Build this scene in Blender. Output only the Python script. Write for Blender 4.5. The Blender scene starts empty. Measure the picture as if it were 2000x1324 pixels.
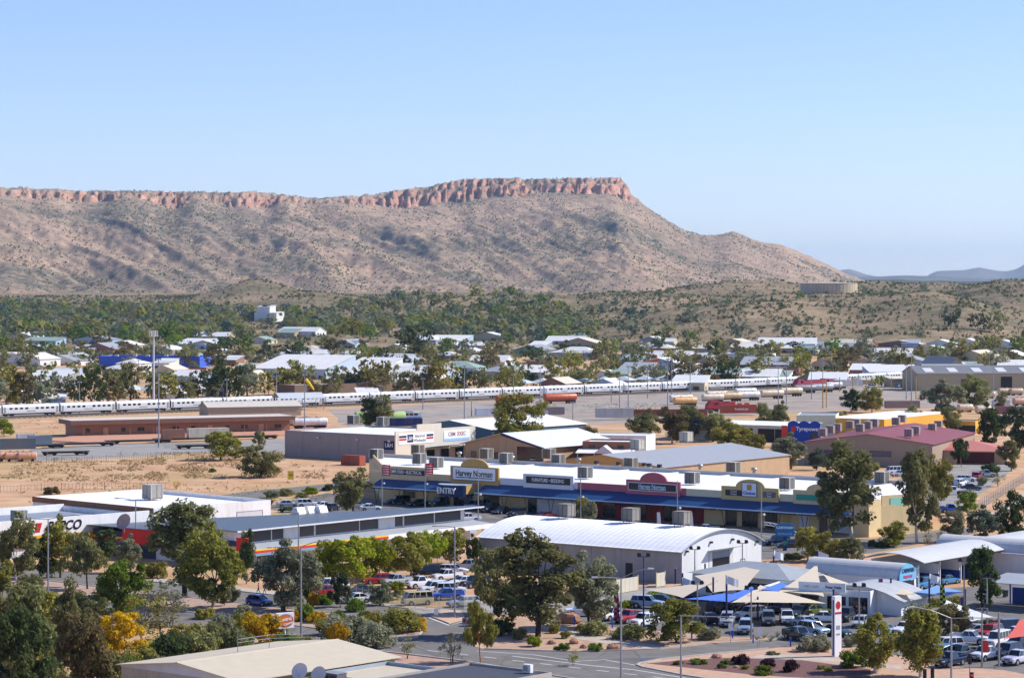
import bpy, math, random
import numpy as np
from mathutils import Vector

# ------------------------------------------------------------------ camera, sky, sun, exposure
sc = bpy.context.scene
COL = sc.collection
F, HC, HY = 5200.0, 47.0, 553.0          # focal length (px of a 2000 px wide frame), eye height (m), row of the eye level
cam_d = bpy.data.cameras.new('camera'); cam = bpy.data.objects.new('camera', cam_d); COL.objects.link(cam)
cam.location = (0, 0, HC); cam.rotation_euler = (math.radians(90), 0, 0)
cam_d.sensor_width = 36; cam_d.lens = 36 * F / 2000; cam_d.shift_y = -(662 - HY) / 2000
cam_d.clip_start = 1; cam_d.clip_end = 120000
sc.camera = cam
SUN_EL, SUN_AZ = math.radians(40), math.radians(13)        # azimuth from +X towards +Y
sv = Vector((math.cos(SUN_EL) * math.cos(SUN_AZ), math.cos(SUN_EL) * math.sin(SUN_AZ), math.sin(SUN_EL)))
w = bpy.data.worlds.new('World'); sc.world = w; w.use_nodes = True
nt = w.node_tree; bg = nt.nodes['Background']
sky = nt.nodes.new('ShaderNodeTexSky'); sky.sky_type = 'NISHITA'; sky.sun_disc = False
sky.sun_elevation = SUN_EL; sky.sun_rotation = math.radians(90) - SUN_AZ
sky.altitude = 600; sky.air_density = 1.0; sky.dust_density = 0.0; sky.ozone_density = 2.2
tint = nt.nodes.new('ShaderNodeMix'); tint.data_type = 'RGBA'; tint.blend_type = 'MULTIPLY'; tint.inputs[0].default_value = 1
tint.inputs[7].default_value = (.81, .855, 1.2, 1)          # one even tint: the dry winter air of the place
nt.links.new(sky.outputs[0], tint.inputs[6]); nt.links.new(tint.outputs[2], bg.inputs[0]); bg.inputs[1].default_value = 0.11
sd = bpy.data.lights.new('sun', 'SUN'); sun = bpy.data.objects.new('sun', sd); COL.objects.link(sun)
sd.energy = 4.6; sd.angle = math.radians(0.5); sd.color = (1.0, 0.955, 0.88)
sun.rotation_euler = sv.to_track_quat('Z', 'Y').to_euler(); sun.location = (0, 0, 300)
vs = sc.view_settings
vs.view_transform = 'Standard'; vs.look = 'None'; vs.exposure = 0.42; vs.gamma = 1; vs.use_curve_mapping = False
cy = sc.cycles
cy.max_bounces = 5; cy.diffuse_bounces = 3; cy.glossy_bounces = 2; cy.transmission_bounces = 2; cy.volume_bounces = 0
cy.transparent_max_bounces = 4; cy.caustics_reflective = False; cy.caustics_refractive = False
cy.use_denoising = True; cy.sample_clamp_indirect = 4

# ------------------------------------------------------------------ coordinates
def G(px, py, z=0.0):
    """the point of the level z that the photograph shows at column px, row py"""
    Y = F * (HC - z) / (py - HY)
    return ((px - 1000) / F * Y, Y)
def AT(px, D):
    return ((px - 1000) / F * D, D)
def DY(py): return F * HC / (py - HY)
def HT(pb, pt): return (pb - pt) / (pb - HY) * HC            # height of a thing with its foot at row pb and top at row pt
def PM(py): return (py - HY) / HC                             # pixels per metre on the ground at row py
def along(P, d, px):
    a = (px - 1000) / F
    return (a * P[1] - P[0]) / (d[0] - a * d[1])
def rotd(a): return (math.cos(a), math.sin(a))
rnd = random.Random(7)

# ------------------------------------------------------------------ noise for terrain
def _hash(ix, iy, s):
    h = (ix.astype(np.int64) * 374761393 + iy.astype(np.int64) * 668265263 + s * 974711) & 0xffffffff
    h = ((h ^ (h >> 13)) * 1274126177) & 0xffffffff
    return ((h ^ (h >> 16)) & 0xffff) / 65535.0
def vnoise(x, y, s=0):
    ix, iy = np.floor(x), np.floor(y); fx, fy = x - ix, y - iy
    fx = fx * fx * (3 - 2 * fx); fy = fy * fy * (3 - 2 * fy)
    a, b = _hash(ix, iy, s), _hash(ix + 1, iy, s); c, d = _hash(ix, iy + 1, s), _hash(ix + 1, iy + 1, s)
    return (a * (1 - fx) + b * fx) * (1 - fy) + (c * (1 - fx) + d * fx) * fy
def fbm(x, y, o=5, s=0, g=0.5):
    r = 0; a = 1; t = 0
    for i in range(o):
        r = r + a * vnoise(x, y, s + i * 17); t += a; a *= g; x = x * 2.03 + 3.1; y = y * 2.03 + 1.7
    return r / t
def ridged(x, y, o=5, s=0):
    r = 0; a = 1; t = 0
    for i in range(o):
        r = r + a * (1 - np.abs(2 * vnoise(x, y, s + i * 13) - 1)); t += a; a *= 0.5; x = x * 2.07 + 5.3; y = y * 2.07 + 2.9
    return r / t
def sstep(a, b, x):
    t = np.clip((x - a) / (b - a), 0, 1); return t * t * (3 - 2 * t)

# ------------------------------------------------------------------ materials
def lin(c):
    if isinstance(c, str): c = tuple(int(c[i:i + 2], 16) / 255 for i in (0, 2, 4))
    return tuple((v / 12.92 if v <= .04045 else ((v + .055) / 1.055) ** 2.4) for v in c) + (1,)
_M = {}
def nodes(m):
    m.use_nodes = True; t = m.node_tree
    return t, t.nodes['Principled BSDF']
def N(t, typ, **k):
    n = t.nodes.new(typ)
    for a, v in k.items():
        if a in n.inputs.keys() if isinstance(a, str) else False: n.inputs[a].default_value = v
        else: setattr(n, a, v)
    return n
def ramp(t, src, stops, ip='LINEAR'):
    r = t.nodes.new('ShaderNodeValToRGB'); r.color_ramp.interpolation = ip
    e = r.color_ramp.elements
    while len(e) < len(stops): e.new(0.5)
    for q, (p, c) in zip(e, stops): q.position = p; q.color = c if len(c) == 4 else tuple(c) + (1,)
    t.links.new(src, r.inputs[0]); return r
def mix(t, fac, a, b, mode='MIX'):
    m = t.nodes.new('ShaderNodeMix'); m.data_type = 'RGBA'; m.blend_type = mode
    for s, v in ((0, fac), (6, a), (7, b)):
        if hasattr(v, 'links'): t.links.new(v, m.inputs[s])
        else: m.inputs[s].default_value = v
    return m.outputs[2]
def noise(t, scale, detail=4, rough=.55, co=None, dist=0):
    n = t.nodes.new('ShaderNodeTexNoise'); n.inputs['Scale'].default_value = scale
    n.inputs['Detail'].default_value = detail; n.inputs['Roughness'].default_value = rough; n.inputs['Distortion'].default_value = dist
    if co is not None: t.links.new(co, n.inputs['Vector'])
    return n.outputs['Fac']
def coords(t, kind='Object', scale=None):
    c = t.nodes.new('ShaderNodeTexCoord'); o = c.outputs[kind]
    if scale:
        mp = t.nodes.new('ShaderNodeMapping'); mp.inputs['Scale'].default_value = scale; t.links.new(o, mp.inputs['Vector']); o = mp.outputs[0]
    return o
def worldpos(t, scale=None):
    o = t.nodes.new('ShaderNodeNewGeometry').outputs['Position']
    if scale:
        mp = t.nodes.new('ShaderNodeMapping'); mp.inputs['Scale'].default_value = scale; t.links.new(o, mp.inputs['Vector']); o = mp.outputs[0]
    return o
def mat(name, c, rough=.65, var=.10, scale=.6, metal=0, spec=.4, rib=None, ribamp=.02, dirt=None, coat=0, emit=0):
    """plain coloured surface: base colour with blotches and dust; rib=(axis, spacing) adds sheet corrugation as relief"""
    if name in _M: return _M[name]
    m = bpy.data.materials.new(name); _M[name] = m; t, b = nodes(m)
    base = lin(c); co = coords(t)
    dk = tuple(v * (1 - var) for v in base[:3]) + (1,); lt = tuple(min(1, v * (1 + var * .6)) for v in base[:3]) + (1,)
    out = ramp(t, noise(t, scale, 5, .62, co), [(.3, dk), (.7, lt)]).outputs[0]
    if dirt:
        dco = coords(t, 'Object', {'X': (2.2, .12, 1), 'Y': (.12, 2.2, 1), 'Z': (1, 1, 1)}[rib[0]]) if rib else coords(t, 'Object', (1.6, 1.6, .25))
        msk = ramp(t, noise(t, scale * .6, 6, .7, dco), [(.45, (0, 0, 0)), (.7, (1, 1, 1))]).outputs[0]
        k = t.nodes.new('ShaderNodeMath'); k.operation = 'MULTIPLY'; k.inputs[1].default_value = dirt[1]; t.links.new(msk, k.inputs[0])
        out = mix(t, k.outputs[0], out, lin(dirt[0]))
    t.links.new(out, b.inputs['Base Color'])
    b.inputs['Roughness'].default_value = rough; b.inputs['Metallic'].default_value = metal
    b.inputs['Specular IOR Level'].default_value = spec; b.inputs['Coat Weight'].default_value = coat
    if emit: b.inputs['Emission Color'].default_value = base; b.inputs['Emission Strength'].default_value = emit
    if rib:
        wv = t.nodes.new('ShaderNodeTexWave'); wv.bands_direction = rib[0]; wv.wave_profile = 'SIN'
        wv.inputs['Scale'].default_value = 0.314 / rib[1]; t.links.new(co, wv.inputs['Vector'])
        bp = t.nodes.new('ShaderNodeBump'); bp.inputs['Distance'].default_value = ribamp; bp.inputs['Strength'].default_value = 1
        t.links.new(wv.outputs['Fac'], bp.inputs['Height']); t.links.new(bp.outputs[0], b.inputs['Normal'])
    return m
def P(name, c, **k): return mat(name, c, **k)

# ------------------------------------------------------------------ objects
def tag(o, label=None, cat=None, group=None, kind=None):
    if label: o['label'] = label
    if cat: o['category'] = cat
    if group: o['group'] = group
    if kind: o['kind'] = kind
    return o
def empty(name, loc=(0, 0, 0), rz=0, label=None, cat=None, group=None, parent=None):
    o = bpy.data.objects.new(name, None); COL.objects.link(o); o.location = loc if len(loc) == 3 else (loc[0], loc[1], 0)
    o.rotation_euler = (0, 0, rz); o.empty_display_size = .5
    if parent: o.parent = parent
    return tag(o, label, cat, group)
def link(name, me, parent=None, loc=None, rz=0):
    o = bpy.data.objects.new(name, me); COL.objects.link(o)
    if parent: o.parent = parent
    if loc is not None: o.location = loc if len(loc) == 3 else (loc[0], loc[1], 0)
    if rz: o.rotation_euler = (0, 0, rz)
    return o
class MB:
    """collects shapes of one part; build() links them as one mesh object"""
    def __init__(s): s.v = []; s.f = []; s.mi = []; s.m = 0
    def add(s, vs_, fs):
        k = len(s.v); s.v += vs_; s.f += [tuple(i + k for i in f) for f in fs]; s.mi += [s.m] * len(fs); return s
    def box(s, x0, x1, y0, y1, z0, z1):
        return s.add([(x0, y0, z0), (x1, y0, z0), (x1, y1, z0), (x0, y1, z0), (x0, y0, z1), (x1, y0, z1), (x1, y1, z1), (x0, y1, z1)],
                     [(0, 3, 2, 1), (4, 5, 6, 7), (0, 1, 5, 4), (1, 2, 6, 5), (2, 3, 7, 6), (3, 0, 4, 7)])
    def cbox(s, cx, cy, z0, sx, sy, sz): return s.box(cx - sx / 2, cx + sx / 2, cy - sy / 2, cy + sy / 2, z0, z0 + sz)
    def prism_y(s, poly, y0, y1):            # outline in x,z
        n = len(poly); a = [(x, y0, z) for x, z in poly] + [(x, y1, z) for x, z in poly]
        return s.add(a, [tuple(range(n)), tuple(range(2 * n - 1, n - 1, -1))] + [(i + n, (i + 1) % n + n, (i + 1) % n, i) for i in range(n)])
    def prism_x(s, poly, x0, x1):            # outline in y,z
        n = len(poly); a = [(x0, y, z) for y, z in poly] + [(x1, y, z) for y, z in poly]
        return s.add(a, [tuple(range(n - 1, -1, -1)), tuple(range(n, 2 * n))] + [(i, (i + 1) % n, (i + 1) % n + n, i + n) for i in range(n)])
    def prism_z(s, poly, z0, z1):            # outline in x,y
        n = len(poly); a = [(x, y, z0) for x, y in poly] + [(x, y, z1) for x, y in poly]
        return s.add(a, [tuple(range(n - 1, -1, -1)), tuple(range(n, 2 * n))] + [(i, (i + 1) % n, (i + 1) % n + n, i + n) for i in range(n)])
    def tube(s, pts, rads, n=6, cap=True):
        k = len(s.v); pts = [Vector(p) for p in pts]; vs_ = []; fs = []
        if not hasattr(rads, '__len__'): rads = [rads] * len(pts)
        for i, p in enumerate(pts):
            d = (pts[min(i + 1, len(pts) - 1)] - pts[max(i - 1, 0)]).normalized()
            a = d.orthogonal().normalized() if abs(d.z) < .99 else Vector((1, 0, 0)); a = (a - d * a.dot(d)).normalized(); b = d.cross(a)
            if i and a.dot(pa) < 0: a, b = -a, -b
            pa = a
            for j in range(n):
                q = 2 * math.pi * j / n; vs_.append(tuple(p + (a * math.cos(q) + b * math.sin(q)) * rads[i]))
        for i in range(len(pts) - 1):
            for j in range(n): fs.append((i * n + j, i * n + (j + 1) % n, (i + 1) * n + (j + 1) % n, (i + 1) * n + j))
        if cap: fs.append(tuple(range(n - 1, -1, -1))); fs.append(tuple(range((len(pts) - 1) * n, len(pts) * n)))
        return s.add(vs_, fs)
    def lathe(s, prof, n=12, c=(0, 0, 0)):
        vs_ = []; fs = []
        for r, z in prof:
            for j in range(n):
                q = 2 * math.pi * j / n; vs_.append((c[0] + r * math.cos(q), c[1] + r * math.sin(q), c[2] + z))
        for i in range(len(prof) - 1):
            for j in range(n): fs.append((i * n + j, i * n + (j + 1) % n, (i + 1) * n + (j + 1) % n, (i + 1) * n + j))
        fs.append(tuple(range(n - 1, -1, -1))); fs.append(tuple(range((len(prof) - 1) * n, len(prof) * n)))
        return s.add(vs_, fs)
    def mesh(s, name, mats, smooth=False):
        me = bpy.data.meshes.new(name); me.from_pydata(s.v, [], s.f)
        for m in (mats if isinstance(mats, (list, tuple)) else [mats]): me.materials.append(m)
        if any(s.mi): me.polygons.foreach_set('material_index', s.mi)
        if smooth: me.polygons.foreach_set('use_smooth', [True] * len(s.f))
        me.update(); return me
    def build(s, name, mats, parent=None, loc=None, rz=0, smooth=False):
        return link(name, s.mesh(name, mats, smooth), parent, loc, rz)
def box(name, m, parent, *a): return MB().box(*a).build(name, m, parent)
def npmesh(name, V, Fq, mats, smooth=False):
    me = bpy.data.meshes.new(name); V = np.asarray(V, dtype=np.float32); Fq = np.asarray(Fq, dtype=np.int32)
    me.vertices.add(len(V)); me.vertices.foreach_set('co', V.ravel())
    k = Fq.shape[1]; me.loops.add(Fq.size); me.loops.foreach_set('vertex_index', Fq.ravel())
    me.polygons.add(len(Fq)); me.polygons.foreach_set('loop_start', np.arange(0, Fq.size, k, dtype=np.int32))
    me.polygons.foreach_set('loop_total', np.full(len(Fq), k, dtype=np.int32))
    for m in (mats if isinstance(mats, (list, tuple)) else [mats]): me.materials.append(m)
    me.update(calc_edges=True)
    if smooth: me.polygons.foreach_set('use_smooth', [True] * len(Fq))
    return me
def copy_tree(o, parent=None):
    c = o.copy(); COL.objects.link(c); c.parent = parent
    for ch in o.children: copy_tree(ch, c)
    return c
SIDE = bpy.data.scenes.new('side')                       # a side scene in which curves and skins are turned into meshes
def evalmesh(data, prep=None):
    tmp = bpy.data.objects.new('tmp', data); SIDE.collection.objects.link(tmp)
    if prep: prep(tmp)
    with bpy.context.temp_override(scene=SIDE, view_layer=SIDE.view_layers[0]): dg = bpy.context.evaluated_depsgraph_get(); dg.update()
    me = bpy.data.meshes.new_from_object(tmp.evaluated_get(dg)); bpy.data.objects.remove(tmp); return me
def text(body, size, m, parent, loc, rot, name='lettering', ext=.02, bold=0.0, sx=1, align='CENTER'):
    cu = bpy.data.curves.new(name, 'FONT'); cu.body = body; cu.size = size; cu.extrude = ext; cu.offset = bold
    cu.align_x = align; cu.align_y = 'CENTER'; cu.materials.append(m); cu.resolution_u = 3
    me = evalmesh(cu); bpy.data.curves.remove(cu)
    o = bpy.data.objects.new(name, me); COL.objects.link(o); o.parent = parent; o.location = loc; o.rotation_euler = rot; o.scale = (sx, 1, 1)
    return o
R90 = math.pi / 2
# ------------------------------------------------------------------ terrain
def earth_material():
    m = bpy.data.materials.new('red_earth'); t, b = nodes(m); wp = worldpos(t)
    big = noise(t, .012, 6, .6, wp); mid = noise(t, .09, 6, .65, wp); fine = noise(t, 1.1, 6, .7, wp); st = noise(t, .05, 6, .6, worldpos(t, (.35, 1.6, 1)))
    c = ramp(t, mid, [(.32, lin('ab8462')), (.5, lin('c29b79')), (.7, lin('d2b08f'))]).outputs[0]
    dry = ramp(t, fine, [(.3, lin('8f7850')), (.55, lin('b89f6e')), (.75, lin('cdb583'))]).outputs[0]
    k = ramp(t, st, [(.46, (0, 0, 0)), (.58, (1, 1, 1))]).outputs[0]
    k2 = ramp(t, big, [(.40, (0, 0, 0)), (.55, (1, 1, 1))]).outputs[0]
    mm = t.nodes.new('ShaderNodeMath'); mm.operation = 'MULTIPLY'; t.links.new(k, mm.inputs[0]); t.links.new(k2, mm.inputs[1])
    c = mix(t, mm.outputs[0], c, dry)
    c = mix(t, ramp(t, fine, [(.55, (0, 0, 0)), (.8, (.35, .35, .35))]).outputs[0], c, lin('7d6a4c'))
    t.links.new(c, b.inputs['Base Color']); b.inputs['Roughness'].default_value = .95; b.inputs['Specular IOR Level'].default_value = .1
    bp = t.nodes.new('ShaderNodeBump'); bp.inputs['Distance'].default_value = .12; t.links.new(fine, bp.inputs['Height']); t.links.new(bp.outputs[0], b.inputs['Normal'])
    return m
def hill_material(name, tan, tan2, rock, scrub, sc_=1.0, scrubamt=.5, cliff=None):
    m = bpy.data.materials.new(name); t, b = nodes(m); wp = worldpos(t)
    n1 = noise(t, .006 * sc_, 8, .62, wp); n2 = noise(t, .05 * sc_, 6, .65, wp); n3 = noise(t, .25 * sc_, 4, .6, wp)
    c = ramp(t, n2, [(.3, lin(tan2)), (.65, lin(tan))]).outputs[0]
    c = mix(t, ramp(t, n3, [(.52, (0, 0, 0)), (.66, (.75, .75, .75))]).outputs[0], c, lin(rock))
    k = t.nodes.new('ShaderNodeMath'); k.operation = 'MULTIPLY'
    t.links.new(ramp(t, n1, [(.5 - .12 * scrubamt, (0, 0, 0)), (.66 - .1 * scrubamt, (1, 1, 1))]).outputs[0], k.inputs[0])
    t.links.new(ramp(t, noise(t, .11 * sc_, 3, .7, wp), [(.36, (.15, .15, .15)), (.6, (.95, .95, .95))]).outputs[0], k.inputs[1])
    c = mix(t, k.outputs[0], c, lin(scrub))
    if cliff:                                      # steep faces are bare red quartzite with bedding and cracks
        g = t.nodes.new('ShaderNodeNewGeometry'); s = t.nodes.new('ShaderNodeSeparateXYZ'); t.links.new(g.outputs['True Normal'], s.inputs[0])
        st = ramp(t, s.outputs['Z'], [(.48, (1, 1, 1)), (.72, (0, 0, 0))]).outputs[0]
        cr = ramp(t, noise(t, .012, 8, .72, worldpos(t, (1, 1, 5))), [(.3, lin(cliff[0])), (.5, lin(cliff[1])), (.72, lin(cliff[2]))]).outputs[0]
        c = mix(t, st, c, cr)
    t.links.new(c, b.inputs['Base Color']); b.inputs['Roughness'].default_value = 1; b.inputs['Specular IOR Level'].default_value = 0
    bp = t.nodes.new('ShaderNodeBump'); bp.inputs['Distance'].default_value = 2.2 / sc_; bp.inputs['Strength'].default_value = .8
    t.links.new(noise(t, .06 * sc_, 8, .7, wp), bp.inputs['Height']); t.links.new(bp.outputs[0], b.inputs['Normal'])
    return m
def fan(name, a0, a1, na, ys, zf, m, kind='structure', smooth=True):
    a = np.linspace(a0, a1, na); A, Y = np.meshgrid(a, ys); X = A * Y; Z = zf(X, Y)
    V = np.stack([X, Y, Z], -1).reshape(-1, 3); nr, nc = A.shape
    i = np.arange(nr * nc).reshape(nr, nc)
    Fq = np.stack([i[:-1, :-1], i[:-1, 1:], i[1:, 1:], i[1:, :-1]], -1).reshape(-1, 4)
    o = link(name, npmesh(name, V, Fq, m, smooth)); o['kind'] = kind; return o

GR = link('ground', npmesh('ground', [(-40000, -400, 0), (40000, -400, 0), (40000, 90000, 0), (-40000, 90000, 0)], [(0, 1, 2, 3)], earth_material())); GR['kind'] = 'structure'

# foothills: a gentle rise of the plain carrying rocky knolls.  (px of the top, row of the top, distance, half width px, half depth m, sharpness)
KN = [(1640, 577, 2850, 330, 520, 1.0), (1480, 600, 2500, 210, 330, 1.0), (1250, 640, 2250, 120, 170, 1.0), (1800, 585, 2600, 200, 380, 1.1), (1990, 563, 3150, 180, 400, 1.2),
      (1250, 575, 3100, 260, 300, 1.0), (1450, 556, 3500, 260, 380, 1.0), (1690, 563, 3500, 200, 300, 1.0), (1000, 583, 3000, 240, 260, 1.0), (800, 590, 3000, 160, 220, 1.0), (500, 550, 3700, 120, 300, .85),
      (600, 572, 3500, 160, 300, 1.0), (300, 613, 2750, 48, 90, .8), (210, 594, 3300, 26, 90, .8), (655, 652, 2080, 130, 60, .6), (880, 590, 3250, 220, 230, 1.0), (2100, 560, 3300, 220, 500, 1.0),
      (1880, 605, 2350, 90, 150, 1), (1330, 610, 2500, 120, 200, 1), (1560, 640, 2150, 160, 140, 1.0), (1750, 655, 2020, 100, 120, 1.0), (1830, 558, 3700, 260, 420, 1.0)]
def hills_z(X, Y):
    A = X / Y; base = 30 * sstep(1500, 5000, Y) - .5
    best = np.zeros_like(Y)
    for px, py, D, wp, dp, sh in KN:
        zt = HC + (HY - py) / F * D
        b0 = 30 * sstep(1500, 5000, np.array(float(D))) - .5
        da = (A * F + 1000 - px) / wp; dy = (Y - D) / dp
        w_ = np.exp(-(np.abs(da) ** 2 + np.abs(dy) ** 2) ** sh * 1.3) * (zt - b0)
        best = np.maximum(best, w_) + .22 * np.minimum(best, w_)
    nz = (ridged(X / 170, Y / 170, 6, 3) - .55) * .36 + (fbm(X / 45, Y / 45, 4, 9) - .5) * .16
    wob = 1 + nz * sstep(1, 8, best) * 1.0
    return base + best * wob + (fbm(X / 60, Y / 60, 4, 5) - .5) * 2.0 * sstep(1550, 2000, Y) - 3 * sstep(1500, 1450, Y)
HILLM = hill_material('stony_hill', 'a69276', '8a7660', '624a3e', '5a5a46', 1.0, .8)
fan('hills', -.26, .26, 520, np.concatenate([np.linspace(1440, 1950, 26)[:-1], np.linspace(1950, 3900, 300)[:-1], np.linspace(3900, 5600, 50)]), hills_z, HILLM)

# the tableland ridge: crest outline read off the photograph, red cliff band below it, long talus apron with gullies
CR = [(-500, 378), (-200, 372), (0, 367), (60, 370), (120, 372), (200, 373), (310, 374), (350, 377), (430, 377), (500, 376), (560, 382), (620, 391), (650, 388), (700, 384), (760, 377), (800, 371), (850, 363), (895, 354), (950, 351), (1000, 350),
      (1050, 351), (1100, 349), (1160, 352), (1195, 348), (1212, 348), (1218, 358), (1229, 368), (1233, 381), (1250, 396), (1275, 414), (1300, 431), (1330, 449), (1360, 460), (1392, 463), (1415, 457), (1432, 452), (1448, 459), (1470, 470), (1492, 476), (1512, 476), (1530, 481), (1560, 492), (1600, 510), (1640, 529), (1680, 545), (1720, 556), (1900, 575), (2600, 600)]
CL = [(-500, 12), (0, 14), (100, 14), (170, 30), (250, 14), (320, 34), (350, 36), (380, 8), (450, 30), (520, 34), (550, 6), (640, 6), (700, 18), (780, 40), (850, 42), (900, 44), (980, 38), (1060, 32), (1160, 36), (1228, 40), (1240, 8), (1300, 0), (2600, 0)]
cx_, cy_ = np.array(CR, float).T; lx_, ly_ = np.array(CL, float).T
gx_ = np.arange(-600.0, 2700.0, 5.0)
def smooth_(a, w_): k = int(w_ / 5) | 1; return np.convolve(np.pad(a, k // 2, 'edge'), np.ones(k) / k, 'valid')
def mtn_z(X, Y):
    A = X / Y; px = A * F + 1000
    Yc = 7000 + 1.25 * np.clip(px, -400, 1400) + 300 * (fbm(px / 330, px * 0, 4, 21) - .5) + 150 * (fbm(px / 60, px * 0, 3, 44) - .5) + 300 * sstep(1150, 1700, px)
    Yf = 4650 + .35 * np.clip(px, -400, 1400) + 300 * (fbm(px / 300, px * 0, 3, 31) - .5) + 1900 * sstep(1200, 1720, px)
    row = np.interp(px, cx_, cy_) + (fbm(px / 14, px * 0, 4, 77) - .5) * 4.5
    zc = HC + (HY - row) / F * Yc; cl = np.interp(px, lx_, ly_) / F * Yc * (1.25 * fbm(px / 24, px * 0, 4, 5) + .15) * np.where(px < 640, .55, .92)
    t = (Y - Yf) / (Yc - Yf); tt = np.clip(t, 0, 1)
    row0 = np.interp(px, gx_, smooth_(np.interp(gx_, cx_, cy_), 45)); cl0 = np.interp(px, gx_, smooth_(np.interp(gx_, lx_, ly_), 90))      # the apron follows the smoothed crest
    tal = np.maximum(HC + (HY - row0 - cl0) / F * Yc, zc * .5) - 24
    jag = (fbm(px / 6, Y / 45, 5, 91) - .5) * .075 * (.35 + 1.3 * fbm(px / 70, px * 0, 3, 19)) + (ridged(px / 34, Y / 200, 5, 14) - .6) * .028
    step = sstep(.928, .955, tt + jag) * .55 + sstep(.962, .985, tt + jag * .8) * .45
    conc = tt ** 1.45 * .78 + .22 * tt
    sk = px - 430 * (1 - tt)                              # spurs run down towards the right
    gul = (ridged(sk / 170, tt * 1.1, 3, 61) - .58) * 1.35 + (ridged(sk / 58, tt * 2.0, 4, 62) - .55) * .45 + (fbm(px / 22, Y / 160, 5, 63) - .5) * .26
    env = np.sin(np.clip(tt / .95, 0, 1) * math.pi) ** .8
    z = 24 + conc / .95 ** 1.2 * np.clip(tal, 5, None) * np.where(tt > .95, 1, 1) + gul * env * np.clip(tal, 8, None) * .20
    z = z + (cl0 - np.interp(px, gx_, smooth_(np.interp(gx_, lx_, ly_), 35)) * .8) / F * Yc * sstep(.6, .93, tt)
    z = np.minimum(z, 24 + tal + 6 * (fbm(px / 20, Y / 90, 3, 2) - .5) + (cl0 / F * Yc - cl) * sstep(.88, .945, tt))
    z = z + step * (zc - z)
    back = np.clip((t - 1) * 1.0, 0, None)
    return np.where(t > 1, zc - back * 160 - 3, np.where(t < 0, 24 + t * 60, z)) + (fbm(X / 40, Y / 60, 3, 8) - .5) * 5 * np.clip(t * 4, 0, 1)
MTM = hill_material('ridge_slope', 'b59b82', '97806e', '7a5f53', '5e5f52', .32, .55, cliff=('8a6154', 'b3846f', 'cfa890'))
fan('mountain', -.27, .20, 760, np.concatenate([np.linspace(4500, 6300, 90)[:-1], np.linspace(6300, 9300, 290)[:-1], np.linspace(9300, 10900, 12)]), mtn_z, MTM)

# far plain and blue ranges on the horizon
def ridge(name, D, prof, m, depth, rough, seed):
    xs, ys_ = np.array(prof, float).T
    def zf(X, Y):
        px = X / Y * F + 1000; row = np.interp(px, xs, ys_) + (fbm(px / 40, px * 0, 5, seed) - .5) * rough
        zt = HC + (HY - row) / F * D; u = np.clip(1 - np.abs(Y - D) / depth, 0, 1)
        return np.where(u > 0, zt * sstep(0, 1, u) * (1 + .12 * (ridged(X / 900, Y / 900, 4, seed) - .6) * (u < .98)), -5)
    return fan(name, -.25, .30, 420, np.linspace(D - depth, D + depth, 41), zf, m)
ridge('plain', 11500, [(0, 553), (1500, 549), (1750, 546), (1800, 549), (1900, 550), (2000, 551), (2400, 550)], hill_material('wooded_plain', '6b6752', '565646', '4c4a3e', '464c3e', .2, 1.2), 3500, 3, 3)
ridge('near_range', 21000, [(0, 553), (1560, 552), (1650, 541), (1750, 539), (1850, 541), (1920, 545), (2000, 542), (2400, 545)], hill_material('range_near', '8a7a68', '6f6558', '5c5046', '4a4f42', .1, .6), 3000, 4, 8)
ridge('far_range', 30000, [(0, 556), (1600, 551), (1640, 528), (1660, 526), (1690, 536), (1740, 547), (1795, 549), (1812, 537), (1830, 529), (1880, 527), (1912, 524), (1945, 529), (1965, 531), (1985, 527), (2000, 519), (2040, 510), (2100, 516), (2400, 520)], hill_material('range_far', '8f7d6b', '74685a', '5c5046', '50534a', .06, .4), 3500, 3, 12)
def GZ(x, y):
    if y < 1500: return 0.0
    return float(hills_z(np.array([float(x)]), np.array([float(y)]))[0])
# ------------------------------------------------------------------ roads, yards, kerbs
def asphalt(name, c1, c2, sc_=.25):
    m = bpy.data.materials.new(name); t, b = nodes(m); wp = worldpos(t)
    c = ramp(t, noise(t, sc_, 7, .68, wp), [(.3, lin(c1)), (.7, lin(c2))]).outputs[0]
    c = mix(t, ramp(t, noise(t, 6, 3, .6, wp), [(.4, (0, 0, 0)), (.8, (.3, .3, .3))]).outputs[0], c, lin('8d867c'))
    pt = ramp(t, noise(t, .06, 3, .5, wp, 1.5), [(.58, (0, 0, 0)), (.6, (.45, .45, .45))]).outputs[0]
    c = mix(t, pt, c, tuple(v * .72 for v in lin(c1)[:3]) + (1,))
    vr = t.nodes.new('ShaderNodeTexVoronoi'); vr.feature = 'DISTANCE_TO_EDGE'; vr.inputs['Scale'].default_value = .09; t.links.new(wp, vr.inputs['Vector'])
    c = mix(t, ramp(t, vr.outputs[0], [(.0, (.5, .5, .5)), (.012, (0, 0, 0))]).outputs[0], c, tuple(v * .45 for v in lin(c1)[:3]) + (1,))
    t.links.new(c, b.inputs['Base Color']); b.inputs['Roughness'].default_value = .88; b.inputs['Specular IOR Level'].default_value = .25
    return m
ASP = asphalt('asphalt', '66625e', '807b75'); ASP2 = asphalt('pale_asphalt', '8b867f', 'a39e96'); YARD = asphalt('yard_gravel', '8f8376', 'b1a293', .08)
CON = P('footpath_concrete', 'b9ab9a', rough=.9, var=.15, scale=.5); PINKG = P('decomposed_granite', 'b9997f', rough=1, var=.2, scale=.7, dirt=('8b6450', .5))
REDG = P('red_gravel', '9c6249', rough=1, var=.25, scale=1.2); DARKG = P('dark_mulch', '72504a', rough=1, var=.3, scale=1.5); PLAT = P('pink_platform', 'bf8c70', rough=.9, var=.12)
WLINE = P('white_road_paint', 'd8d8d4', rough=.8, var=.15, scale=3)
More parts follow.
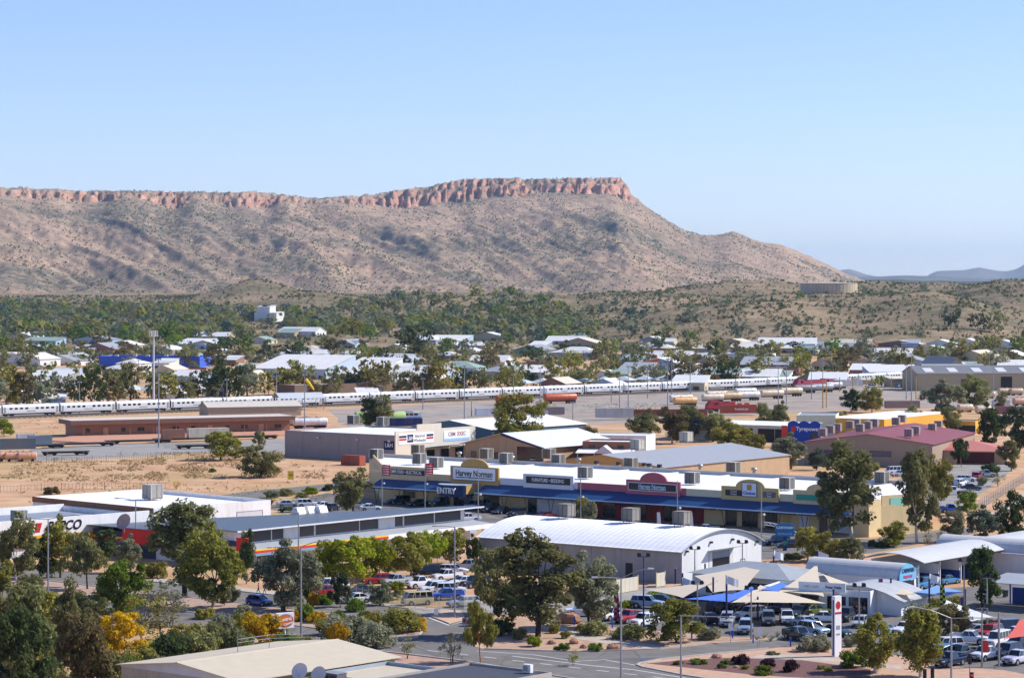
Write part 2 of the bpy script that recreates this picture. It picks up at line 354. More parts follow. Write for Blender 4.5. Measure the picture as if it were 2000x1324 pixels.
def sheet(name, px, z, m, h=None):
    pts = [G(*p) for p in px]; a = sum(p[0] * q[1] - q[0] * p[1] for p, q in zip(pts, pts[1:] + pts[:1]))
    if a < 0: pts = pts[::-1]
    o = MB().prism_z(pts, z - (h or .03), z).build(name, m); o['kind'] = 'structure'; return o
def strip(name, px, wid, z, m, h=.15):        # a kerb or line of constant width along pixels
    P_ = [Vector((*G(*p), 0)) for p in px]; L, Rr = [], []
    for i, p in enumerate(P_):
        d = (P_[min(i + 1, len(P_) - 1)] - P_[max(i - 1, 0)]).normalized(); n = Vector((-d.y, d.x, 0)) * wid / 2
        L.append((p + n)[:2]); Rr.append((p - n)[:2])
    mb = MB(); n = len(P_)
    vs_ = [(*q, z) for q in L] + [(*q, z) for q in Rr] + [(*q, z - h) for q in L] + [(*q, z - h) for q in Rr]
    fs = []
    for i in range(n - 1): fs += [(i, n + i, n + i + 1, i + 1), (i + 1, 2 * n + i + 1, 2 * n + i, i), (n + i, 3 * n + i, 3 * n + i + 1, n + i + 1)]
    fs += [(0, 2 * n, 3 * n, n), (2 * n - 1, 4 * n - 1, 3 * n - 1, n - 1)]
    return mb.add(vs_, fs).build(name, m)
sheet('road', [(-90, 1089), (357, 1142), (640, 1174), (800, 1189), (832, 1203), (836, 1222), (640, 1197), (357, 1166), (-90, 1113)], .03, ASP)
sheet('road', [(-90, 1139), (567, 1221), (780, 1249), (816, 1246), (836, 1222), (832, 1203), (850, 1196), (930, 1206), (928, 1262), (950, 1268), (1116, 1273), (1217, 1271), (1290, 1268), (1377, 1259), (1500, 1251), (1568, 1245), (1585, 1256), (1500, 1266), (1377, 1278), (1290, 1287), (1243, 1298), (1330, 1317), (1500, 1343), (1500, 1420), (1250, 1345), (1060, 1315), (906, 1290), (790, 1276), (567, 1252), (-90, 1172)], .034, ASP)
sheet('side_street', [(800, 1189), (910, 1181), (1180, 1149), (1300, 1142), (1335, 1160), (1190, 1182), (930, 1206), (850, 1196), (832, 1203)], .026, ASP2)
sheet('road', [(300, 985), (480, 960), (650, 944), (735, 934), (742, 943), (650, 957), (480, 977), (300, 1004)], .03, ASP)
lot = sheet('car_park', [(500, 992), (640, 962), (735, 975), (1700, 1053), (1880, 1028), (1910, 1040), (1700, 1080), (1500, 1092), (1340, 1090), (900, 1018), (640, 1008)], .02, ASP)
sheet('car_park', [(1050, 1203), (1130, 1186), (1335, 1140), (1500, 1104), (1700, 1120), (1830, 1150), (2080, 1130), (2080, 1330), (1960, 1308), (1850, 1300), (1700, 1268), (1570, 1246), (1420, 1243), (1200, 1224)], .022, ASP)
sheet('car_park', [(1690, 968), (1800, 912), (1960, 900), (1985, 912), (1925, 958), (1860, 1000), (1780, 1000)], .02, ASP2)
sheet('footpath', [(1905, 1020), (2080, 912), (2080, 925), (1940, 1020)], .03, CON)
sheet('road', [(1400, 925), (1500, 880), (1545, 846), (1580, 846), (1530, 900), (1470, 935)], .02, ASP2)
sheet('yard', [(640, 800), (1000, 780), (1500, 757), (2080, 728), (2080, 792), (1640, 800), (1400, 815), (1200, 828), (900, 836), (680, 832)], .018, YARD)
sheet('rail_bed', [(-90, 819), (0, 817), (560, 797), (1000, 779), (1430, 762), (1820, 743), (2080, 731), (2080, 727), (1820, 738), (1430, 756), (1000, 773), (560, 790), (0, 810), (-90, 812)], .05, P('ballast', '8d8074', rough=1, var=.3, scale=.8))
sheet('yard_apron', [(60, 878), (180, 868), (480, 861), (600, 854), (600, 884), (420, 883), (250, 893), (60, 901)], .02, ASP2)
sheet('platform', [(90, 862), (160, 849), (640, 832), (640, 848), (180, 866)], .3, PLAT, .3)
sheet('access_road', [(660, 818), (1000, 797), (1500, 772), (1500, 776), (1000, 803), (660, 826)], .028, ASP2)
sheet('footpath', [(1060, 1215), (1090, 1220), (1160, 1240), (1240, 1254), (1300, 1262), (1290, 1268), (1215, 1262), (1130, 1248), (1060, 1226)], .03, CON)
sheet('footpath', [(1500, 1276), (1600, 1282), (1760, 1300), (1760, 1307), (1600, 1290), (1460, 1284)], .028, CON)
sheet('footpath', [(300, 1128), (640, 1166), (900, 1192), (905, 1198), (640, 1173), (300, 1136)], .03, CON)
sheet('traffic_island', [(838, 1203), (877, 1218), (908, 1210), (905, 1199), (868, 1195)], .15, P('island_paving', 'c9a78c', rough=.95, var=.12), .16)
sheet('garden_bed', [(946, 1266), (1116, 1271), (1217, 1269), (1295, 1266), (1400, 1253), (1560, 1244), (1420, 1243), (1200, 1222), (1050, 1203), (960, 1210), (940, 1240)], .015, PINKG)
sheet('garden_bed', [(1243, 1298), (1290, 1287), (1377, 1278), (1500, 1266), (1640, 1262), (1800, 1290), (2080, 1315), (2080, 1420), (1500, 1380), (1500, 1343), (1330, 1317)], .015, P('orange_gravel', 'bf9b82', rough=1, var=.18, scale=.8))
sheet('garden_bed', [(1262, 1295), (1330, 1289), (1420, 1284), (1560, 1288), (1700, 1306), (1700, 1330), (1480, 1318), (1330, 1302)], .022, DARKG)
sheet('median_strip', [(-90, 1113), (357, 1166), (640, 1197), (815, 1219), (826, 1230), (815, 1244), (780, 1248), (567, 1220), (-90, 1138)], .06, P('median_granite', 'ab9080', rough=1, var=.2, scale=.8), .1)
sheet('verge', [(700, 1268), (790, 1277), (906, 1291), (1060, 1316), (1250, 1346), (1200, 1420), (700, 1420)], .012, P('verge_gravel', 'b08e7a', rough=1, var=.2))
KERB = P('kerb_concrete', 'b3aca2', rough=.9, var=.12)
for pts in ([(946, 1267), (1116, 1272.5), (1217, 1270), (1290, 1267), (1377, 1258), (1500, 1250), (1566, 1244)], [(1500, 1266.5), (1377, 1278.5), (1290, 1287.5), (1250, 1295), (1244, 1298.5), (1256, 1303), (1330, 1317.5), (1500, 1344)],
            [(-90, 1138), (567, 1220.5), (780, 1248), (815, 1244.5), (827, 1230), (815, 1218.5), (640, 1196.5), (357, 1165.5), (-90, 1112)], [(-90, 1173), (567, 1253), (790, 1277), (906, 1291), (1060, 1316), (1250, 1346)], [(300, 1136.5), (640, 1173.5), (800, 1188.5)]):
    k = strip('kerb', pts, .3, .15, KERB); k['kind'] = 'structure'
def mark(px, wid=.15):
    o = strip('road_marking', px, wid, .045, WLINE, .008); o['kind'] = 'structure'
for i in range(14):
    x = 560 + i * 55; y0 = 1236 + (x - 567) * .118
    if x < 1300: mark([(x, y0 + 2), (x + 24, y0 + 2 + 24 * .118)], .22)
mark([(1000, 1281), (1150, 1299), (1240, 1308), (1400, 1334)], .25); mark([(930, 1271), (1040, 1278), (1130, 1292)], .2); mark([(838, 1206), (877, 1221), (911, 1212)], .3); mark([(1130, 1291), (1180, 1288), (1243, 1299)], .2)
for i in range(16):
    x = 380 + i * 32; y0 = 1154 + (x - 357) * .118
    if x < 780: mark([(x, y0), (x + 13, y0 + 13 * .118)], .15)
for k in range(24):                       # parking bay lines before the showroom row and in the right car park
    x = 760 + k * 38; y0 = 992 + (x - 722) * .0677; mark([(x, y0), (x + 26, y0 + 6)], .12)
for k in range(8): x = 1800 + k * 13; mark([(x, 985 - k * 5), (x + 22, 988 - k * 5)], .14)
# ------------------------------------------------------------------ shared materials
WHITE = P('white_paint', 'eceae6', var=.05, dirt=('b9a890', .35)); CREAM = P('cream_render', 'd9c191', var=.08, dirt=('b39a70', .3)); GREYP = P('grey_precast', 'aaa39d', var=.08, dirt=('8c8077', .4)); PALEG = P('pale_grey_panel', 'd0d0d0', var=.06, dirt=('b3aca4', .3))
ROOFW = P('white_roof_sheet', 'f0efec', var=.05, rib=('X', .35), ribamp=.03, rough=.5, dirt=('cfc4b4', .3)); ROOFG = P('grey_roof_sheet', '9fa2a4', var=.08, rib=('X', .35), ribamp=.03, rough=.5); ROOFD = P('dark_roof_sheet', '5e6770', var=.1, rib=('Y', .3), ribamp=.03, rough=.45)
DARK = P('dark_steel', '24262b', var=.1, rough=.5); GLASS = P('dark_glass', '151c24', var=.1, rough=.12, spec=.7); GALV = P('galvanised_steel', '9a9da0', var=.1, rough=.45, metal=.3); BLUES = P('blue_steel', '1c2f74', var=.1, rough=.4)
BLUEA = P('blue_awning', '164473', var=.10, scale=.3, rib=('X', .4), ribamp=.02, rough=.5); YEL = P('signal_yellow', 'dea535', var=.06); RED = P('sign_red', 'c5221f', var=.06, rough=.5); BLK = P('sign_black', '141519', var=.1, rough=.4); NAVY = P('sign_navy', '1c2b57', var=.1); WTXT = P('letter_white', 'f2f2f0', var=.02, rough=.5)
BROWN = P('brown_fascia', '7a5a4a', var=.1); TAN = P('tan_wall', 'b79a76', var=.08, dirt=('94795a', .3)); COOLA = P('cooler_louvre_grey', '6c6a66', var=.12, rib=('Z', .08), ribamp=.03); COOLB = P('cooler_cabinet_beige', 'a9a39a', var=.1, rib=('Z', .08), ribamp=.03); COOLF = P('cooler_frame', 'b9b4aa', var=.08); COOLG = P('cooler_pad_cream', 'cfc8b4', var=.08, rib=('Z', .08), ribamp=.03)
def frame(C, ang): return ((C[0], C[1]), ang, rotd(ang), (-math.sin(ang), math.cos(ang)))
# evaporative cooler: cabinet, corner frame, eight louvre pads, legs, roof dropper
def cooler(sz, padm, capm=COOLF):
    r = empty('roof_cooler'); h = sz * .95; s = sz / 2
    MB().box(-s * .93, s * .93, -s * .93, s * .93, .35, .3 + h).build('cabinet', DARK, r)
    for x in (-s, s):
        for y in (-s, s): MB().cbox(x * .97, y * .97, .325, .07 * sz, .07 * sz, h - .03).build('corner_post', capm, r)
    MB().box(-s * 1.02, s * 1.02, -s * 1.02, s * 1.02, .3 + h, .36 + h).build('lid', capm, r)
    MB().box(-s * 1.02, s * 1.02, -s * 1.02, s * 1.02, .24, .32).build('tray', capm, r)
    for a in range(4):
        for k in (-1, 1):
            q = MB().box(k * s * .45 - s * .4, k * s * .45 + s * .4, -s * .99, -s * .94, .42, .24 + h).build('louvre_pad', padm, r); q.rotation_euler = (0, 0, a * R90)
    for x in (-s * .8, s * .8):
        for y in (-s * .8, s * .8): MB().cbox(x, y, -.35, .08, .08, .6).build('leg', capm, r)
    return r
CK = {}
ORD = ['leftmost', 'second', 'third', 'fourth', 'fifth', 'sixth', 'seventh', 'eighth', 'ninth', 'tenth', 'eleventh', 'twelfth', 'thirteenth', 'fourteenth', 'fifteenth', 'sixteenth', 'seventeenth', 'eighteenth', 'nineteenth', 'twentieth', 'twenty-first', 'twenty-second', 'twenty-third', 'twenty-fourth', 'twenty-fifth', 'twenty-sixth', 'twenty-seventh', 'twenty-eighth', 'twenty-ninth', 'thirtieth']
def nth(i): return ORD[i] if i < len(ORD) else str(i + 1) + 'th'
def coolers(pts, z, sz, padm, ang, what, where, group):
    """pts: pixels of the cooler feet, listed from left to right"""
    for i, p in enumerate(pts):
        zz = z if len(p) < 3 else p[2]; x, y = G(p[0], p[1], zz)
        key = (sz, padm.name)
        if key not in CK: CK[key] = o = cooler(sz, padm)
        else: o = copy_tree(CK[key])
        o.location = (x, y, zz); o.rotation_euler = (0, 0, ang)
        n = 'leftmost' if i == 0 else ('rightmost' if i == len(pts) - 1 else nth(i) + ' from the left')
        tag(o, '%s, %s on the %s' % (what, n, where), 'air cooler', group)
def opening(parent, name, x, z0, wd, hg, y, m=GLASS, axis='x', fm=None, d=.06):
    """a window or door set in a wall; y is the wall plane, the leaf stands proud of it by a few mm, its frame more"""
    fm = fm or DARK
    def bx(*a):
        if axis == 'x': return MB().box(*a)
        x0, x1, y0, y1, z0_, z1 = a; return MB().box(y0, y1, x0, x1, z0_, z1)
    s = -1 if axis == 'x' else 1
    ya, yb = sorted((y, y + s * .012)); o = bx(x - wd / 2, x + wd / 2, ya, yb, z0, z0 + hg).build(name, m, parent)
    b = MB(); ya, yb = sorted((y, y + s * d)); t = .07
    for q in ((x - wd / 2 - t, x - wd / 2, ya, yb, z0, z0 + hg), (x + wd / 2, x + wd / 2 + t, ya, yb, z0, z0 + hg), (x - wd / 2 - t, x + wd / 2 + t, ya, yb, z0 + hg, z0 + hg + t), (x - wd / 2 - t, x + wd / 2 + t, ya, yb, z0 - t, z0)):
        bb = bx(*q); b.add(bb.v, bb.f)
    b.build('frame', fm, o); return o
RX = (R90, 0, 0); RS = (R90, 0, R90)         # lettering on a face looking to -y / to +x

# ------------------------------------------------------------------ the long showroom row with blue awning
C = G(1697, 1049); A0 = math.radians(-38.1); U, V = rotd(A0), (math.sin(-A0), math.cos(A0)); L = 122.6
H = empty('showroom_row', (*C, 0), A0, 'long white-roofed showroom row with blue awning and arched coloured parapets', 'shop')
def loc(p):
    dx, dy = p[0] - C[0], p[1] - C[1]; return (dx * U[0] + dy * U[1], dx * V[0] + dy * V[1])
def fx(px, sb=4.5):
    P0 = (C[0] + V[0] * sb, C[1] + V[1] * sb); return -along(P0, (-U[0], -U[1]), px)
SB = 4.5
BL, BR, C2 = loc((-33.9, 632)), loc((81, 541)), loc((77, 501))
foot = [(-L, SB), (0, SB), (C2[0], C2[1] + 2), BR, BL]
MB().prism_z(foot, 0, 5.6).build('wall', CREAM, H)
MB().prism_z([(x * .999 + (.25 if x < -60 else -.25), y + (.3 if y < 10 else -.3)) for x, y in foot], 5.61, 5.95).build('roof', ROOFW, H)
for i in range(9):                                # raised fire-wall caps across the roof
    x = -L + 8 + i * 13.2
    MB().box(x, x + .35, SB + .4, 48 if x < -20 else 30, 5.955, 6.22).build('roof_divider', P('roof_cap', 'd9d7d2', var=.05), H)
BPAR = P('back_parapet', 'b4b3b2', var=.06)
def edgewall(p, q, z0, z1, m, name, th=.3):
    d = Vector((q[0] - p[0], q[1] - p[1], 0)); n = Vector((-d.y, d.x, 0)).normalized() * th
    return MB().prism_z([p, q, (q[0] + n.x, q[1] + n.y), (p[0] + n.x, p[1] + n.y)], z0, z1).build(name, m, H)
edgewall(BR, BL, 5.6, 6.75, BPAR, 'back_parapet'); edgewall((0, SB + .31), (C2[0] - .05, C2[1] + 2), 5.605, 7.4, CREAM, 'side_parapet'); edgewall((C2[0], C2[1] + 2), (BR[0] - .4, BR[1]), 5.6, 6.3, CREAM, 'side_parapet')
edgewall(BL, (-L, SB + .32), 5.6, 7.3, CREAM, 'side_parapet')
TEAL = P('teal_panel', '2a9a86', var=.06); PINKP = P('pink_render', 'b7606a', var=.07, dirt=('9c4d58', .3)); WHR = P('white_render', 'd8dadc', var=.05); BEIGE = P('beige_render', 'c3ae72', var=.06); PALEY = P('pale_sage_render', 'cfcba8', var=.05)
def parapet(pa, pb, z1, m, name='parapet', z0=5.3, y=SB):
    a, b = fx(pa), fx(pb); return MB().box(a + .01, b - .01, y - .32, y - .005, z0, z1).build(name, m, H)
for pa, pb, m in ((726, 751, CREAM), (838, 884, CREAM), (978, 1026, WHR), (1124, 1130, WHR), (1130, 1227, PINKP), (1332, 1342, PINKP), (1342, 1413, PALEY), (1524.8, 1553, PALEY), (1665, 1693, CREAM)): parapet(pa, pb, 6.7, m)
def arch_sign(pa, pb, z1, rise, m, ac, aw):
    a, b = fx(pa), fx(pb); c, hw = fx(ac), aw / 2; poly = [(a, 4.9), (b, 4.9), (b, z1)]
    if rise:
        poly += [(c + hw * math.cos(q), z1 + rise * math.sin(q)) for q in [math.pi * k / 14 for k in range(15)]]
    poly += [(a, z1)]
    return MB().prism_y(poly, SB - .75, SB - .33).build('arched_parapet', m, H), (a + b) / 2, b - a
YREN = P('yellow_render', 'c79f56', var=.06)
arch_sign(751, 838, 7.9, 0, CREAM, 800, 5); arch_sign(884, 978, 8.7, 1.7, YREN, 931, 7.4); arch_sign(1026, 1124, 7.9, 0, WHR, 1075, 5); arch_sign(1227, 1332, 7.9, 1.6, PINKP, 1280, 6.4); arch_sign(1413, 1524.5, 7.7, 1.5, BEIGE, 1469, 6.6); arch_sign(1553, 1665, 7.7, 1.4, CREAM, 1609, 6.8)
def board(pa, pb, z0, z1, m, trim=None, y=SB - .80):
    a, b = fx(pa), fx(pb); o = MB().box(a, b, y, SB - .752, z0, z1).build('sign_board', m, H)
    if trim:
        t = MB()
        for q in ((a - .1, a, z0 - .1, z1 + .1), (b, b + .1, z0 - .1, z1 + .1), (a, b, z0 - .1, z0), (a, b, z1, z1 + .1)): t.box(q[0], q[1], y - .02, SB - .752, q[2], q[3])
        t.build('trim', trim, o)
    return o, (a + b) / 2
o, c = board(757, 834, 6.2, 7.3, BLK); text('COMPUTERS • ELECTRICAL', 1.0, WTXT, o, (c, SB - .83, 6.75), RX, sx=.78, bold=.012)
o, c = board(889, 972.5, 5.9, 8.5, WTXT, BLK); text('Harvey Norman', 1.75, BLK, o, (c, SB - .83, 7.25), RX, sx=.86, bold=.03); MB().box(c - 4.9, c + 4.9, SB - .83, SB - .80, 6.32, 6.48).build('underline', BLK, o)
o, c = board(1032, 1118, 6.0, 7.4, BLK); text('FURNITURE • BEDDING', 1.05, WTXT, o, (c, SB - .83, 6.7), RX, sx=.76, bold=.012)
o, c = board(1232, 1325, 5.9, 7.3, BLK, WTXT); text('Harvey Norman', 1.25, P('letter_ice_blue', 'bfe0ee', var=.02), o, (c, SB - .83, 6.65), RX, sx=.8, bold=.03); MB().box(c - 3.3, c + 3.3, SB - .83, SB - .80, 6.12, 6.22).build('underline', WTXT, o)
PLUM = P('plum_board', '3d2b33', var=.08)
o, c = board(1421, 1454, 5.9, 7.0, PLUM); text('Carpet\nTimber', .52, WTXT, o, (c, SB - .83, 6.45), RX)
o, c = board(1494, 1519, 5.9, 7.0, P('grey_mauve_board', '77676a', var=.08)); text('Vinyl\nRugs', .5, WTXT, o, (c, SB - .83, 6.45), RX)
o, c = board(1454.5, 1482, 5.95, 8.5, P('pale_sign', 'dfe6ef', var=.02), DARK, SB - .86); text('Choices', .85, P('letter_blue', '1f4fb0', var=.02), o, (c, SB - .89, 6.55), RX, bold=.02)
for i, (s, q) in enumerate(((1.0, 'a3492b'), (.66, 'd8b832'), (.36, '5b8f3a'))): MB().box(c - s / 2, c + s / 2, SB - .885 - .01 * i, SB - .861, 7.65 - s / 2, 7.65 + s / 2).build('emblem', P('emblem_' + q, q, var=.02), o)
board(1559, 1606, 5.8, 6.9, TEAL); board(1607, 1655, 5.8, 6.9, TEAL)
TEAL2 = P('teal_panel_lit', '8fcdb8', var=.04); e0, e1 = Vector((0, SB + .31)), Vector((C2[0], C2[1] + 2)); dd = (e1 - e0).normalized(); nn = Vector((dd.y, -dd.x)); p0, p1 = e0 + dd * 2.0 + nn * .01, e0 + dd * (e1 - e0).length * .93 + nn * .01  # paler teal for the side board: sunlight put into the colour
MB().prism_z([tuple(p0), tuple(p0 + nn * .06), tuple(p1 + nn * .06), tuple(p1)], 5.4, 6.9).build('sign_board', TEAL2, H)
# awning: sheets between posts, front lip, raking struts
xs = [fx(p, 0) for p in (722, 770, 818, 866)] ; segs = [(xs[i], xs[i + 1]) for i in range(3)]; n = 15; x0, x1 = fx(926, 0), fx(1664, 0)
segs += [(x0 + (x1 - x0) * i / n, x0 + (x1 - x0) * (i + 1) / n) for i in range(n)]
for i, (a, b) in enumerate(segs):
    MB().prism_x([(0, 3.62), (SB - .01, 5.28), (SB - .01, 5.36), (0, 3.70)], a + .01, b - .01).build('awning_sheet', BLUEA, H)
    MB().box(a, b, -.12, -.005, 3.52, 3.74).build('awning_lip', P('lip_pale_blue', 'b9cbdc', var=.05), H)
    MB().box(a + .2, b - .2, .1, .3, 3.28, 3.5).build('awning_beam', P('beam_navy', '12233f'), H)
    for k, q in ((a + 1.2, a + .4), (a + 1.2, a + 2.0)): MB().tube([(k, .9, 0), (q, .9, 3.5)], .07, 5).build('post', DARK, H)
    MB().box(b - .3, b - .12, SB - .30, SB - .02, 5.37, 5.75).build('rain_head', BLUES, H)
MB().box(fx(1668, 0), 0, 0, SB - .01, 0, 5.6).build('end_block', CREAM, H); MB().prism_x([(0.0, 5.62), (SB, 5.62), (SB, 6.7), (0, 6.1)], fx(1668, 0), -.01).build('end_block_cap', CREAM, H)
# ground floor bays behind the awning
for pa, pb, m in ((1030, 1135, WHR), (1136, 1375, P('red_render', '8e1d1c', var=.07)), (1530, 1545, BEIGE), (1562, 1580, WHR), (1600, 1616, BROWN), (1630, 1660, WHR)): MB().box(fx(pa), fx(pb), SB - .06, SB - .001, 0, 5.2).build('bay_panel', m, H)
for px, wd, hg in ((1040, 2.2, 2.6), (1428, 2.4, 3), (1465, 3.4, 3.2), (1507, 2.6, 2.8), (905, 5, 3), (960, 4, 3), (1190, 3, 2.8), (1250, 3, 2.8), (1310, 3, 2.8), (800, 3, 1.2)): opening(H, 'shop_window' if hg < 3 else 'entry_door', fx(px), .1 if hg > 2 else 1.4, wd, hg, SB - .065)
# the curved entry sign
ex = fx(893, 0); arc = [(ex + 3.6 * math.sin(q), -1.2 - 2.2 * math.cos(q)) for q in [math.radians(-78 + 12 * k) for k in range(14)]]
MB().prism_z(arc + [(arc[-1][0], 1.2), (arc[0][0], 1.2)], 2.9, 5.2).build('entry_canopy', P('entry_navy', '17315a', var=.06), H); MB().prism_z([(x * 1.0, y - .08) for x, y in arc] + [(arc[-1][0], 1.25), (arc[0][0], 1.25)], 5.205, 5.34).build('canopy_rim', P('rim_pale', 'a9b4c0'), H)
MB().box(arc[-1][0] + .02, arc[-1][0] + .12, -1.5, 1.2, 3.4, 5.1).build('canopy_side', YREN, H)
text('ENTRY', 1.75, WTXT, H, (ex - .1, -3.5, 4.05), RX, bold=.02, ext=.12, sx=.92)
for px in (876, 882, 918): MB().tube([(fx(px, 0), -.8, 0), (fx(px, 0) + .3, -.8, 3)], .09, 6).build('canopy_post', BLUES, H)
PADD = COOLA
coolers([(735, 898), (816, 889), (819, 907), (852, 915), (950, 897), (988, 906), (1072, 897), (1090, 909), (1143, 935), (1232, 916), (1352, 946), (1432, 925), (1537, 957), (1722, 945)], 6.0, 2.3, COOLA, A0 + .1, 'boxy grey roof cooler', 'long showroom roof', 'coolers on the long showroom roof')
for i, (px, py) in enumerate(((897, 892), (1000, 900), (1130, 905), (1367, 917), (1473, 924))):
    q = empty('roof_ventilator', (*G(px, py, 5.95), 5.95), 0, 'small spinning roof ventilator, %s along the long showroom roof' % (nth(i) if i else 'leftmost one'), 'ventilator', 'ventilators on the long showroom roof')
    MB().lathe([(.35, 0), (.35, .5), (.3, .52)], 10).build('throat', GALV, q); MB().lathe([(.32, .52), (.62, .7), (.7, .95), (.5, 1.2), (.1, 1.3)], 12).build('turbine', GALV, q)
for i, (px, py) in enumerate(((1040, 897), (1165, 907), (1208, 909), (1258, 911), (1268, 912), (1288, 914))):
    q = empty('exhaust_box', (*G(px, py, 6), 6), A0, 'small dark exhaust box by the back parapet, %s along the showroom roof' % (nth(i) if i else 'leftmost one'), 'exhaust vent', 'exhaust boxes on the long showroom roof')
    MB().cbox(0, 0, .15, .8, .8, .7).build('hood', DARK, q); MB().cbox(0, 0, -.05, .95, .95, .2).build('curb', GALV, q)
# ------------------------------------------------------------------ generic buildings
def building(name, label, C, ang, L, W, eave, ridge, wallm, roofm, style='gable_y', cat='building', group=None, over=.4, z0=0, panel=None):
    """local x runs from -L to 0 (near right corner at the origin), y from 0 to W.  gable_y: ridge along y, gable_x: ridge along x; mono, flat, hip"""
    o = empty(name, (*C, z0) if len(C) == 2 else C, ang, label, cat, group)
    if style == 'gable_y': MB().prism_y([(-L, 0), (0, 0), (0, eave), (-L / 2, ridge), (-L, eave)], 0, W).build('wall', wallm, o)
    elif style == 'gable_x': MB().prism_x([(0, 0), (W, 0), (W, eave), (W / 2, ridge), (0, eave)], -L, 0).build('wall', wallm, o)
    elif style == 'mono': MB().prism_x([(0, 0), (W, 0), (W, ridge), (0, eave)], -L, 0).build('wall', wallm, o)
    else: MB().box(-L, 0, 0, W, 0, eave).build('wall', wallm, o)
    t = .12; k = over
    if style == 'gable_y':
        s = (ridge - eave) / (L / 2)
        for sg, nm in ((-1, 'roof'), (1, 'roof')):
            e = (-L - k, eave - s * k) if sg < 0 else (k, eave - s * k)
            r_ = (-L / 2, ridge)
            MB().prism_y([(e[0], e[1] + .02), (r_[0], r_[1] + .02), (r_[0], r_[1] + t), (e[0], e[1] + t)], -k, W + k).build(nm, roofm, o)
        MB().prism_y([(-L / 2 - .25, ridge + t - .03), (-L / 2, ridge + t + .05), (-L / 2 + .25, ridge + t - .03)], -k, W + k).build('ridge_cap', roofm, o)
    elif style == 'gable_x':
        s = (ridge - eave) / (W / 2)
        for e in ((-k, eave - s * k), (W + k, eave - s * k)): MB().prism_x([(e[0], e[1] + .02), (W / 2, ridge + .02), (W / 2, ridge + t), (e[0], e[1] + t)], -L - k, k).build('roof', roofm, o)
        MB().prism_x([(W / 2 - .25, ridge + t - .03), (W / 2, ridge + t + .05), (W / 2 + .25, ridge + t - .03)], -L - k, k).build('ridge_cap', roofm, o)
    elif style == 'mono':
        s = (ridge - eave) / W; MB().prism_x([(-k, eave - s * k + .02), (W + k, ridge + s * k + .02), (W + k, ridge + s * k + t), (-k, eave - s * k + t)], -L - k, k).build('roof', roofm, o)
    elif style == 'flat':
        MB().box(-L + .2, -.2, .2, W - .2, eave + .005, eave + .1).build('roof', roofm, o)
        for q in ((-L, 0, 0, .18), (-L, 0, W - .18, W), (-L, -L + .18, .181, W - .181), (-.18, 0, .181, W - .181)): MB().box(*q, eave + .002, ridge).build('parapet', wallm, o)
    elif style == 'hip':
        h = min(L, W) / 2 - .01
        if L >= W: r1, r2 = (-L + h, W / 2, ridge), (-h, W / 2, ridge)
        else: r1, r2 = (-L / 2, h, ridge), (-L / 2, W - h, ridge)
        a, b, c_, d = (-L - k, -k, eave + .03), (k, -k, eave + .03), (k, W + k, eave + .03), (-L - k, W + k, eave + .03)
        fs = [(0, 1, 5, 4), (1, 2, 5), (2, 3, 4, 5), (3, 0, 4), (3, 2, 1, 0)] if L >= W else [(0, 1, 4), (1, 2, 5, 4), (2, 3, 5), (3, 0, 4, 5), (3, 2, 1, 0)]
        MB().add([a, b, c_, d, r1, r2], fs).build('roof', roofm, o)
    if panel:
        n = max(2, round(L / panel))
        for i in range(n): MB().box(-L + i * L / n + .03, -L + (i + 1) * L / n - .03, -.07, -.002, .02, eave - .02).build('wall_panel', wallm, o)
    return o
LIT = P('lit_white_panel', 'dcdcda', var=.05, dirt=('c2b8aa', .3))  # end-wall copy of the panels, its sunlit side put into the colour
# ---- curved-roof warehouse
CW = G(1331, 1139); aw = math.radians(-38); LW, WW, EV, RI = 40.6, 23.0, 5.0, 2.6
Wh = empty('curved_warehouse', (*CW, 0), aw, 'white barrel-roofed warehouse with grey panel walls beside the car lot', 'warehouse')
def arc_z(y): rr = (RI * RI + (WW / 2) ** 2) / (2 * RI); return EV + RI - rr + math.sqrt(max(0, rr * rr - (y - WW / 2) ** 2))
ya = [WW * i / 18 for i in range(19)]
MB().prism_x([(0, 0), (WW, 0)] + [(y, arc_z(y) - .06) for y in reversed(ya)], -LW, 0).build('wall', PALEG, Wh)
nS = 38
RS1 = P('curved_sheet_white', 'f1f0ee', var=.05, rough=.5, dirt=('d5cabb', .25))
for i in range(nS):
    a, b = -LW - .5 + (LW + 1) * i / nS, -LW - .5 + (LW + 1) * (i + 1) / nS; m_ = MB(); vv = []; dz = .07
    yy = [-.5] + ya + [WW + .5]; zz = [arc_z(0) - .1] + [arc_z(y) for y in ya] + [arc_z(0) - .1]
    for y, z in zip(yy, zz): vv += [(a, y, z + .01), (a + .07, y, z + .055), (a + .16, y, z + .02), (b, y, z + .01)]
    m_.add(vv, [(4 * k + j, 4 * k + j + 1, 4 * k + 5 + j, 4 * k + 4 + j) for k in range(len(yy) - 1) for j in range(3)]); m_.build('roof_sheet', RS1, Wh)
for k in range(7): MB().box(-LW + k * LW / 7 + .03, -LW + (k + 1) * LW / 7 - .03, -.08, -.002, .02, EV - .12).build('wall_panel', GREYP, Wh)  # grey here puts the long side's shade into the colour
MB().box(-LW - .5, .5, -.72, -.52, EV - .22, EV - .06).build('gutter', GALV, Wh)
pe = [0, 4, 7.5, 14.5, 18.5, WW]
for k in range(5):
    yk = [pe[k] + .02 + (pe[k + 1] - pe[k] - .04) * j / 6 for j in range(7)]
    if k == 2: MB().prism_x([(yk[0], 4.3), (yk[-1], 4.3)] + [(y, arc_z(y) - .1) for y in reversed(yk)], .002, .08).build('end_panel', LIT, Wh)
    else: MB().prism_x([(yk[0], .02), (yk[-1], .02)] + [(y, arc_z(y) - .1) for y in reversed(yk)], .002, .08).build('end_panel', LIT, Wh)
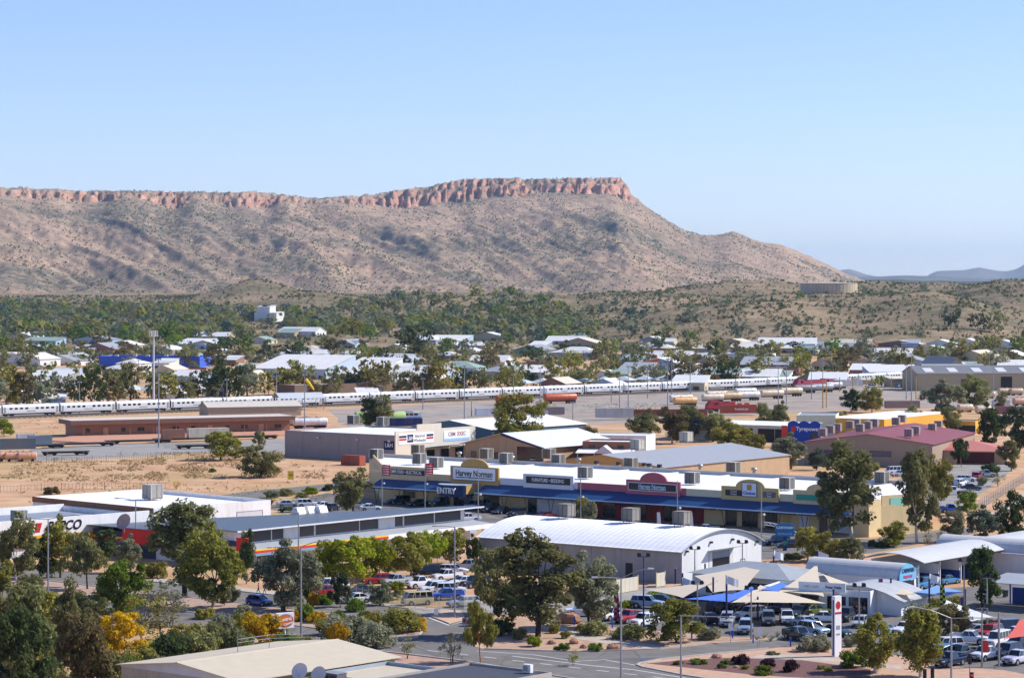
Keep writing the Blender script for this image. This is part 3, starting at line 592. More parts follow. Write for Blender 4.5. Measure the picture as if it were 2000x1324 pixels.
ed = MB(); pts = [(.45, y, z) for y, z in zip(yy, zz)]; ed.tube(pts, .12, 5); ed.build('barge_edge', GALV, Wh)
MB().box(.0, .05, 8.6, 13.4, 0, 4.25).build('doorway', BLK, Wh); MB().box(.051, .12, 8.6, 13.4, 3.2, 4.25).build('roller_door', P('roller_grey', '8f9aa6', rib=('Z', .1)), Wh); MB().box(.09, .14, 7.6, 8.5, .02, 4.28).build('door_jamb', PALEG, Wh); MB().box(.09, .14, 13.5, 14.4, .02, 4.28).build('door_jamb', PALEG, Wh)
MB().prism_y([(.1, 4.42), (1.6, 4.75), (1.6, 4.83), (.1, 4.52)], 7.2, 14.8).build('door_canopy', GALV, Wh)
MB().box(.1, 5.5, 5.5, 14.5, .2, 1.0).build('loading_dock', CON, Wh)
opening(Wh, 'side_door', 17.4, .1, 1.1, 2.3, .085, WHITE, 'y'); opening(Wh, 'side_door', -10, .1, 1.2, 2.4, -.085, DARK, 'x')
for y in (1.2, 8.0, 14.2, 21.5): MB().box(.1, .5, y - .2, y + .2, EV - .2 + (.9 if 5 < y < 18 else 0), EV + .1 + (.9 if 5 < y < 18 else 0)).build('flood_light', DARK, Wh)
COOLW = P('cooler_taupe', '8d877e', var=.1, rib=('Z', .08), ribamp=.03)
for i, px in enumerate((1106, 1232, 1332)):
    pass
_ridge = lambda px: along((CW[0] + WW * .52 * -math.sin(aw), CW[1] + WW * .52 * math.cos(aw)), (-math.cos(aw), -math.sin(aw)), px)
for i, px in enumerate((1106, 1232, 1332)):
    t_ = _ridge(px); key = ('w',)
    if key not in CK: CK[key] = o = cooler(2.15, COOLW, COOLW)
    else: o = copy_tree(CK[key])
    bx_, by_ = CW[0] + WW * .52 * -math.sin(aw) - t_ * math.cos(aw), CW[1] + WW * .52 * math.cos(aw) - t_ * math.sin(aw)
    o.location = (bx_, by_, EV + RI + .1); o.rotation_euler = (0, 0, aw); tag(o, 'large taupe roof cooler, %s on the barrel-roofed warehouse' % ('leftmost', 'middle one', 'rightmost')[i], 'air cooler', 'coolers on the warehouse ridge')

# ---- long low shops with dark roof, stripes and clerestory
CS = AT(468, 441); as_ = math.radians(-39.1); LS = 60
S = empty('parts_shops', (*CS, 0), as_, 'long low shop block with dark skillion roof, clerestory and striped fascia', 'shop')
MB().prism_z([(0, 0), (0, LS), (-4, LS), (-20, 0)], 0, 3.3).build('wall', WHITE, S); MB().prism_z([(-1.6, .4), (-1.6, LS - .4), (-3.6, LS - .4), (-19.5, .4)], 3.31, 5.75).build('clerestory_wall', WHITE, S)
zr_ = lambda x: 5.84 + (.2 - x) * .028; rp_ = [(.2, -.8), (.2, LS + 3), (-2.2, LS + 3), (-20.6, -.8)]; MB().add([(x, y, zr_(x) + d) for d in (0, .14) for x, y in rp_], [(0, 1, 2, 3), (7, 6, 5, 4), (0, 4, 5, 1), (1, 5, 6, 2), (2, 6, 7, 3), (3, 7, 4, 0)]).build('roof', ROOFD, S)
MB().prism_y([(.21, 5.78), (.36, 5.78), (.36, 6.02), (.21, 6.02)], -.8, LS + 3).build('gutter', P('gutter_white', 'd5d8da'), S)
CLG = P('clerestory_grey_glass', '4a4a4c', var=.12, rough=.25)
for y0, y1 in ((3, 9), (9.3, 12), (16, 19.5), (20, 31), (31.3, 36), (40.5, 42.5), (43, 51), (51.4, 58.5)): q = MB().box(-1.598, -1.56, y0, y1, 3.75, 5.45).build('clerestory_window', CLG, S); MB().box(-1.599, -1.5, y1, y1 + .12, 3.6, 5.7).build('mullion', WHITE, q)
for y in (6, 20, 30, 38, 46, 54): MB().box(-1.55, -.9, y, y + 2.6, 5.62, 5.72).build('light_hood', BROWN, S)
LOWR = P('low_roof_sheet', 'a7abb0', rib=('Y', .3), ribamp=.03)
MB().prism_y([(-1.55, 3.4), (3.4, 2.95), (3.4, 3.05), (-1.55, 3.5)], -.3, LS + 2).build('awning_roof', LOWR, S)
STR = [('fascia_yellow', 'e3c33a', 2.86, 3.12), ('fascia_red', 'c93024', 2.45, 2.855), ('fascia_blue', '6f97b4', 2.0, 2.445)]
for nm, c_, z0, z1 in STR: MB().box(3.41, 3.55, -.5, 33, z0, z1).build('fascia_stripe', P(nm, c_, var=.06), S)
MB().box(3.41, 3.56, 33.02, LS + 2, 2.35, 3.14).build('fascia_board', WHITE, S)
for k in range(14):
    if k % 2: MB().box(3.41, 3.55, 33.1 + k * 2, 35 + k * 2, 1.85, 2.34).build('awning_panel', P('panel_sky', '9fb9cf'), S)
for y in range(3, 60, 7): MB().tube([(3.2, y, 0), (3.2, y, 2.9)], .07, 6).build('post', GALV, S)
for y in (6, 12, 24, 30, 40, 47, 54): opening(S, 'shop_window', y, .4, 3.6, 1.7, .004, GLASS, 'y')
# dark street end with red boxes
TE = P('end_teal_sheet', '2c4152', rib=('Z', .25)); MB().box(-46, -20.02, 0, 22, 0, 4.3).build('annex_wall', TE, S); MB().prism_x([(-1.4, 5.0), (22, 4.4), (22, 4.5), (-1.4, 5.12)], -47, -20.62).build('annex_roof', ROOFD, S)
for z0, z1, c_, nm in ((3.0, 3.3, 'e3c33a', 'y'), (2.35, 2.99, 'b0211d', 'r'), (1.9, 2.34, '1d4ea0', 'b')): MB().box(-45, -.4, -.12, -.004, z0, z1).build('street_stripe', P('street_stripe_' + nm, c_), S)
MB().box(-46, -.01, -.1, -.005, 3.31, 4.29).build('street_cladding', TE, S)
SR = P('bright_red_box', 'd8281f', var=.05)
q = MB().box(-27, -18, -1.3, -.15, 2.4, 5.0).build('sign_box', SR, S)
MB().box(.4, 3.0, -1.2, -.5, 2.6, 5.0).build('sign_box', SR, S); q = MB().box(-36, -32, -.6, -.15, .8, 2.0).build('sign_box', SR, S)
for x in (-40, -30, -14, -8): opening(S, 'shop_window', x, .3, 4, 1.4, -.125)
for i, (px, py) in enumerate(((583, 1003), (604, 1001), (626, 1000))):
    q = empty('roof_vent_hood', (*G(px, py, 6.3), 6.25), as_, 'white wedge roof vent, %s of three on the dark shop roof' % ('leftmost', 'middle', 'rightmost')[i], 'vent', 'wedge vents on the dark roof'); MB().prism_y([(-1, 0), (1, 0), (.5, 1.2), (-.4, 1.2)], -1, 1).build('hood', WHITE, q); MB().box(-1.1, 1.1, -1.1, 1.1, -.1, .05).build('flashing', GALV, q)

# ---- white parts store with yellow band (left)
CB = AT(300, 473); ab = math.radians(-45)
B = building('parts_store', 'white flat-roofed parts store with brown-edged parapet, at the left', CB, ab, 37, 27, 6.2, 7.0, WHITE, ROOFW, 'flat', 'shop')
MB().box(-37.05, .05, -.12, -.003, 6.05, 7.05).build('brown_parapet', P('rust_brown_parapet', '8a5b3d', var=.15), B)
opening(B, 'door', 22, 3.0, 6, 2.2, .003, PALEG, 'y', GALV)
coolers([(298, 976)], 6.3, 2.7, COOLB, ab, 'big tan roof cooler', 'white parts store roof', 'coolers on the parts store')
FB = empty('store_wing', (CB[0] - .2, CB[1] - .4, 0), ab, 'white and yellow parts store front wing with low blue-grey roof', 'shop')
MB().box(-26, -.5, -62, -.6, 0, 5.0).build('wall', PALEG, FB); MB().box(-25.7, -.9, -61.7, -.9, 5.005, 5.15).build('roof', P('blue_grey_roof', '8a93a0', rib=('Y', .3), ribamp=.03), FB)
MB().box(-.5, 0, -62, -.6, 3.9, 6.7).build('sign_parapet', WHITE, FB); MB().box(-.5, .04, -62, -.6, 2.2, 3.89).build('yellow_band', YEL, FB); MB().box(-26.1, -25.8, -62, -.6, 5.0, 6.4).build('parapet', WHITE, FB); MB().box(-25.79, -.6, -.85, -.55, 5.16, 6.0).build('parapet', WHITE, FB)
q = text('REPCO', 2.3, BLK, FB, (.06, -18.8, 5.2), RS, sx=.98, bold=.06); q.data.transform(__import__('mathutils').Matrix(((1, .3, 0, 0), (0, 1, 0, 0), (0, 0, 1, 0), (0, 0, 0, 1))))
for k in range(4): MB().prism_x([(-29.6 + k * 1.5, 4.4), (-28.5 + k * 1.5, 4.4), (-28.0 + k * 1.5, 6.0), (-29.1 + k * 1.5, 6.0)], .005, .05).build('red_stripe_mark', RED, FB)
for i, (x, y, s_) in enumerate(((-9, -22, 2.3), (-14, -33, 2.0), (-15, -39, 1.6))):
    q = copy_tree(CK[(2.7, COOLB.name)]); q.parent = None; q.scale = (s_ / 3.0,) * 3; q.location = FB.matrix_world @ Vector((x, y, 5.2)) if False else (FB.location.x + x * math.cos(ab) - y * math.sin(ab), FB.location.y + x * math.sin(ab) + y * math.cos(ab), 5.3); q.rotation_euler = (0, 0, ab)
    tag(q, 'tan rooftop cooler on the low blue-grey roof, %s of three' % ('rightmost', 'middle', 'leftmost')[i], 'air cooler', 'coolers on the front wing')

# ---- beige metal roof in the foreground
af = math.radians(-40.7); CF = (AT(772, 307)[0] - 24.5 * .652, 307 - 24.5 * .758)
BG = P('beige_roof_sheet', 'cdbfa3', var=.06, rib=('Y', .25), ribamp=.025, rough=.5); GREENC = P('olive_cladding', '9a9a5e', rib=('Y', .18), var=.12, ribamp=.03)
Fb = building('beige_shed', 'low building with beige ribbed gable roof in the foreground', CF, af, 19.4, 24.5, 3.9, 5.0, PALEG, BG, 'gable_y', 'building', over=.5)
for a, b in ((-.2, 6.6), (6.8, 13.6), (13.8, 18.6), (18.8, 24.3)): MB().box(.003, .08, max(.1, a) , b, 2.9, 3.75).build('clad_panel', GREENC, Fb)
for k in range(9): MB().box(-19.4 + .1 + k * 2.13, -19.4 + 2.1 + k * 2.13, -.06, -.003, .1, 3.7).build('wall_panel', P('beige_wall_sheet', 'b9ae98', rib=('X', .2)), Fb)
for i, (x, y) in enumerate(((-8.5, 6), (-8.5, 12))):
    pass
rl = empty('roof_guard_rail', Fb.location, af, 'thin galvanised guard rail standing on the beige roof', 'railing')
for y in (10.5, 15.5): MB().tube([(-11.5, y, 4.6), (-11.5, y, 6.4)], .04, 5).build('post', GALV, rl)
MB().tube([(-11.5, 10.5, 5.4), (-11.5, 10.5, 7.6)], .035, 5).build('whip_post', GALV, rl)
for z in (6.0, 6.4): MB().tube([(-11.5, 10.5, z), (-11.5, 15.5, z), (-9.5, 19.5, z - .1)], .035, 5).build('rail', GALV, rl)
def dish(px, py, z, r, lab, az, gm=None):
    o = empty('satellite_dish', (*G(px, py, z), z), az, lab, 'satellite dish')
    MB().tube([(0, 0, -.5), (0, 0, 1.1)], .06, 6).build('mast', GALV, o); b = MB(); prof = [(r * k / 6, .28 * r * (k / 6) ** 2) for k in range(7)]
    vs_ = []; n_ = 18
    for q, z_ in prof:
        for j in range(n_): t = 2 * math.pi * j / n_; vs_.append((q * math.cos(t), -z_ * 1 + .1, q * math.sin(t)))
    b.add(vs_, [(i * n_ + j, i * n_ + (j + 1) % n_, (i + 1) * n_ + (j + 1) % n_, (i + 1) * n_ + j) for i in range(6) for j in range(n_)]); d = b.build('reflector', gm or PALEG, o, (0, 0, 1.3), smooth=True); d.rotation_euler = (math.radians(-25), 0, 0)
    MB().tube([(0, -.05, 1.3 - r * .8), (0, -r * .95, 1.5)], .03, 5).build('feed_arm', GALV, o); return o
dish(586, 1334, 3.4, .95, 'grey satellite dish by the beige roof, the left of two', -.4); dish(623, 1340, 3.4, .9, 'grey satellite dish by the beige roof, the right of two', -.4, P('dish_pale', 'c4c6c8')); dish(243, 1034, 5.2, 1.4, 'tan satellite dish on the dark shop roof near the yellow band', -.5, P('dish_tan', 'b39a8d'))
# low link roof and dark flat roof, bottom edge
Lk = building('link_block', 'low grey parapet roof between the beige shed and dark roof', (-15.3, 290.4), af, 9, 12, 3.2, 3.7, P('blue_grey_wall', '9aa5b0'), BG, 'flat')
Dk = building('dark_roof_block', 'charcoal flat roof with pale edge trim at the bottom of the picture', (-12.3, 275), math.radians(-40), 12, 26, 3.6, 3.95, GREYP, P('charcoal_roof', '4a4c52', rib=('Y', .4), ribamp=.03), 'flat')
q = empty('air_conditioner', (*G(652, 1340, 3.3), 3.2), af, 'boxy grey air conditioner beside the satellite dishes', 'air conditioner'); MB().cbox(0, 0, .1, 2.4, 1.5, 1.5).build('cabinet', COOLA, q); MB().cbox(-.6, -.76, .3, 1.0, .05, 1.1).build('grille', DARK, q); MB().cbox(.6, -.76, .3, 1.0, .05, 1.1).build('grille', DARK, q); MB().cbox(0, 0, 1.61, 2.5, 1.6, .06).build('lid', GALV, q)
q = empty('air_conditioner', (*G(1031, 1314, 3.7), 3.75), math.radians(-40), 'small white split air conditioner at the edge of the charcoal roof', 'air conditioner'); MB().cbox(0, 0, .05, 1.1, .5, .9).build('cabinet', WHITE, q); MB().cbox(-.15, -.26, .2, .6, .03, .6).build('fan_grille', GREYP, q)

# ---- electrical wholesaler
CE = AT(772, 698.6); ae = math.radians(-38.2)
E = building('trade_store', 'grey tilt-panel trade store with white roof and signs', CE, ae, 39.5, 33, 6.6, 7.1, P('mauve_grey_panel', '9b8f8a', var=.07, dirt=('857a76', .3)), ROOFW, 'flat', 'shop', panel=6.6)
CRS = P('cream_sign_wall', 'd7cdb9', var=.05)
for y0, y1, z1 in ((-.3, 8.5, 8.1), (8.52, 18.5, 9.6), (18.52, 33, 8.2)): MB().box(.003, .35, y0, y1, 0 if y0 > 20 else 0, z1).build('sign_wall', CRS, E)
q = MB().box(.352, .45, .8, 15.2, 4.6, 7.4).build('sign_board', WTXT, E)
for y0, y1 in ((1.0, 4.0), (12.2, 15.0)):
    MB().box(.452, .47, y0, y1, 6.3, 6.9).build('stripe', NAVY, q); MB().box(.452, .47, y0, y1, 5.6, 6.1).build('stripe', RED, q)
b_ = MB().box(.452, .47, 4.3, 6.8, 5.0, 7.1).build('panel', NAVY, q); text('L&H', 1.5, WTXT, q, (.49, 5.55, 6.05), RS, sx=.9); text('Electrical\nWholesaler', 1.15, P('letter_grey', '5a5c66'), q, (.47, 9.5, 6.0), RS, sx=.95)
q = MB().box(.352, .45, 19.5, 30.5, 4.6, 7.4).build('sign_board', P('pale_blue_white', 'e8eef4', var=.02), E); MB().box(.452, .46, 19.6, 30.4, 4.65, 5.3).build('stripe', P('sky_stripe', '9fc3e6'), q); text('CBM  EXEC', 1.5, P('letter_rust', 'b5532f'), q, (.47, 25, 6.4), RS, bold=.02)
q = MB().box(-3.9, -.3, -.14, -.075, 3.2, 5.5).build('sign_board', NAVY, E); text('L&H', 1.5, WTXT, q, (-2.1, -.16, 4.4), RX)
for x in (-27, -13, -1.8): MB().cbox(x, -.4, 5.3, .5, .5, .5).build('wall_light', PALEG, E)
MB().prism_y([(.4, 3.2), (5.5, 3.9), (5.5, 4.0), (.4, 3.35)], 12, 22).build('entry_canopy', P('canopy_steel_blue', '5b6880'), E); MB().prism_y([(.4, 3.0), (4, 3.4), (4, 3.5), (.4, 3.12)], 22.2, 31).build('entry_canopy', P('canopy_navy', '2c3e78'), E)
for y in (14, 20, 26): opening(E, 'shop_window', y, .1, 3.2, 2.5, .355, GLASS, 'y')
for y in (12.2, 21.8): MB().tube([(5.2, y, 0), (5.2, y, 3.9)], .1, 6).build('canopy_post', BLUES, E)
coolers([(690, 829), (748, 832)], 7, 2.4, COOLA, ae, 'square grey roof cooler', 'grey trade store roof', 'coolers on the trade store')
# building behind it, skylights
K = building('skylight_shed', 'white-roofed shed with dark skylight strips behind the trade store', AT(960, 735), math.radians(-40), 30, 42, 6.5, 8.6, P('teal_grey_wall', '55707f'), ROOFW, 'gable_y', 'shed')
for k in range(4):
    y = 7 + k * 8; MB().prism_y([(-13.5, 8.44), (-2.5, 6.9), (-2.5, 6.92), (-13.5, 8.46)], y, y + 2.4).build('skylight', P('skylight_blue_grey', '5f6b80', rough=.3), K)
N_ = building('navy_gable_hall', 'low hall with pale metal roof and navy gable trim', AT(1062, 690), math.radians(-40), 27, 30, 4.6, 7.6, TAN, P('pale_blue_roof', 'd9dcde', rib=('X', .35), ribamp=.03), 'gable_y', 'hall', over=1.2)
MB().prism_y([(.2, 4.2), (1.3, 4.2), (-13.5, 7.9), (-13.5, 7.1)], -1.35, -1.205).build('barge_board', NAVY, N_); MB().box(-9, -.2, -.06, -.003, 0, 4.4).build('glazed_panel', GLASS, N_)
for x in (-24, -20, -16): opening(N_, 'window', x, 1, 1.6, 1.5, -.004)
Br = building('brick_office', 'small red-brick office with white gabled verandah', AT(1234, 690), math.radians(-12), 13, 12, 5.4, 5.9, P('red_brick', '8e5a48', var=.15, scale=2), ROOFW, 'flat', 'office')
MB().prism_x([(-5, 3.1), (-.02, 3.9), (-.02, 4.0), (-5, 3.2)], -14, 1).build('verandah_roof', ROOFW, Br); MB().prism_y([(-9, 3.2), (-4, 3.2), (-6.5, 5.1)], -5.4, -.5).build('gablet', PALEG, Br)
for x in (-13.4, -9, -4, .4): MB().tube([(x, -4.8, 0), (x, -4.8, 3.2)], .1, 6).build('post', PALEG, Br)
for x in (-10.5, -3): opening(Br, 'window', x, 1.0, 1.6, 1.4, -.004); opening(Br, 'window', x, 4.2, 1.4, .7, -.004)
Wb = building('white_store', 'low white store with dark window band by the container', AT(1262, 720), math.radians(-15), 16, 12, 5.4, 5.8, WHITE, ROOFW, 'flat', 'store'); opening(Wb, 'window', -8, 2.2, 10, 2.0, -.004)
# ---- grey gable hall behind the showroom row
T = building('ochre_gable_hall', 'wide grey-roofed hall with ochre gable wall behind the showroom row', AT(1295, 612), math.radians(-37), 34, 56, 4.6, 6.9, P('ochre_wall', 'c79a5c', var=.06), ROOFG, 'gable_y', 'hall')
MB().box(.003, .05, .1, 55.9, .05, 4.4).build('side_cladding', TAN, T)
coolers([(1245, 880), (1340, 864)], 6.6, 2.5, COOLG, math.radians(-37), 'cream roof cooler', 'grey hall roof', 'coolers on the ochre gable hall')
# ---- tyre shop and yellow store
Ty = building('tyre_shop', 'white-roofed tyre shop with open dark workshop front', AT(1545, 785), math.radians(-30), 40, 22, 4.8, 5.4, P('pale_wall', 'c9c7bb'), ROOFW, 'gable_x', 'workshop')
q = MB().box(-40, -26, -1.2, -.05, 3.0, 6.2).build('sign_board', P('royal_blue', '1d3fa0', var=.06), Ty); text('Tyrepower', 1.7, WTXT, q, (-32.3, -1.24, 4.8), RX, bold=.03, sx=1.05)
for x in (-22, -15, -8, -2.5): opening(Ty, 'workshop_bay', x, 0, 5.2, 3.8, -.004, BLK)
Ts = empty('tyre_sign_wall', (*AT(1602, 760), 0), math.radians(-22), 'blue wavy-topped sign wall with red swoosh beside the tyre shop', 'sign')
x0, x1 = -9.6, 0; top = [(x1 - (x1 - x0) * k / 36, 6.9 + .7 * abs(math.sin(k / 36 * math.pi * 3))) for k in range(37)]
MB().prism_y([(x0, 0), (x1, 0)] + top, 0, .5).build('sign_wall', _M['royal_blue'], Ts); text('Tyrepower', 1.55, WTXT, Ts, (-3.6, -.03, 5.3), RX, bold=.03)
rd_ = MB().lathe([(.02, 0), (.8, .0), (.8, .04), (.02, .05)], 16).build('roundel', RED, Ts, (-7.9, -.01, 5.3)); rd_.rotation_euler = (R90, 0, 0)
MB().prism_y([(-11.4, 0), (-8.2, 0), (-9.4, 3.4), (-9.7, 6.2), (-11.4, 6.2)], -.25, -.06).build('swoosh', P('orange_red', 'd8442a'), Ts); opening(Ts, 'window', -1.8, 2.0, 1.8, 2.2, -.004)
Ye = building('yellow_store', 'flat white-roofed store with bright yellow walls', AT(1727, 810), math.radians(-33), 21, 56, 5.4, 5.56, YEL, ROOFW, 'flat', 'shop'); q = MB().box(-5.5, -1.5, -.1, -.004, 4.0, 5.2).build('sign_board', WTXT, Ye)
Yr = building('pale_sage_store', 'pale sage rendered store between the blue sign wall and yellow store', AT(1632, 818), math.radians(-10), 12, 20, 6.0, 6.4, P('sage_wall', 'c9cbb4'), ROOFG, 'flat', 'shop')
Yy = building('yellow_annex', 'small yellow-banded shop partly hidden behind dark trees at right', AT(1905, 830), math.radians(-20), 8, 10, 3.6, 4.0, YEL, ROOFG, 'flat', 'shop'); MB().box(-8.05, .05, -.1, -.004, 0, 2.6).build('dark_front', BLK, Yy)
# ---- red-roofed hall
RR = P('red_roof_sheet', '8c4a4a', var=.12, rib=('X', .4), ribamp=.03, rough=.55); TAUPE = P('taupe_wall', 'a08b78', var=.06)
Rr = building('red_roof_hall', 'big taupe hall with dull red gable roof and many coolers', AT(1821, 678), math.radians(-20.5), 33.4, 57, 5.9, 8.2, TAUPE, RR, 'gable_y', 'hall', over=.5)
for x in (-27, -13.5, -5.5): opening(Rr, 'window', x, 2.6, 5.6 if x == -13.5 else 2.5, 1.3, -.004, P('mauve_glass', '5b5b6b', rough=.2))
for sg, x in ((0, -8), (0, -14), (0, -22), (0, -28)): pass
Ra = building('red_roof_annex', 'pale red hipped annex with deep shaded verandah beside the hall', AT(1965, 690), math.radians(-14), 20, 18, 3.4, 5.6, TAN, P('pink_red_roof', 'bd7668', var=.08, rib=('X', .4), ribamp=.03), 'hip', 'annex', over=1.5)
MB().box(-15, -3, -.1, -.004, .2, 3.0).build('verandah_shade', P('maroon_wall', '5a1f1f'), Ra)  # dark maroon panel: shade under the verandah put into the colour
Rb = building('red_roof_link', 'narrow red-roofed link beside the big hall at its right', AT(1868, 690), math.radians(-14), 10, 22, 3.6, 5.2, TAUPE, P('mid_red_roof', 'a86054', rib=('Y', .4), ribamp=.03), 'mono', 'annex')
COOLR = P('cooler_rose_grey', 'a08f88', var=.08, rib=('Z', .1), ribamp=.02)
coolers([(1607, 853, 6.7), (1622, 847, 6.9), (1636, 843, 7.0), (1660, 838, 7.3), (1673, 834, 7.5), (1680, 844, 7.7), (1695, 839, 7.9), (1708, 834, 8), (1750, 831, 7.9), (1762, 826, 7.9), (1775, 854, 7.2), (1789, 849, 7.2), (1821, 843, 6.7), (1833, 837, 6.7)], 7.3, 1.95, COOLR, math.radians(-20.5), 'rose-grey roof cooler', 'red-roofed hall', 'coolers on the red roof')
# ---- car wash
CWH = P('wash_white', 'e4e4e2', var=.05, dirt=('c5b9a8', .25)); CWB = P('wash_blue', '27418f', var=.08); CWR = P('wash_roof', 'c9c9c6', var=.05, rough=.5, rib=('Y', .3), ribamp=.02, dirt=('b5a997', .3))
def vault(name, label, Cc, ang, Lx, Wy, eave, rise, over=.6, wallm=CWH, roofm=CWR, cat='car wash', wall=True, base=0):
    o = empty(name, (*Cc, 0), ang, label, cat); rr = (rise * rise + (Lx / 2) ** 2) / (2 * rise)
    az_ = lambda x: eave + rise - rr + math.sqrt(max(0, rr * rr - (x + Lx / 2) ** 2))
    xs_ = [-Lx + Lx * i / 14 for i in range(15)]
    if wall: MB().prism_y([(-Lx, base), (0, base)] + [(x, az_(x) - .05) for x in reversed(xs_)], 0, Wy).build('wall', wallm, o)
    m_ = MB(); pr = [(-Lx - over, eave - .2)] + [(x, az_(x)) for x in xs_] + [(over, eave - .2)]
    n = max(3, int(Wy / 2.2))
    for j in range(n):
        y0, y1 = -over + (Wy + 2 * over) * j / n, -over + (Wy + 2 * over) * (j + 1) / n - .03
        MB().add([(x, y, z + d) for d in (0, .1) for y in (y0, y1) for x, z in pr], [q for k in range(len(pr) - 1) for q in ((k + 2 * len(pr), k + 1 + 2 * len(pr), k + 1 + 3 * len(pr), k + 3 * len(pr)), (k + 1, k, k + len(pr), k + 1 + len(pr)), (k, k + 1, k + 1 + 2 * len(pr), k + 2 * len(pr)), (k + 1 + len(pr), k + len(pr), k + 3 * len(pr), k + 1 + 3 * len(pr)))] + [(0, 2 * len(pr), 3 * len(pr), len(pr)), (len(pr) - 1, 2 * len(pr) - 1, 4 * len(pr) - 1, 3 * len(pr) - 1)]).build('roof_sheet', roofm, o)
    return o
W1 = vault('carwash_office', 'white barrel-vaulted car wash office ending in the painted arch', AT(1783, 396), math.radians(52), 4.9, 15.5, 3.7, 1.8, .25)
W2 = vault('carwash_wing', 'low grey vaulted wing in front of the car wash office', AT(1760, 376), math.radians(-36), 14, 8, 2.3, 1.6, .8, roofm=P('wing_roof_grey', 'b4b6b6', rough=.5, rib=('Y', .3), ribamp=.02))
aw2 = math.radians(52)
WB = empty('wash_bays', (*AT(1795, 407), 0), aw2, 'long curved-roof row of self-serve wash bays', 'car wash'); n = 7; bl = 47 / n
for k in range(n + 1):
    MB().box(k * bl - .1, k * bl + .1, .3, 8.2, 2.01, 3.6).build('bay_wall', CWH, WB); MB().box(k * bl - .11, k * bl + .11, .29, 8.2, 0, 2.0).build('bay_dado', CWB, WB); MB().tube([(k * bl, .1, 0), (k * bl, .1, 3.9)], .11, 6).build('post', CWH, WB)
MB().box(-.1, 47.1, 8.21, 8.4, 2.01, 4.4).build('back_wall', CWH, WB); MB().box(-.1, 47.1, 8.2, 8.41, 0, 2.0).build('back_dado', CWB, WB)
for k in range(n):
    pr = [(-1.2 + 11.2 * j / 10, 3.95 + 1.55 * math.sin(math.pi * (.08 + .84 * j / 10))) for j in range(11)]; x0, x1 = k * bl - (.6 if k == 0 else 0), (k + 1) * bl - .03
    MB().prism_x(pr + [(y, z + .1) for y, z in reversed(pr)], x0, x1).build('roof_sheet', CWR, WB)
W3 = vault('carwash_hall', 'white vaulted hall at the far end of the wash bays', (91.7, 423), math.radians(52), 5.4, 24, 4.0, 1.9)
W4 = building('vacuum_canopy', 'grey skillion canopy on blue posts at the right edge', AT(2050, 380), math.radians(-35), 10, 8, 3.7, 4.2, CWB, ROOFG, 'mono', 'canopy'); bpy.data.objects.remove([c for c in W4.children if c.name.startswith('wall')][0])
for x in (-9.5, -.5):
    for y in (.4, 7.6): MB().tube([(x, y, 0), (x, y, 3.75)], .13, 6).build('post', BLUES, W4)
MB().box(-9, -1, 7.2, 7.5, 0, 2.4).build('screen_wall', CWB, W4)
# painted arched sign on the office end
W1s = empty('arched_sign', (W1.location.x + .35 * math.cos(math.radians(-38)), W1.location.y + .35 * math.sin(math.radians(-38)), 0), math.radians(52), 'pale blue painted arch sign with pink and navy lettering over a white gateway', 'sign')
arcp = [(-2.45 + 2.45 * math.cos(q), 3.7 + 1.85 * math.sin(q)) for q in [math.pi * k / 16 for k in range(17)]]
MB().prism_y(arcp + [(-4.9, 3.1), (0, 3.1)], -.2, 0).build('sign_panel', P('arch_sky_blue', '6fb6d8', var=.12, scale=1.2), W1s); text('CARWASH', .85, NAVY, W1s, (-2.45, -.23, 4.55), RX, bold=.02, sx=.9); text('WELCOME', .55, P('letter_pink', 'd0487c'), W1s, (-2.45, -.23, 3.65), RX, bold=.02)
for x in (-4.9, -.6): MB().box(x, x + .6, -.2, 0, 0, 3.09).build('gate_post', CWH, W1s)
MB().box(-4.28, -.62, -.1, -.05, 0, 3.0).build('dark_gateway', DARK, W1s)
Wc = building('sales_office', 'white-walled sales office with grey hip roof among the sails', AT(1540, 392), math.radians(-38), 17, 11, 3.3, 5.0, CWH, P('office_grey_roof', '9aa0a4', rib=('X', .3), ribamp=.02), 'hip', 'office', over=.7)
opening(Wc, 'window', -6, .6, 6, 1.8, -.004); opening(Wc, 'window', -13, .6, 3, 1.8, -.004)
Wd = building('sales_block', 'white sales block with banner parapet under the beige sail', AT(1700, 376), math.radians(-25), 16, 7, 3.0, 3.5, CWH, ROOFG, 'flat', 'office')
q = MB().box(-10.5, -3.5, -.5, -.35, 3.2, 4.5).build('banner', WTXT, Wd); text('USED CARS', .45, P('letter_soft_grey', 'a8adb2'), q, (-8.6, -.52, 3.85), RX); text('Peter Kittle', .5, NAVY, q, (-5.3, -.52, 3.85), RX, bold=.01)
for x in (-13, -9, -5, -1.8): opening(Wd, 'window', x, .4, 2.6, 2.1, -.004)
# ------------------------------------------------------------------ vehicles
TYRE = P('tyre_rubber', '17171a', var=.15, rough=.9); RIM = P('alloy_rim', 'a7a9ac', var=.08, rough=.35, metal=.6); HEADL = P('headlight_glass', 'd5dde2', var=.04, rough=.1, spec=.8); TAILL = P('tail_lens', '8c1414', var=.05, rough=.2); PLATE = P('number_plate', 'd8d6c8', var=.05); BLKP = P('black_plastic', '1d1e20', var=.1, rough=.6); CGL = P('car_glass', '10161c', var=.05, rough=.06, spec=.9)
PAINT = {k: P('car_paint_' + k, c, var=.02, rough=.22, spec=.6, coat=.5) for k, c in dict(white='eceded', silver='b4b8bc', grey='5f656b', charcoal='2b2f36', black='131519', navy='18233f', blue='2a55b5', skyblue='8fa6bd', red='b3262a', maroon='6a1f28', beige='cdbf94', yellow='d8d433', green='22332c', pearl='c9c6d6', cyan='3b7fae').items()}
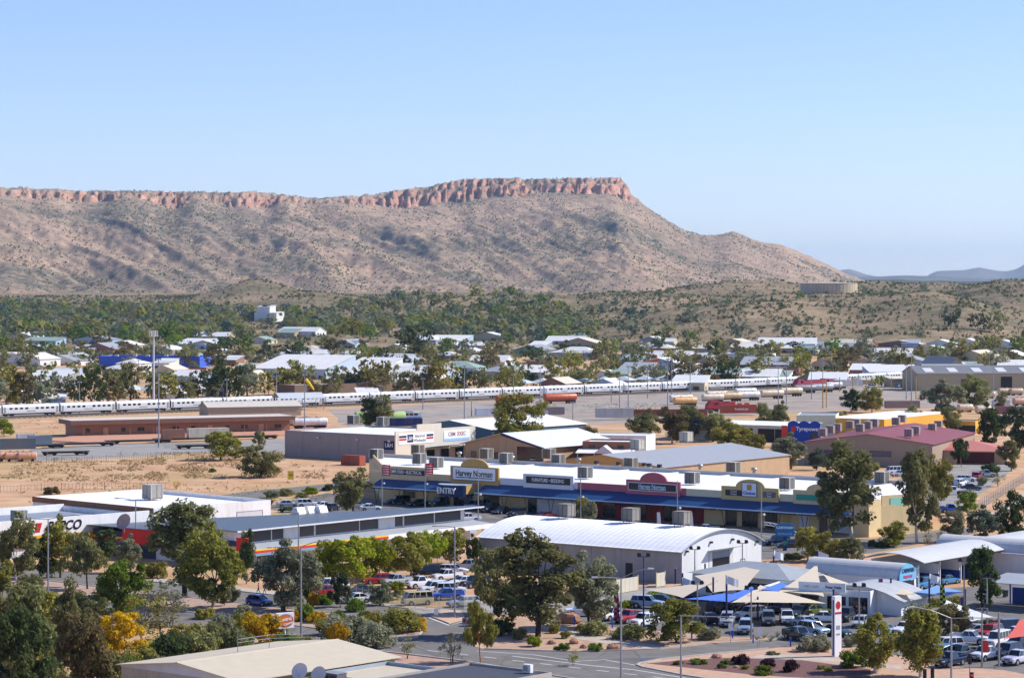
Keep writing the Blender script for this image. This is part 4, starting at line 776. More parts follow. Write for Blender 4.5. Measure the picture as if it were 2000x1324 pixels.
def loft(secs):
    n = len(secs[0]); v = [p for s in secs for p in s]; f = [(i * n + j, (i + 1) * n + j, (i + 1) * n + (j + 1) % n, i * n + (j + 1) % n) for i in range(len(secs) - 1) for j in range(n)]
    f += [tuple(range(n)), tuple(range(len(secs) * n - 1, (len(secs) - 1) * n - 1, -1))]; return v, f
# stations: (x, bottom, top of the lower body, half width).  cab: (x windscreen foot, x roof front, x roof rear, x rear glass foot, belt z, roof z)
SPEC = dict(
    sedan=dict(st=[(2.38, .38, .62, .70), (2.25, .22, .70, .82), (1.6, .2, .86, .90), (.85, .2, .95, .91), (-1.4, .2, .97, .91), (-2.1, .22, 1.0, .87), (-2.38, .35, .92, .76)], cab=(.95, .2, -1.0, -1.75, .93, 1.45), wb=(1.42, -1.38), wr=.32, nw=2),
    hatch=dict(st=[(1.98, .38, .66, .66), (1.85, .22, .76, .80), (1.2, .2, .93, .85), (.8, .2, 1.0, .86), (-1.5, .2, 1.02, .86), (-1.9, .3, 1.0, .80)], cab=(1.05, .35, -1.35, -1.82, .98, 1.52), wb=(1.22, -1.22), wr=.30, nw=2),
    wagon=dict(st=[(2.42, .38, .64, .72), (2.28, .22, .74, .84), (1.6, .2, .92, .91), (.85, .2, .98, .92), (-2.0, .22, 1.0, .91), (-2.42, .32, .98, .84)], cab=(1.0, .3, -1.95, -2.32, .96, 1.5), wb=(1.45, -1.42), wr=.33, nw=3),
    suv=dict(st=[(2.38, .5, .9, .78), (2.28, .34, 1.02, .90), (1.5, .32, 1.12, .94), (.95, .32, 1.16, .95), (-2.1, .34, 1.16, .95), (-2.38, .45, 1.1, .88)], cab=(1.05, .5, -2.0, -2.28, 1.13, 1.83), wb=(1.45, -1.4), wr=.40, nw=3),
    troopy=dict(st=[(2.55, .55, 1.0, .80), (2.5, .4, 1.12, .88), (1.5, .38, 1.2, .90), (.9, .38, 1.24, .92), (-2.3, .38, 1.24, .93), (-2.5, .45, 1.2, .90)], cab=(1.0, .75, -2.38, -2.46, 1.22, 2.12), wb=(1.6, -1.4), wr=.42, nw=4),
    van=dict(st=[(2.3, .4, .95, .76), (2.2, .25, 1.08, .84), (1.5, .22, 1.12, .86), (-2.1, .25, 1.1, .86), (-2.3, .4, 1.08, .82)], cab=(2.1, 1.62, -2.05, -2.24, 1.08, 1.95), wb=(1.3, -1.3), wr=.33, nw=4),
    ute=dict(st=[(2.55, .5, .86, .76), (2.42, .36, .98, .88), (1.6, .34, 1.08, .91), (1.0, .34, 1.1, .92), (-.85, .34, 1.1, .92), (-2.5, .38, 1.1, .91), (-2.6, .5, 1.08, .86)], cab=(1.1, .5, -.62, -.8, 1.08, 1.74), wb=(1.55, -1.5), wr=.39, nw=2, bed=(-.95, -2.5)),
    tray=dict(st=[(2.5, .5, .95, .76), (2.4, .38, 1.06, .86), (1.6, .36, 1.14, .88), (1.0, .36, 1.16, .90), (-.55, .36, 1.16, .90)], cab=(1.05, .65, -.35, -.5, 1.14, 1.86), wb=(1.55, -1.45), wr=.40, nw=1, tray=(-.7, -2.75)))
CARP = {}
def car_meshes(kind):
    if kind in CARP: return CARP[kind]
    s = SPEC[kind]; secs = []
    for x, zl, zt, wd in s['st']: secs.append([(x, -wd * .92, zl), (x, -wd, zl + .16), (x, -wd, zt - .2), (x, -wd * .95, zt - .03), (x, -wd * .55, zt + .03), (x, wd * .55, zt + .03), (x, wd * .95, zt - .03), (x, wd, zt - .2), (x, wd, zl + .16), (x, wd * .92, zl)])
    b = MB(); b.add(*loft(secs)); xa, xb, xc, xd, zb, zr = s['cab']; W0 = max(q[3] for q in s['st']) * .93; W1_ = W0 * .83
    ring0 = [(xa, -W0), (xd, -W0), (xd, W0), (xa, W0)]; ring1 = [(xb, -W1_), (xc, -W1_), (xc, W1_), (xb, W1_)]; xm = (xb + xc) / 2
    v = [(x, y, zb) for x, y in ring0] + [(x, y, zr) for x, y in ring1] + [(xb - .12, -W1_ * .8, zr + .05), (xc + .12, -W1_ * .8, zr + .05), (xc + .12, W1_ * .8, zr + .05), (xb - .12, W1_ * .8, zr + .05)]
    b.add(v, [(0, 1, 5, 4), (1, 2, 6, 5), (2, 3, 7, 6), (3, 0, 4, 7), (4, 5, 9, 8), (5, 6, 10, 9), (6, 7, 11, 10), (7, 4, 8, 11), (8, 9, 10, 11)])
    if 'bed' in s:                     # load bed: raised rails round a dark floor
        x0, x1 = s['bed']; wd = .86
        b.m = 1; b.box(x1 + .1, x0 - .05, -wd + .12, wd - .12, 1.135, 1.15); b.m = 0
        for q in ((x1, x0, -wd - .02, -wd + .1), (x1, x0, wd - .1, wd + .02), (x1 - .02, x1 + .08, -wd + .1, wd - .1)): b.box(*q, 1.05, 1.33)
    if 'tray' in s:
        x0, x1 = s['tray']; b.box(x1, x0, -.94, .94, .88, 1.0); b.m = 1; b.box(x1 + .3, x0 + .3, -.4, .4, .5, .87); b.m = 0
        for q in ((x1, x0, -.95, -.91), (x1, x0, .91, .95), (x1, x1 + .04, -.9, .9)): b.box(*q, 1.0, 1.24)
        for y in (-.8, 0, .8): b.tube([(x0 - .05, y, 1), (x0 - .05, y, 1.85)], .035, 5)
        b.tube([(x0 - .05, -.85, 1.85), (x0 - .05, .85, 1.85)], .035, 5)
    b.m = 1; wr = s['wr']
    for xw in s['wb']:                 # dark wheel arches
        for sg in (-1, 1): b.lathe([(wr * 1.22, 0), (wr * 1.22, .02)], 14); k = len(b.v) - 28; b.v[k:] = [(xw + q[0], sg * (max(z[3] for z in s['st']) * .985 + q[2]), wr + q[1] * .98) for q in b.v[k:]]
    x0 = s['st'][0][0]; xe = s['st'][-1][0] if 'tray' not in s else s['tray'][1]; zf = s['st'][1][1]
    b.box(x0 - .14, x0 + .05, -.72, .72, zf + .06, zf + .24); b.box(xe - .05, xe + .14, -.72, .72, zf + .08, zf + .26); b.box(x0 - .05, x0 + .015, -.4, .4, s['st'][0][2] - .16, s['st'][0][2] - .02)
    me = {'body': b.mesh('body', [PAINT['white'], BLKP])}
    def pane(a, bb, c, d, k=.10, off=.012):
        P4 = [Vector(q) for q in (a, bb, c, d)]; ce = sum(P4, Vector()) / 4; n = (P4[1] - P4[0]).cross(P4[2] - P4[0]).normalized()
        if n.dot(ce - Vector((xm, 0, (zb + zr) / 2))) < 0: n = -n
        o = [ce + (p - ce) * (1 - k) + n * off for p in P4]; i = [ce + (p - ce) * (1 - k) - n * .02 for p in P4]; m = MB()
        return m.add([tuple(q) for q in o + i], [(0, 1, 2, 3), (7, 6, 5, 4), (0, 4, 5, 1), (1, 5, 6, 2), (2, 6, 7, 3), (3, 7, 4, 0)])
    z0, z1 = zb + .05, zr - .02; L_ = lambda p, q, t: tuple(p[i] + (q[i] - p[i]) * t for i in range(3))
    me['windscreen'] = pane(v[3], v[0], v[4], v[7], .10).mesh('windscreen', CGL); me['rear_window'] = pane(v[1], v[2], v[6], v[5], .14).mesh('rear_window', CGL)
    me['side'] = []
    for A_, B_, C_, D_ in ((v[0], v[1], v[5], v[4]), (v[3], v[2], v[6], v[7])):
        n = s['nw']
        for i in range(n): me['side'].append(pane(L_(A_, B_, i / n), L_(A_, B_, (i + 1) / n), L_(D_, C_, (i + 1) / n), L_(D_, C_, i / n), .12).mesh('side_window', CGL))
    t = MB(); t.lathe([(wr * .62, 0), (wr * .95, 0), (wr, .03), (wr, .19), (wr * .95, .22), (wr * .62, .22)], 14); t.v = [(q[0], q[2] - .11, q[1]) for q in t.v]; me['tyre'] = t.mesh('tyre', TYRE)
    r = MB(); r.lathe([(wr * .1, -.01), (wr * .6, .0), (wr * .66, .22), (wr * .6, .23), (wr * .1, .24)], 10); r.v = [(q[0], q[2] - .115, q[1]) for q in r.v]; me['rim'] = r.mesh('rim', RIM)
    zt = s['st'][1][2]; wd = s['st'][1][3]
    h = MB().box(-.12, .06, -.15, .15, -.08, .08); me['head'] = h.mesh('headlight', HEADL); h = MB().box(-.03, .06, -.09, .09, -.14, .14); me['tail'] = h.mesh('tail_light', TAILL); h = MB().box(-.01, .015, -.2, .2, -.06, .06); me['plate'] = h.mesh('number_plate', PLATE)
    me['pos'] = (s['st'][0][0], zt - .14, wd * .78, xe, .95 if kind not in ('ute', 'tray') else .85); CARP[kind] = me; return me
def car(px, py, kind, col, head, label, group=None, cat=None, z=0.03):
    me = car_meshes(kind); s = SPEC[kind]; x, y = G(px, py)
    o = empty({'ute': 'pickup', 'tray': 'flatbed_pickup', 'suv': 'off_road_car', 'troopy': 'off_road_wagon', 'van': 'van', 'wagon': 'station_wagon', 'hatch': 'hatchback', 'sedan': 'sedan'}[kind], (x, y, z), math.radians(head), label, cat or {'ute': 'pickup', 'tray': 'pickup', 'van': 'van'}.get(kind, 'car'), group)
    b = link('body', me['body'], o); b.material_slots[0].link = 'OBJECT'; b.material_slots[0].material = PAINT[col]
    link('windscreen', me['windscreen'], o); link('rear_window', me['rear_window'], o)
    for q in me['side']: link('side_window', q, o)
    wd = max(q[3] for q in s['st']) - .08
    for xw in s['wb']:
        for sg in (-1, 1): w_ = link('wheel', me['tyre'], o, (xw, sg * wd, s['wr'])); link('rim', me['rim'], w_)
    fx_, fz, fy, rx, rz = me['pos']
    for sg in (-1, 1): link('headlight', me['head'], o, (fx_ - .02, sg * fy, fz)); link('tail_light', me['tail'], o, (rx - .02, sg * fy * 1.02, rz))
    link('number_plate', me['plate'], o, (fx_ + .06, 0, .5))
    return o
YG, LG, HG, PG = 'cars in the fenced yard', 'cars for sale in the lot under the sails', 'cars parked before the showroom row', 'cars parked beside the red-roofed hall'
CARS = [
 (737, 1139, 'wagon', 'red', 200, 'faded red station wagon in the fenced yard', YG), (773, 1143, 'ute', 'silver', 214, 'pale pickup with black bonnet right of the red wagon', YG), (822, 1148, 'tray', 'white', 214, 'white flatbed pickup in the middle of the fenced yard', YG),
 (815, 1181, 'van', 'beige', 205, 'old beige van just behind the yard fence', YG), (846, 1158, 'suv', 'white', 210, 'white off-roader facing left between the flatbed and another white one', YG), (880, 1161, 'suv', 'white', 12, 'white off-roader with its dark tailgate to the left', YG),
 (872, 1133, 'ute', 'white', 212, 'white dual-cab pickup beside the black off-roader', YG), (832, 1126, 'suv', 'black', 195, 'black off-roader below the yellow-green trees', YG), (886, 1120, 'wagon', 'white', -14, 'long white station wagon at the back of the yard', YG),
 (915, 1113, 'ute', 'silver', 165, 'silver pickup with canopy at the far end of the yard', YG), (902, 1143, 'sedan', 'white', 215, 'white sedan behind the two white off-roaders', YG), (928, 1147, 'suv', 'charcoal', 215, 'dark-grilled car half hidden by the grey-green tree', YG),
 (872, 1171, 'ute', 'blue', 200, 'blue pickup behind the fence beside the beige van', YG), (905, 1184, 'wagon', 'silver', 205, 'silver wagon nearest the fence corner', YG), (652, 1153, 'van', 'white', 200, 'white van at the left end of the yard', YG), (702, 1161, 'sedan', 'charcoal', 205, 'dark sedan in front of the red wagon', YG),
 (632, 1162, 'sedan', 'red', 205, 'red car half hidden behind the left fence', YG), (694, 1177, 'sedan', 'white', 205, 'white sedan behind the fence left of the small tree', YG), (735, 1169, 'hatch', 'silver', 205, 'silver hatchback behind the small grey-green tree', YG),
 (506, 1182, 'hatch', 'blue', -33, 'bright blue hatchback driving on the road', None),
 (1136, 1203, 'suv', 'white', 186, 'white off-roader parked under the big gum tree', LG), (1196, 1210, 'ute', 'white', 228, 'white pickup with canopy at the left end of the sale row', LG), (1229, 1215, 'ute', 'red', 228, 'red pickup in the sale row', LG), (1258, 1223, 'suv', 'white', 228, 'white off-roader right of the red pickup', LG),
 (1264, 1187, 'suv', 'skyblue', -18, 'pale blue off-roader behind the sale row', LG), (1294, 1180, 'sedan', 'green', -18, 'dark green sedan behind the pale blue off-roader', LG), (1352, 1172, 'sedan', 'navy', -20, 'navy sedan under the beige sail by the warehouse', LG),
 (1402, 1196, 'suv', 'black', 62, 'black off-roader seen from behind under the blue sail', LG), (1432, 1193, 'suv', 'charcoal', 60, 'charcoal car beside the black off-roader', LG), (1452, 1187, 'wagon', 'silver', 60, 'silver car at the back under the blue sail', LG), (1466, 1209, 'suv', 'white', 214, 'white crossover behind the silver-blue off-roader', LG),
 (1385, 1217, 'hatch', 'navy', 100, 'dark blue hatchback right of the round tree', LG), (1456, 1236, 'suv', 'skyblue', 262, 'silver-blue off-roader with bull bar facing the street', LG), (1501, 1219, 'suv', 'grey', 265, 'grey crossover facing the street left of the white one', LG), (1537, 1217, 'suv', 'white', 268, 'white crossover with black roof bars facing the street', LG),
 (1498, 1194, 'sedan', 'silver', 60, 'silver sedan in the second row of the lot', LG), (1482, 1188, 'hatch', 'red', 60, 'bright red car half hidden behind the white crossover', LG), (1530, 1195, 'sedan', 'navy', 60, 'navy sedan in the second row of the lot', LG), (1562, 1203, 'wagon', 'charcoal', 235, 'charcoal wagon behind the white crossover', LG), (1594, 1200, 'sedan', 'yellow', 20, 'yellow-green sedan in the lot', LG),
 (1614, 1214, 'sedan', 'white', -8, 'white sedan parked side-on in front of the yellow-green one', LG), (1560, 1249, 'ute', 'charcoal', -58, 'charcoal pickup nearest the succulent bed', LG), (1589, 1240, 'suv', 'skyblue', -55, 'pale blue off-roader beside the charcoal pickup', LG), (1634, 1241, 'sedan', 'green', -50, 'dark sedan behind the white pylon', LG),
 (1570, 1172, 'suv', 'white', 240, 'white car in the shade below the large beige sail', LG), (1660, 1187, 'suv', 'silver', 236, 'silver crossover beside the standing people', LG), (1698, 1188, 'suv', 'blue', 264, 'bright blue off-roader facing the lot', LG), (1738, 1188, 'ute', 'white', 240, 'white pickup under the small beige sail', LG),
 (1680, 1224, 'hatch', 'silver', 250, 'silver hatchback behind the weeping tree', LG), (1768, 1236, 'wagon', 'white', 230, 'white wagon between the two weeping trees', LG), (1764, 1198, 'sedan', 'cyan', 20, 'teal-blue sedan behind the weeping trees', LG), (1722, 1240, 'sedan', 'skyblue', 230, 'pale sedan half hidden by the left weeping tree', LG),
 (1894, 1257, 'ute', 'white', -22, 'white pickup with door sign under the white sail', LG), (1880, 1287, 'tray', 'grey', 214, 'grey flatbed off-roader behind the light pole', LG), (1925, 1288, 'ute', 'white', 228, 'white pickup with bonnet scoop behind the red flag', LG), (1948, 1264, 'troopy', 'white', 233, 'tall white off-road wagon with many side windows', LG), (1934, 1246, 'suv', 'red', 233, 'red off-roader behind the tall white wagon', LG),
 (1988, 1270, 'suv', 'navy', 226, 'dark blue off-roader under the red sail', LG), (1988, 1296, 'ute', 'pearl', 228, 'pearl pickup with bonnet scoop at the right edge', LG), (1893, 1228, 'suv', 'charcoal', 70, 'dark off-roader seen from behind under the white sail', LG), (1838, 1288, 'suv', 'cyan', 230, 'teal off-roader right of the right weeping tree', LG), (1846, 1272, 'suv', 'white', 200, 'white car behind the teal off-roader', LG), (1984, 1246, 'hatch', 'white', 200, 'white car at the back near the red sail', LG),
 (778, 984, 'suv', 'charcoal', 200, 'dark off-roader under the left end of the blue awning', HG), (818, 988, 'sedan', 'charcoal', 205, 'dark sedan under the blue awning', HG), (858, 990, 'troopy', 'charcoal', 235, 'dark boxy off-road wagon left of the entry sign', HG), (926, 994, 'suv', 'skyblue', 235, 'pale blue off-roader below the entry sign', HG), (958, 1000, 'suv', 'charcoal', 235, 'dark car right of the entry sign', HG), (980, 1003, 'sedan', 'black', 235, 'black sedan right of the entry sign', HG),
 (913, 1019, 'ute', 'white', 200, 'white dual-cab pickup in the open before the entry', HG), (562, 990, 'sedan', 'silver', 12, 'silver sedan at the left of the small car park', HG), (600, 991, 'suv', 'white', 15, 'white crossover beside the silver sedan', HG), (634, 993, 'sedan', 'white', 30, 'white sedan left of the round gum', HG), (648, 997, 'hatch', 'navy', 60, 'navy hatchback left of the round gum', HG), (724, 997, 'sedan', 'white', 10, 'white sedan right of the round gum', HG), (698, 993, 'hatch', 'silver', 10, 'silver hatchback behind the round gum', HG),
 (1010, 1009, 'suv', 'charcoal', 235, 'dark off-roader under the awning before the white bay', HG), (1062, 1013, 'sedan', 'maroon', 220, 'dark red sedan under the awning before the white bay', HG), (1378, 1042, 'ute', 'silver', 190, 'pale pickup under the awning at the red bay', HG), (1518, 1065, 'suv', 'navy', 200, 'dark off-roader behind the car wash entrance sign', HG), (1540, 1069, 'sedan', 'charcoal', 200, 'dark sedan below the car wash entrance sign', HG),
 (1862, 966, 'tray', 'white', 188, 'white flatbed pickup in the right car park', PG), (1897, 957, 'sedan', 'navy', -12, 'navy sedan right of the flatbed', PG), (1874, 950, 'suv', 'white', 60, 'white off-roader behind the flatbed', PG), (1862, 953, 'suv', 'navy', 60, 'dark blue car beside the white off-roader', PG), (1888, 940, 'wagon', 'white', -15, 'white wagon near the red car', PG), (1880, 946, 'hatch', 'silver', 60, 'silver hatchback among the parked row', PG), (1908, 936, 'suv', 'red', 70, 'red off-roader in the right car park', PG), (1925, 932, 'tray', 'silver', 0, 'silver flatbed at the far end of the right car park', PG), (1856, 1001, 'ute', 'blue', 10, 'blue pickup beside the tall gum', PG),
 (1748, 926, 'van', 'white', 200, 'white van behind the showroom row', PG), (1758, 930, 'sedan', 'silver', 200, 'silver sedan behind the showroom row', PG), (1770, 922, 'suv', 'navy', 60, 'dark blue off-roader by the hall wall', PG),
 (1515, 854, 'ute', 'white', 200, 'white pickup outside the tyre shop', None), (1614, 851, 'van', 'white', 190, 'white van beside the blue sign wall', None),
 (1700, 758, 'suv', 'silver', 200, 'silver off-roader in the rail yard', None), (1755, 757, 'suv', 'skyblue', 60, 'pale blue off-roader by the yard shed', None), (1777, 759, 'suv', 'white', 180, 'white off-roader before the yard shed', None), (1850, 1140, 'sedan', 'cyan', 45, 'blue sedan inside a wash bay', None), (1800, 1150, 'suv', 'cyan', 230, 'blue car at the first wash bay', None), (1625, 1075, 'hatch', 'navy', 200, 'dark car behind the white flag', None)]
CARS += [(1517, 1181, 'sedan', 'white', 60, 'white sedan at the back of the lot below the large sail', LG), (1546, 1185, 'hatch', 'charcoal', 60, 'charcoal hatchback at the back of the lot', LG), (1580, 1186, 'suv', 'silver', 240, 'silver off-roader in the shade of the large beige sail', LG), (1575, 1224, 'sedan', 'silver', -55, 'silver sedan between white crossover and pale blue off-roader', LG), (1650, 1212, 'suv', 'charcoal', 250, 'charcoal off-roader right of the white sedan', LG), (1800, 1222, 'sedan', 'silver', 20, 'silver sedan behind the taller weeping tree', LG), (1905, 1240, 'sedan', 'silver', 200, 'silver sedan under the tip of the white sail', LG), (1960, 1236, 'suv', 'charcoal', 200, 'charcoal off-roader behind the red one', LG), (1968, 1284, 'suv', 'charcoal', 228, 'charcoal off-roader left of the pearl pickup', LG), (1855, 1300, 'ute', 'navy', 228, 'navy pickup at the edge of the red soil', LG), (1420, 1222, 'suv', 'silver', 262, 'silver off-roader left of the one with bull bar', LG), (1330, 1192, 'sedan', 'charcoal', -20, 'charcoal sedan behind the clipped round tree', LG)]
for c in CARS: car(*c)
# ------------------------------------------------------------------ railway
# the line of the long passenger train, as world points
TL = [Vector((*G(px, py), 0)) for px, py in ((-130, 821), (0, 815.5), (560, 794.5), (1000, 777), (1430, 760), (1820, 741.5), (2000, 734))]
def arclen(pts):
    d = [0]
    for a, b in zip(pts, pts[1:]): d.append(d[-1] + (b - a).length)
    return d
TD = arclen(TL)
def on(t, pts=TL, D_=TD):
    i = max(0, min(len(pts) - 2, next((k for k in range(len(pts) - 1) if D_[k + 1] >= t), len(pts) - 2)))
    u = (t - D_[i]) / (D_[i + 1] - D_[i]); p = pts[i].lerp(pts[i + 1], u); d = pts[i + 1] - pts[i]; return p, math.atan2(d.y, d.x)
STEEL = P('stainless_steel', 'dcdcdc', var=.05, rough=.42, metal=.15, rib=('Z', .09), ribamp=.006); BOGIE = P('bogie_dark', '2a2624', var=.2); RAILM = P('rail_rust', '6a5a4d', var=.15, rough=.6); SLEEP = P('sleeper_concrete', '9b948a', var=.15)
def bogie(parent, x, z=0):
    b = MB()
    for dx in (-1.25, 1.25):
        for y in (-.72, .72):
            k = len(b.v); b.lathe([(.42, -.06), (.46, -.06), (.46, .06), (.42, .06)], 10); b.v[k:] = [(x + dx + q[0], y + q[2], .5 + q[1]) for q in b.v[k:]]
    b.box(x - 1.9, x + 1.9, -.95, -.8, .4, .75); b.box(x - 1.9, x + 1.9, .8, .95, .4, .75); b.box(x - .3, x + .3, -.9, .9, .55, .9)
    return b
CARL = 22.6
def carriage():
    r = empty('passenger_carriage'); h = CARL / 2
    sec = [(-1.45, 1.0), (-1.5, 1.6), (-1.5, 3.1), (-1.38, 3.6), (-.95, 3.98), (0, 4.1), (.95, 3.98), (1.38, 3.6), (1.5, 3.1), (1.5, 1.6), (1.45, 1.0)]
    MB().prism_x([(y, z) for y, z in reversed(sec)], -h, h).build('body', STEEL, r)
    for x in range(9):
        if x in (4,): continue
        w_ = MB().box(-h + 2.6 + x * 2.1, -h + 3.8 + x * 2.1, -1.515, -1.49, 2.35, 3.0).build('window', CGL, r); MB().box(-h + 2.55 + x * 2.1, -h + 3.85 + x * 2.1, -1.53, -1.502, 3.0, 3.06).build('frame', GALV, w_)
    for x in (-h + .75, h - .75): MB().box(x - .42, x + .42, -1.52, -1.49, 1.15, 3.2).build('door', P('carriage_door', '8d9196'), r)
    MB().box(-1.8, 1.8, -1.512, -1.49, 1.55, 1.85).build('crest_strip', P('crest_grey', '9a9088'), r)
    MB().box(-h + 4.2, h - 4.2, -1.2, 1.2, .62, .99).build('underframe', BOGIE, r)
    for x in (-h + 3, h - 3): bogie(r, x).build('bogie', BOGIE, r)
    for x in (-h - .35, h): MB().box(x, x + .35, -1.2, 1.2, 1.05, 3.5).build('gangway', DARK, r)
    for x in (-6.5, -3, 4, 7): MB().box(x - .9, x + .9, -.6, .6, 4.05, 4.22).build('roof_pod', STEEL, r)
    return r
c0 = None; t = 4.0; i = 0
while t < TD[-1] - 60 and i < 27:
    p, a = on(t + CARL / 2)
    if c0 is None: c0 = o = carriage()
    else: o = copy_tree(c0)
    o.location = (p.x, p.y, .35); o.rotation_euler = (0, 0, a)
    tag(o, 'silver passenger carriage, %s in the long train counted from the left' % ('first' if i == 0 else nth(i)), 'train carriage', 'carriages of the long silver train'); t += CARL + .75; i += 1
for off in (0, -4.6, -9):                                   # rails and sleepers
    rl_ = empty('railway_track', (0, 0, 0), 0, 'railway track %s' % {0: 'under the long silver train', -4.6: 'empty, first in front of the silver train', -9: 'empty, second in front of the silver train'}[off], 'railway track')
    pts = [on(TD[-1] * k / 60) for k in range(61)]; nrm = lambda a: Vector((-math.sin(a), math.cos(a), 0))
    for s in (-.72, .72): MB().tube([p + nrm(a) * (off + s) + Vector((0, 0, .28)) for p, a in pts], .08, 4).build('rail', RAILM, rl_)
    b = MB(); k = 0
    while k < TD[-1]:
        p, a = on(k); q = p + nrm(a) * off; c_, s_ = math.cos(a), math.sin(a); k += 2.1
        b.add([(q.x + c_ * x - s_ * y, q.y + s_ * x + c_ * y, z) for z in (.02, .2) for x, y in ((-.12, -1.3), (.12, -1.3), (.12, 1.3), (-.12, 1.3))], [(4, 5, 6, 7), (0, 1, 5, 4), (1, 2, 6, 5), (2, 3, 7, 6), (3, 0, 4, 7)])
    o = b.build('sleepers', SLEEP, rl_); o['kind'] = 'stuff'
# ---- generic freight pieces
def container(px, py, L_, col, ang, label, z=0, group=None, H_=2.6, name='shipping_container', txt=None):
    m = P('container_' + col, col, var=.10, rough=.6, dirt=('8a6a50', .35)); x, y = G(px, py); o = empty(name, (x, y, z), math.radians(ang), label, 'container', group)
    h = L_ / 2; MB().box(-h + .06, h - .06, -1.16, 1.16, .05, H_ - .05).build('shell', m, o)
    n = max(4, int(L_ / .6)); d = L_ / n
    for s in (-1, 1):
        b = MB()
        for k in range(n): b.box(-h + k * d + .12, -h + (k + 1) * d - .12, min(s * 1.161, s * 1.205), max(s * 1.161, s * 1.205), .16, H_ - .16)
        q = b.build('side_corrugation', m, o); q['kind'] = 'stuff'
    for x_ in (-h, h - .12):
        for y_ in (-1.22, 1.1): MB().box(x_, x_ + .12, y_, y_ + .12, 0, H_).build('corner_post', m, o)
    for z_ in (0, H_ - .13):
        for y_ in (-1.22, 1.1): MB().box(-h + .12, h - .12, y_, y_ + .12, z_, z_ + .13).build('rail', m, o)
    MB().box(h - .055, h - .02, -1.05, -.02, .15, H_ - .15).build('door', m, o); MB().box(h - .055, h - .02, .02, 1.05, .15, H_ - .15).build('door', m, o)
    if txt: text(txt, 1.1, WTXT if txt != '•' else DARK, o, (0.8, -1.23, 1.45), RX, bold=.02)
    return o
def tank(px, py, L_, R_, col, ang, label, wheels=True, z=0, cat='tanker', name='tank_trailer', group=None, col2=None):
    m = P('tank_' + col, col, var=.08, rough=.4, dirt=('a98a6c', .35)); x, y = G(px, py); o = empty(name, (x, y, z), math.radians(ang), label, cat, group); zc = R_ + (1.15 if wheels else .25); h = L_ / 2
    b = MB(); b.lathe([(.01, -h - .25), (R_ * .75, -h - .16), (R_ * .97, -h), (R_, -h + .15), (R_, h - .15), (R_ * .97, h), (R_ * .75, h + .16), (.01, h + .25)], 16); b.v = [(q[2], q[0], q[1] + zc) for q in b.v]; b.build('vessel', m, o, smooth=True)
    for k in range(1, 4):
        b = MB(); b.lathe([(R_ + .01, -.06), (R_ + .05, -.06), (R_ + .05, .06), (R_ + .01, .06)], 16); b.v = [(q[2] - h + L_ * k / 4, q[0], q[1] + zc) for q in b.v]; b.build('band', m, o)
    b = MB().box(-h * .7, h * .7, -.35, .35, zc + R_ - .04, zc + R_ + .08); b.build('walkway', GALV, o)
    for k in (-.4, .4): MB().lathe([(.3, 0), (.3, .25), (.1, .28)], 8, (h * k, 0, zc + R_ + .08)).build('hatch', GALV, o)
    if wheels:
        MB().box(-h, h, -.5, .5, .8, 1.12).build('chassis', BOGIE, o)
        for xk in ([h - 1, h - 2.2, h - 3.4] if L_ < 11 else [h - 1, h - 2.2, h - 3.4, -h + 1, -h + 2.2]):
            for s in (-1, 1): t_ = MB(); t_.lathe([(.3, -.15), (.5, -.15), (.5, .15), (.3, .15)], 10); t_.v = [(xk + q[0], s * 1.0 + q[2], .5 + q[1]) for q in t_.v]; t_.build('wheel', TYRE, o)
    else:
        for k in (-.6, .6): MB().box(h * k - .3, h * k + .3, -R_ * .8, R_ * .8, 0, zc - R_ * .55).build('cradle', BOGIE, o)
    return o
def flatwagon(px, py, L_, ang, label, group):
    x, y = G(px, py); o = empty('flat_wagon', (x, y, 0), math.radians(ang), label, 'rail wagon', group)
    MB().box(-L_ / 2, L_ / 2, -1.3, 1.3, .95, 1.15).build('deck', P('wagon_deck', '4a423c', var=.15), o); MB().box(-L_ / 2 + 2, L_ / 2 - 2, -.3, .3, .6, .949).build('sill', BOGIE, o)
    for k in (-L_ / 2 + 2.2, L_ / 2 - 2.2): bogie(o, k).build('bogie', BOGIE, o)
    return o
AR = 24
FW = 'flat wagons in the siding'
flatwagon(158, 872, 20, AR, 'empty flat wagon in the siding before the station building', FW); flatwagon(62, 876, 19, AR, 'flat wagon carrying the grey-blue container', FW); flatwagon(270, 866, 20, AR, 'flat wagon between the empty one and the rusty container', FW); flatwagon(370, 862, 22, AR, 'flat wagon carrying the rust and cream containers', FW); flatwagon(480, 858, 20, AR, 'empty flat wagon at the right end of the siding', FW)
container(78, 876, 6.6, '7d8d97', AR, 'grey-blue short container on a flat wagon', 1.15); container(50, 866, 5, 'c9ccd0', AR, 'white short container behind the grey-blue one', 0.3); container(16, 883, 15, '6a757c', 20, 'long dark grey container at the left edge', 0.9, H_=2.9); container(338, 863, 6.8, 'a0705c', AR, 'rust-pink container on a flat wagon', 1.15); container(406, 861, 12.5, 'd8cfba', AR, 'long cream container on a flat wagon', 1.15, H_=2.7)
for i, px in enumerate((-8, 28, 53)): tank(px, 901, 4.6, 1.1, 'e0a886', 18, 'peach tank container, %s of three at the left edge' % ('leftmost', 'middle', 'rightmost')[i], False, .1, 'tank', 'tank_container', 'peach tank containers')
fl = flatwagon(128, 889, 13, 16, 'empty semi-trailer parked on the apron', None); fl['category'] = 'trailer'; fl.name = 'semi_trailer'; f2 = flatwagon(385, 876, 12, 18, 'empty semi-trailer beside the dark round bushes', None); f2['category'] = 'trailer'; f2.name = 'semi_trailer.001'
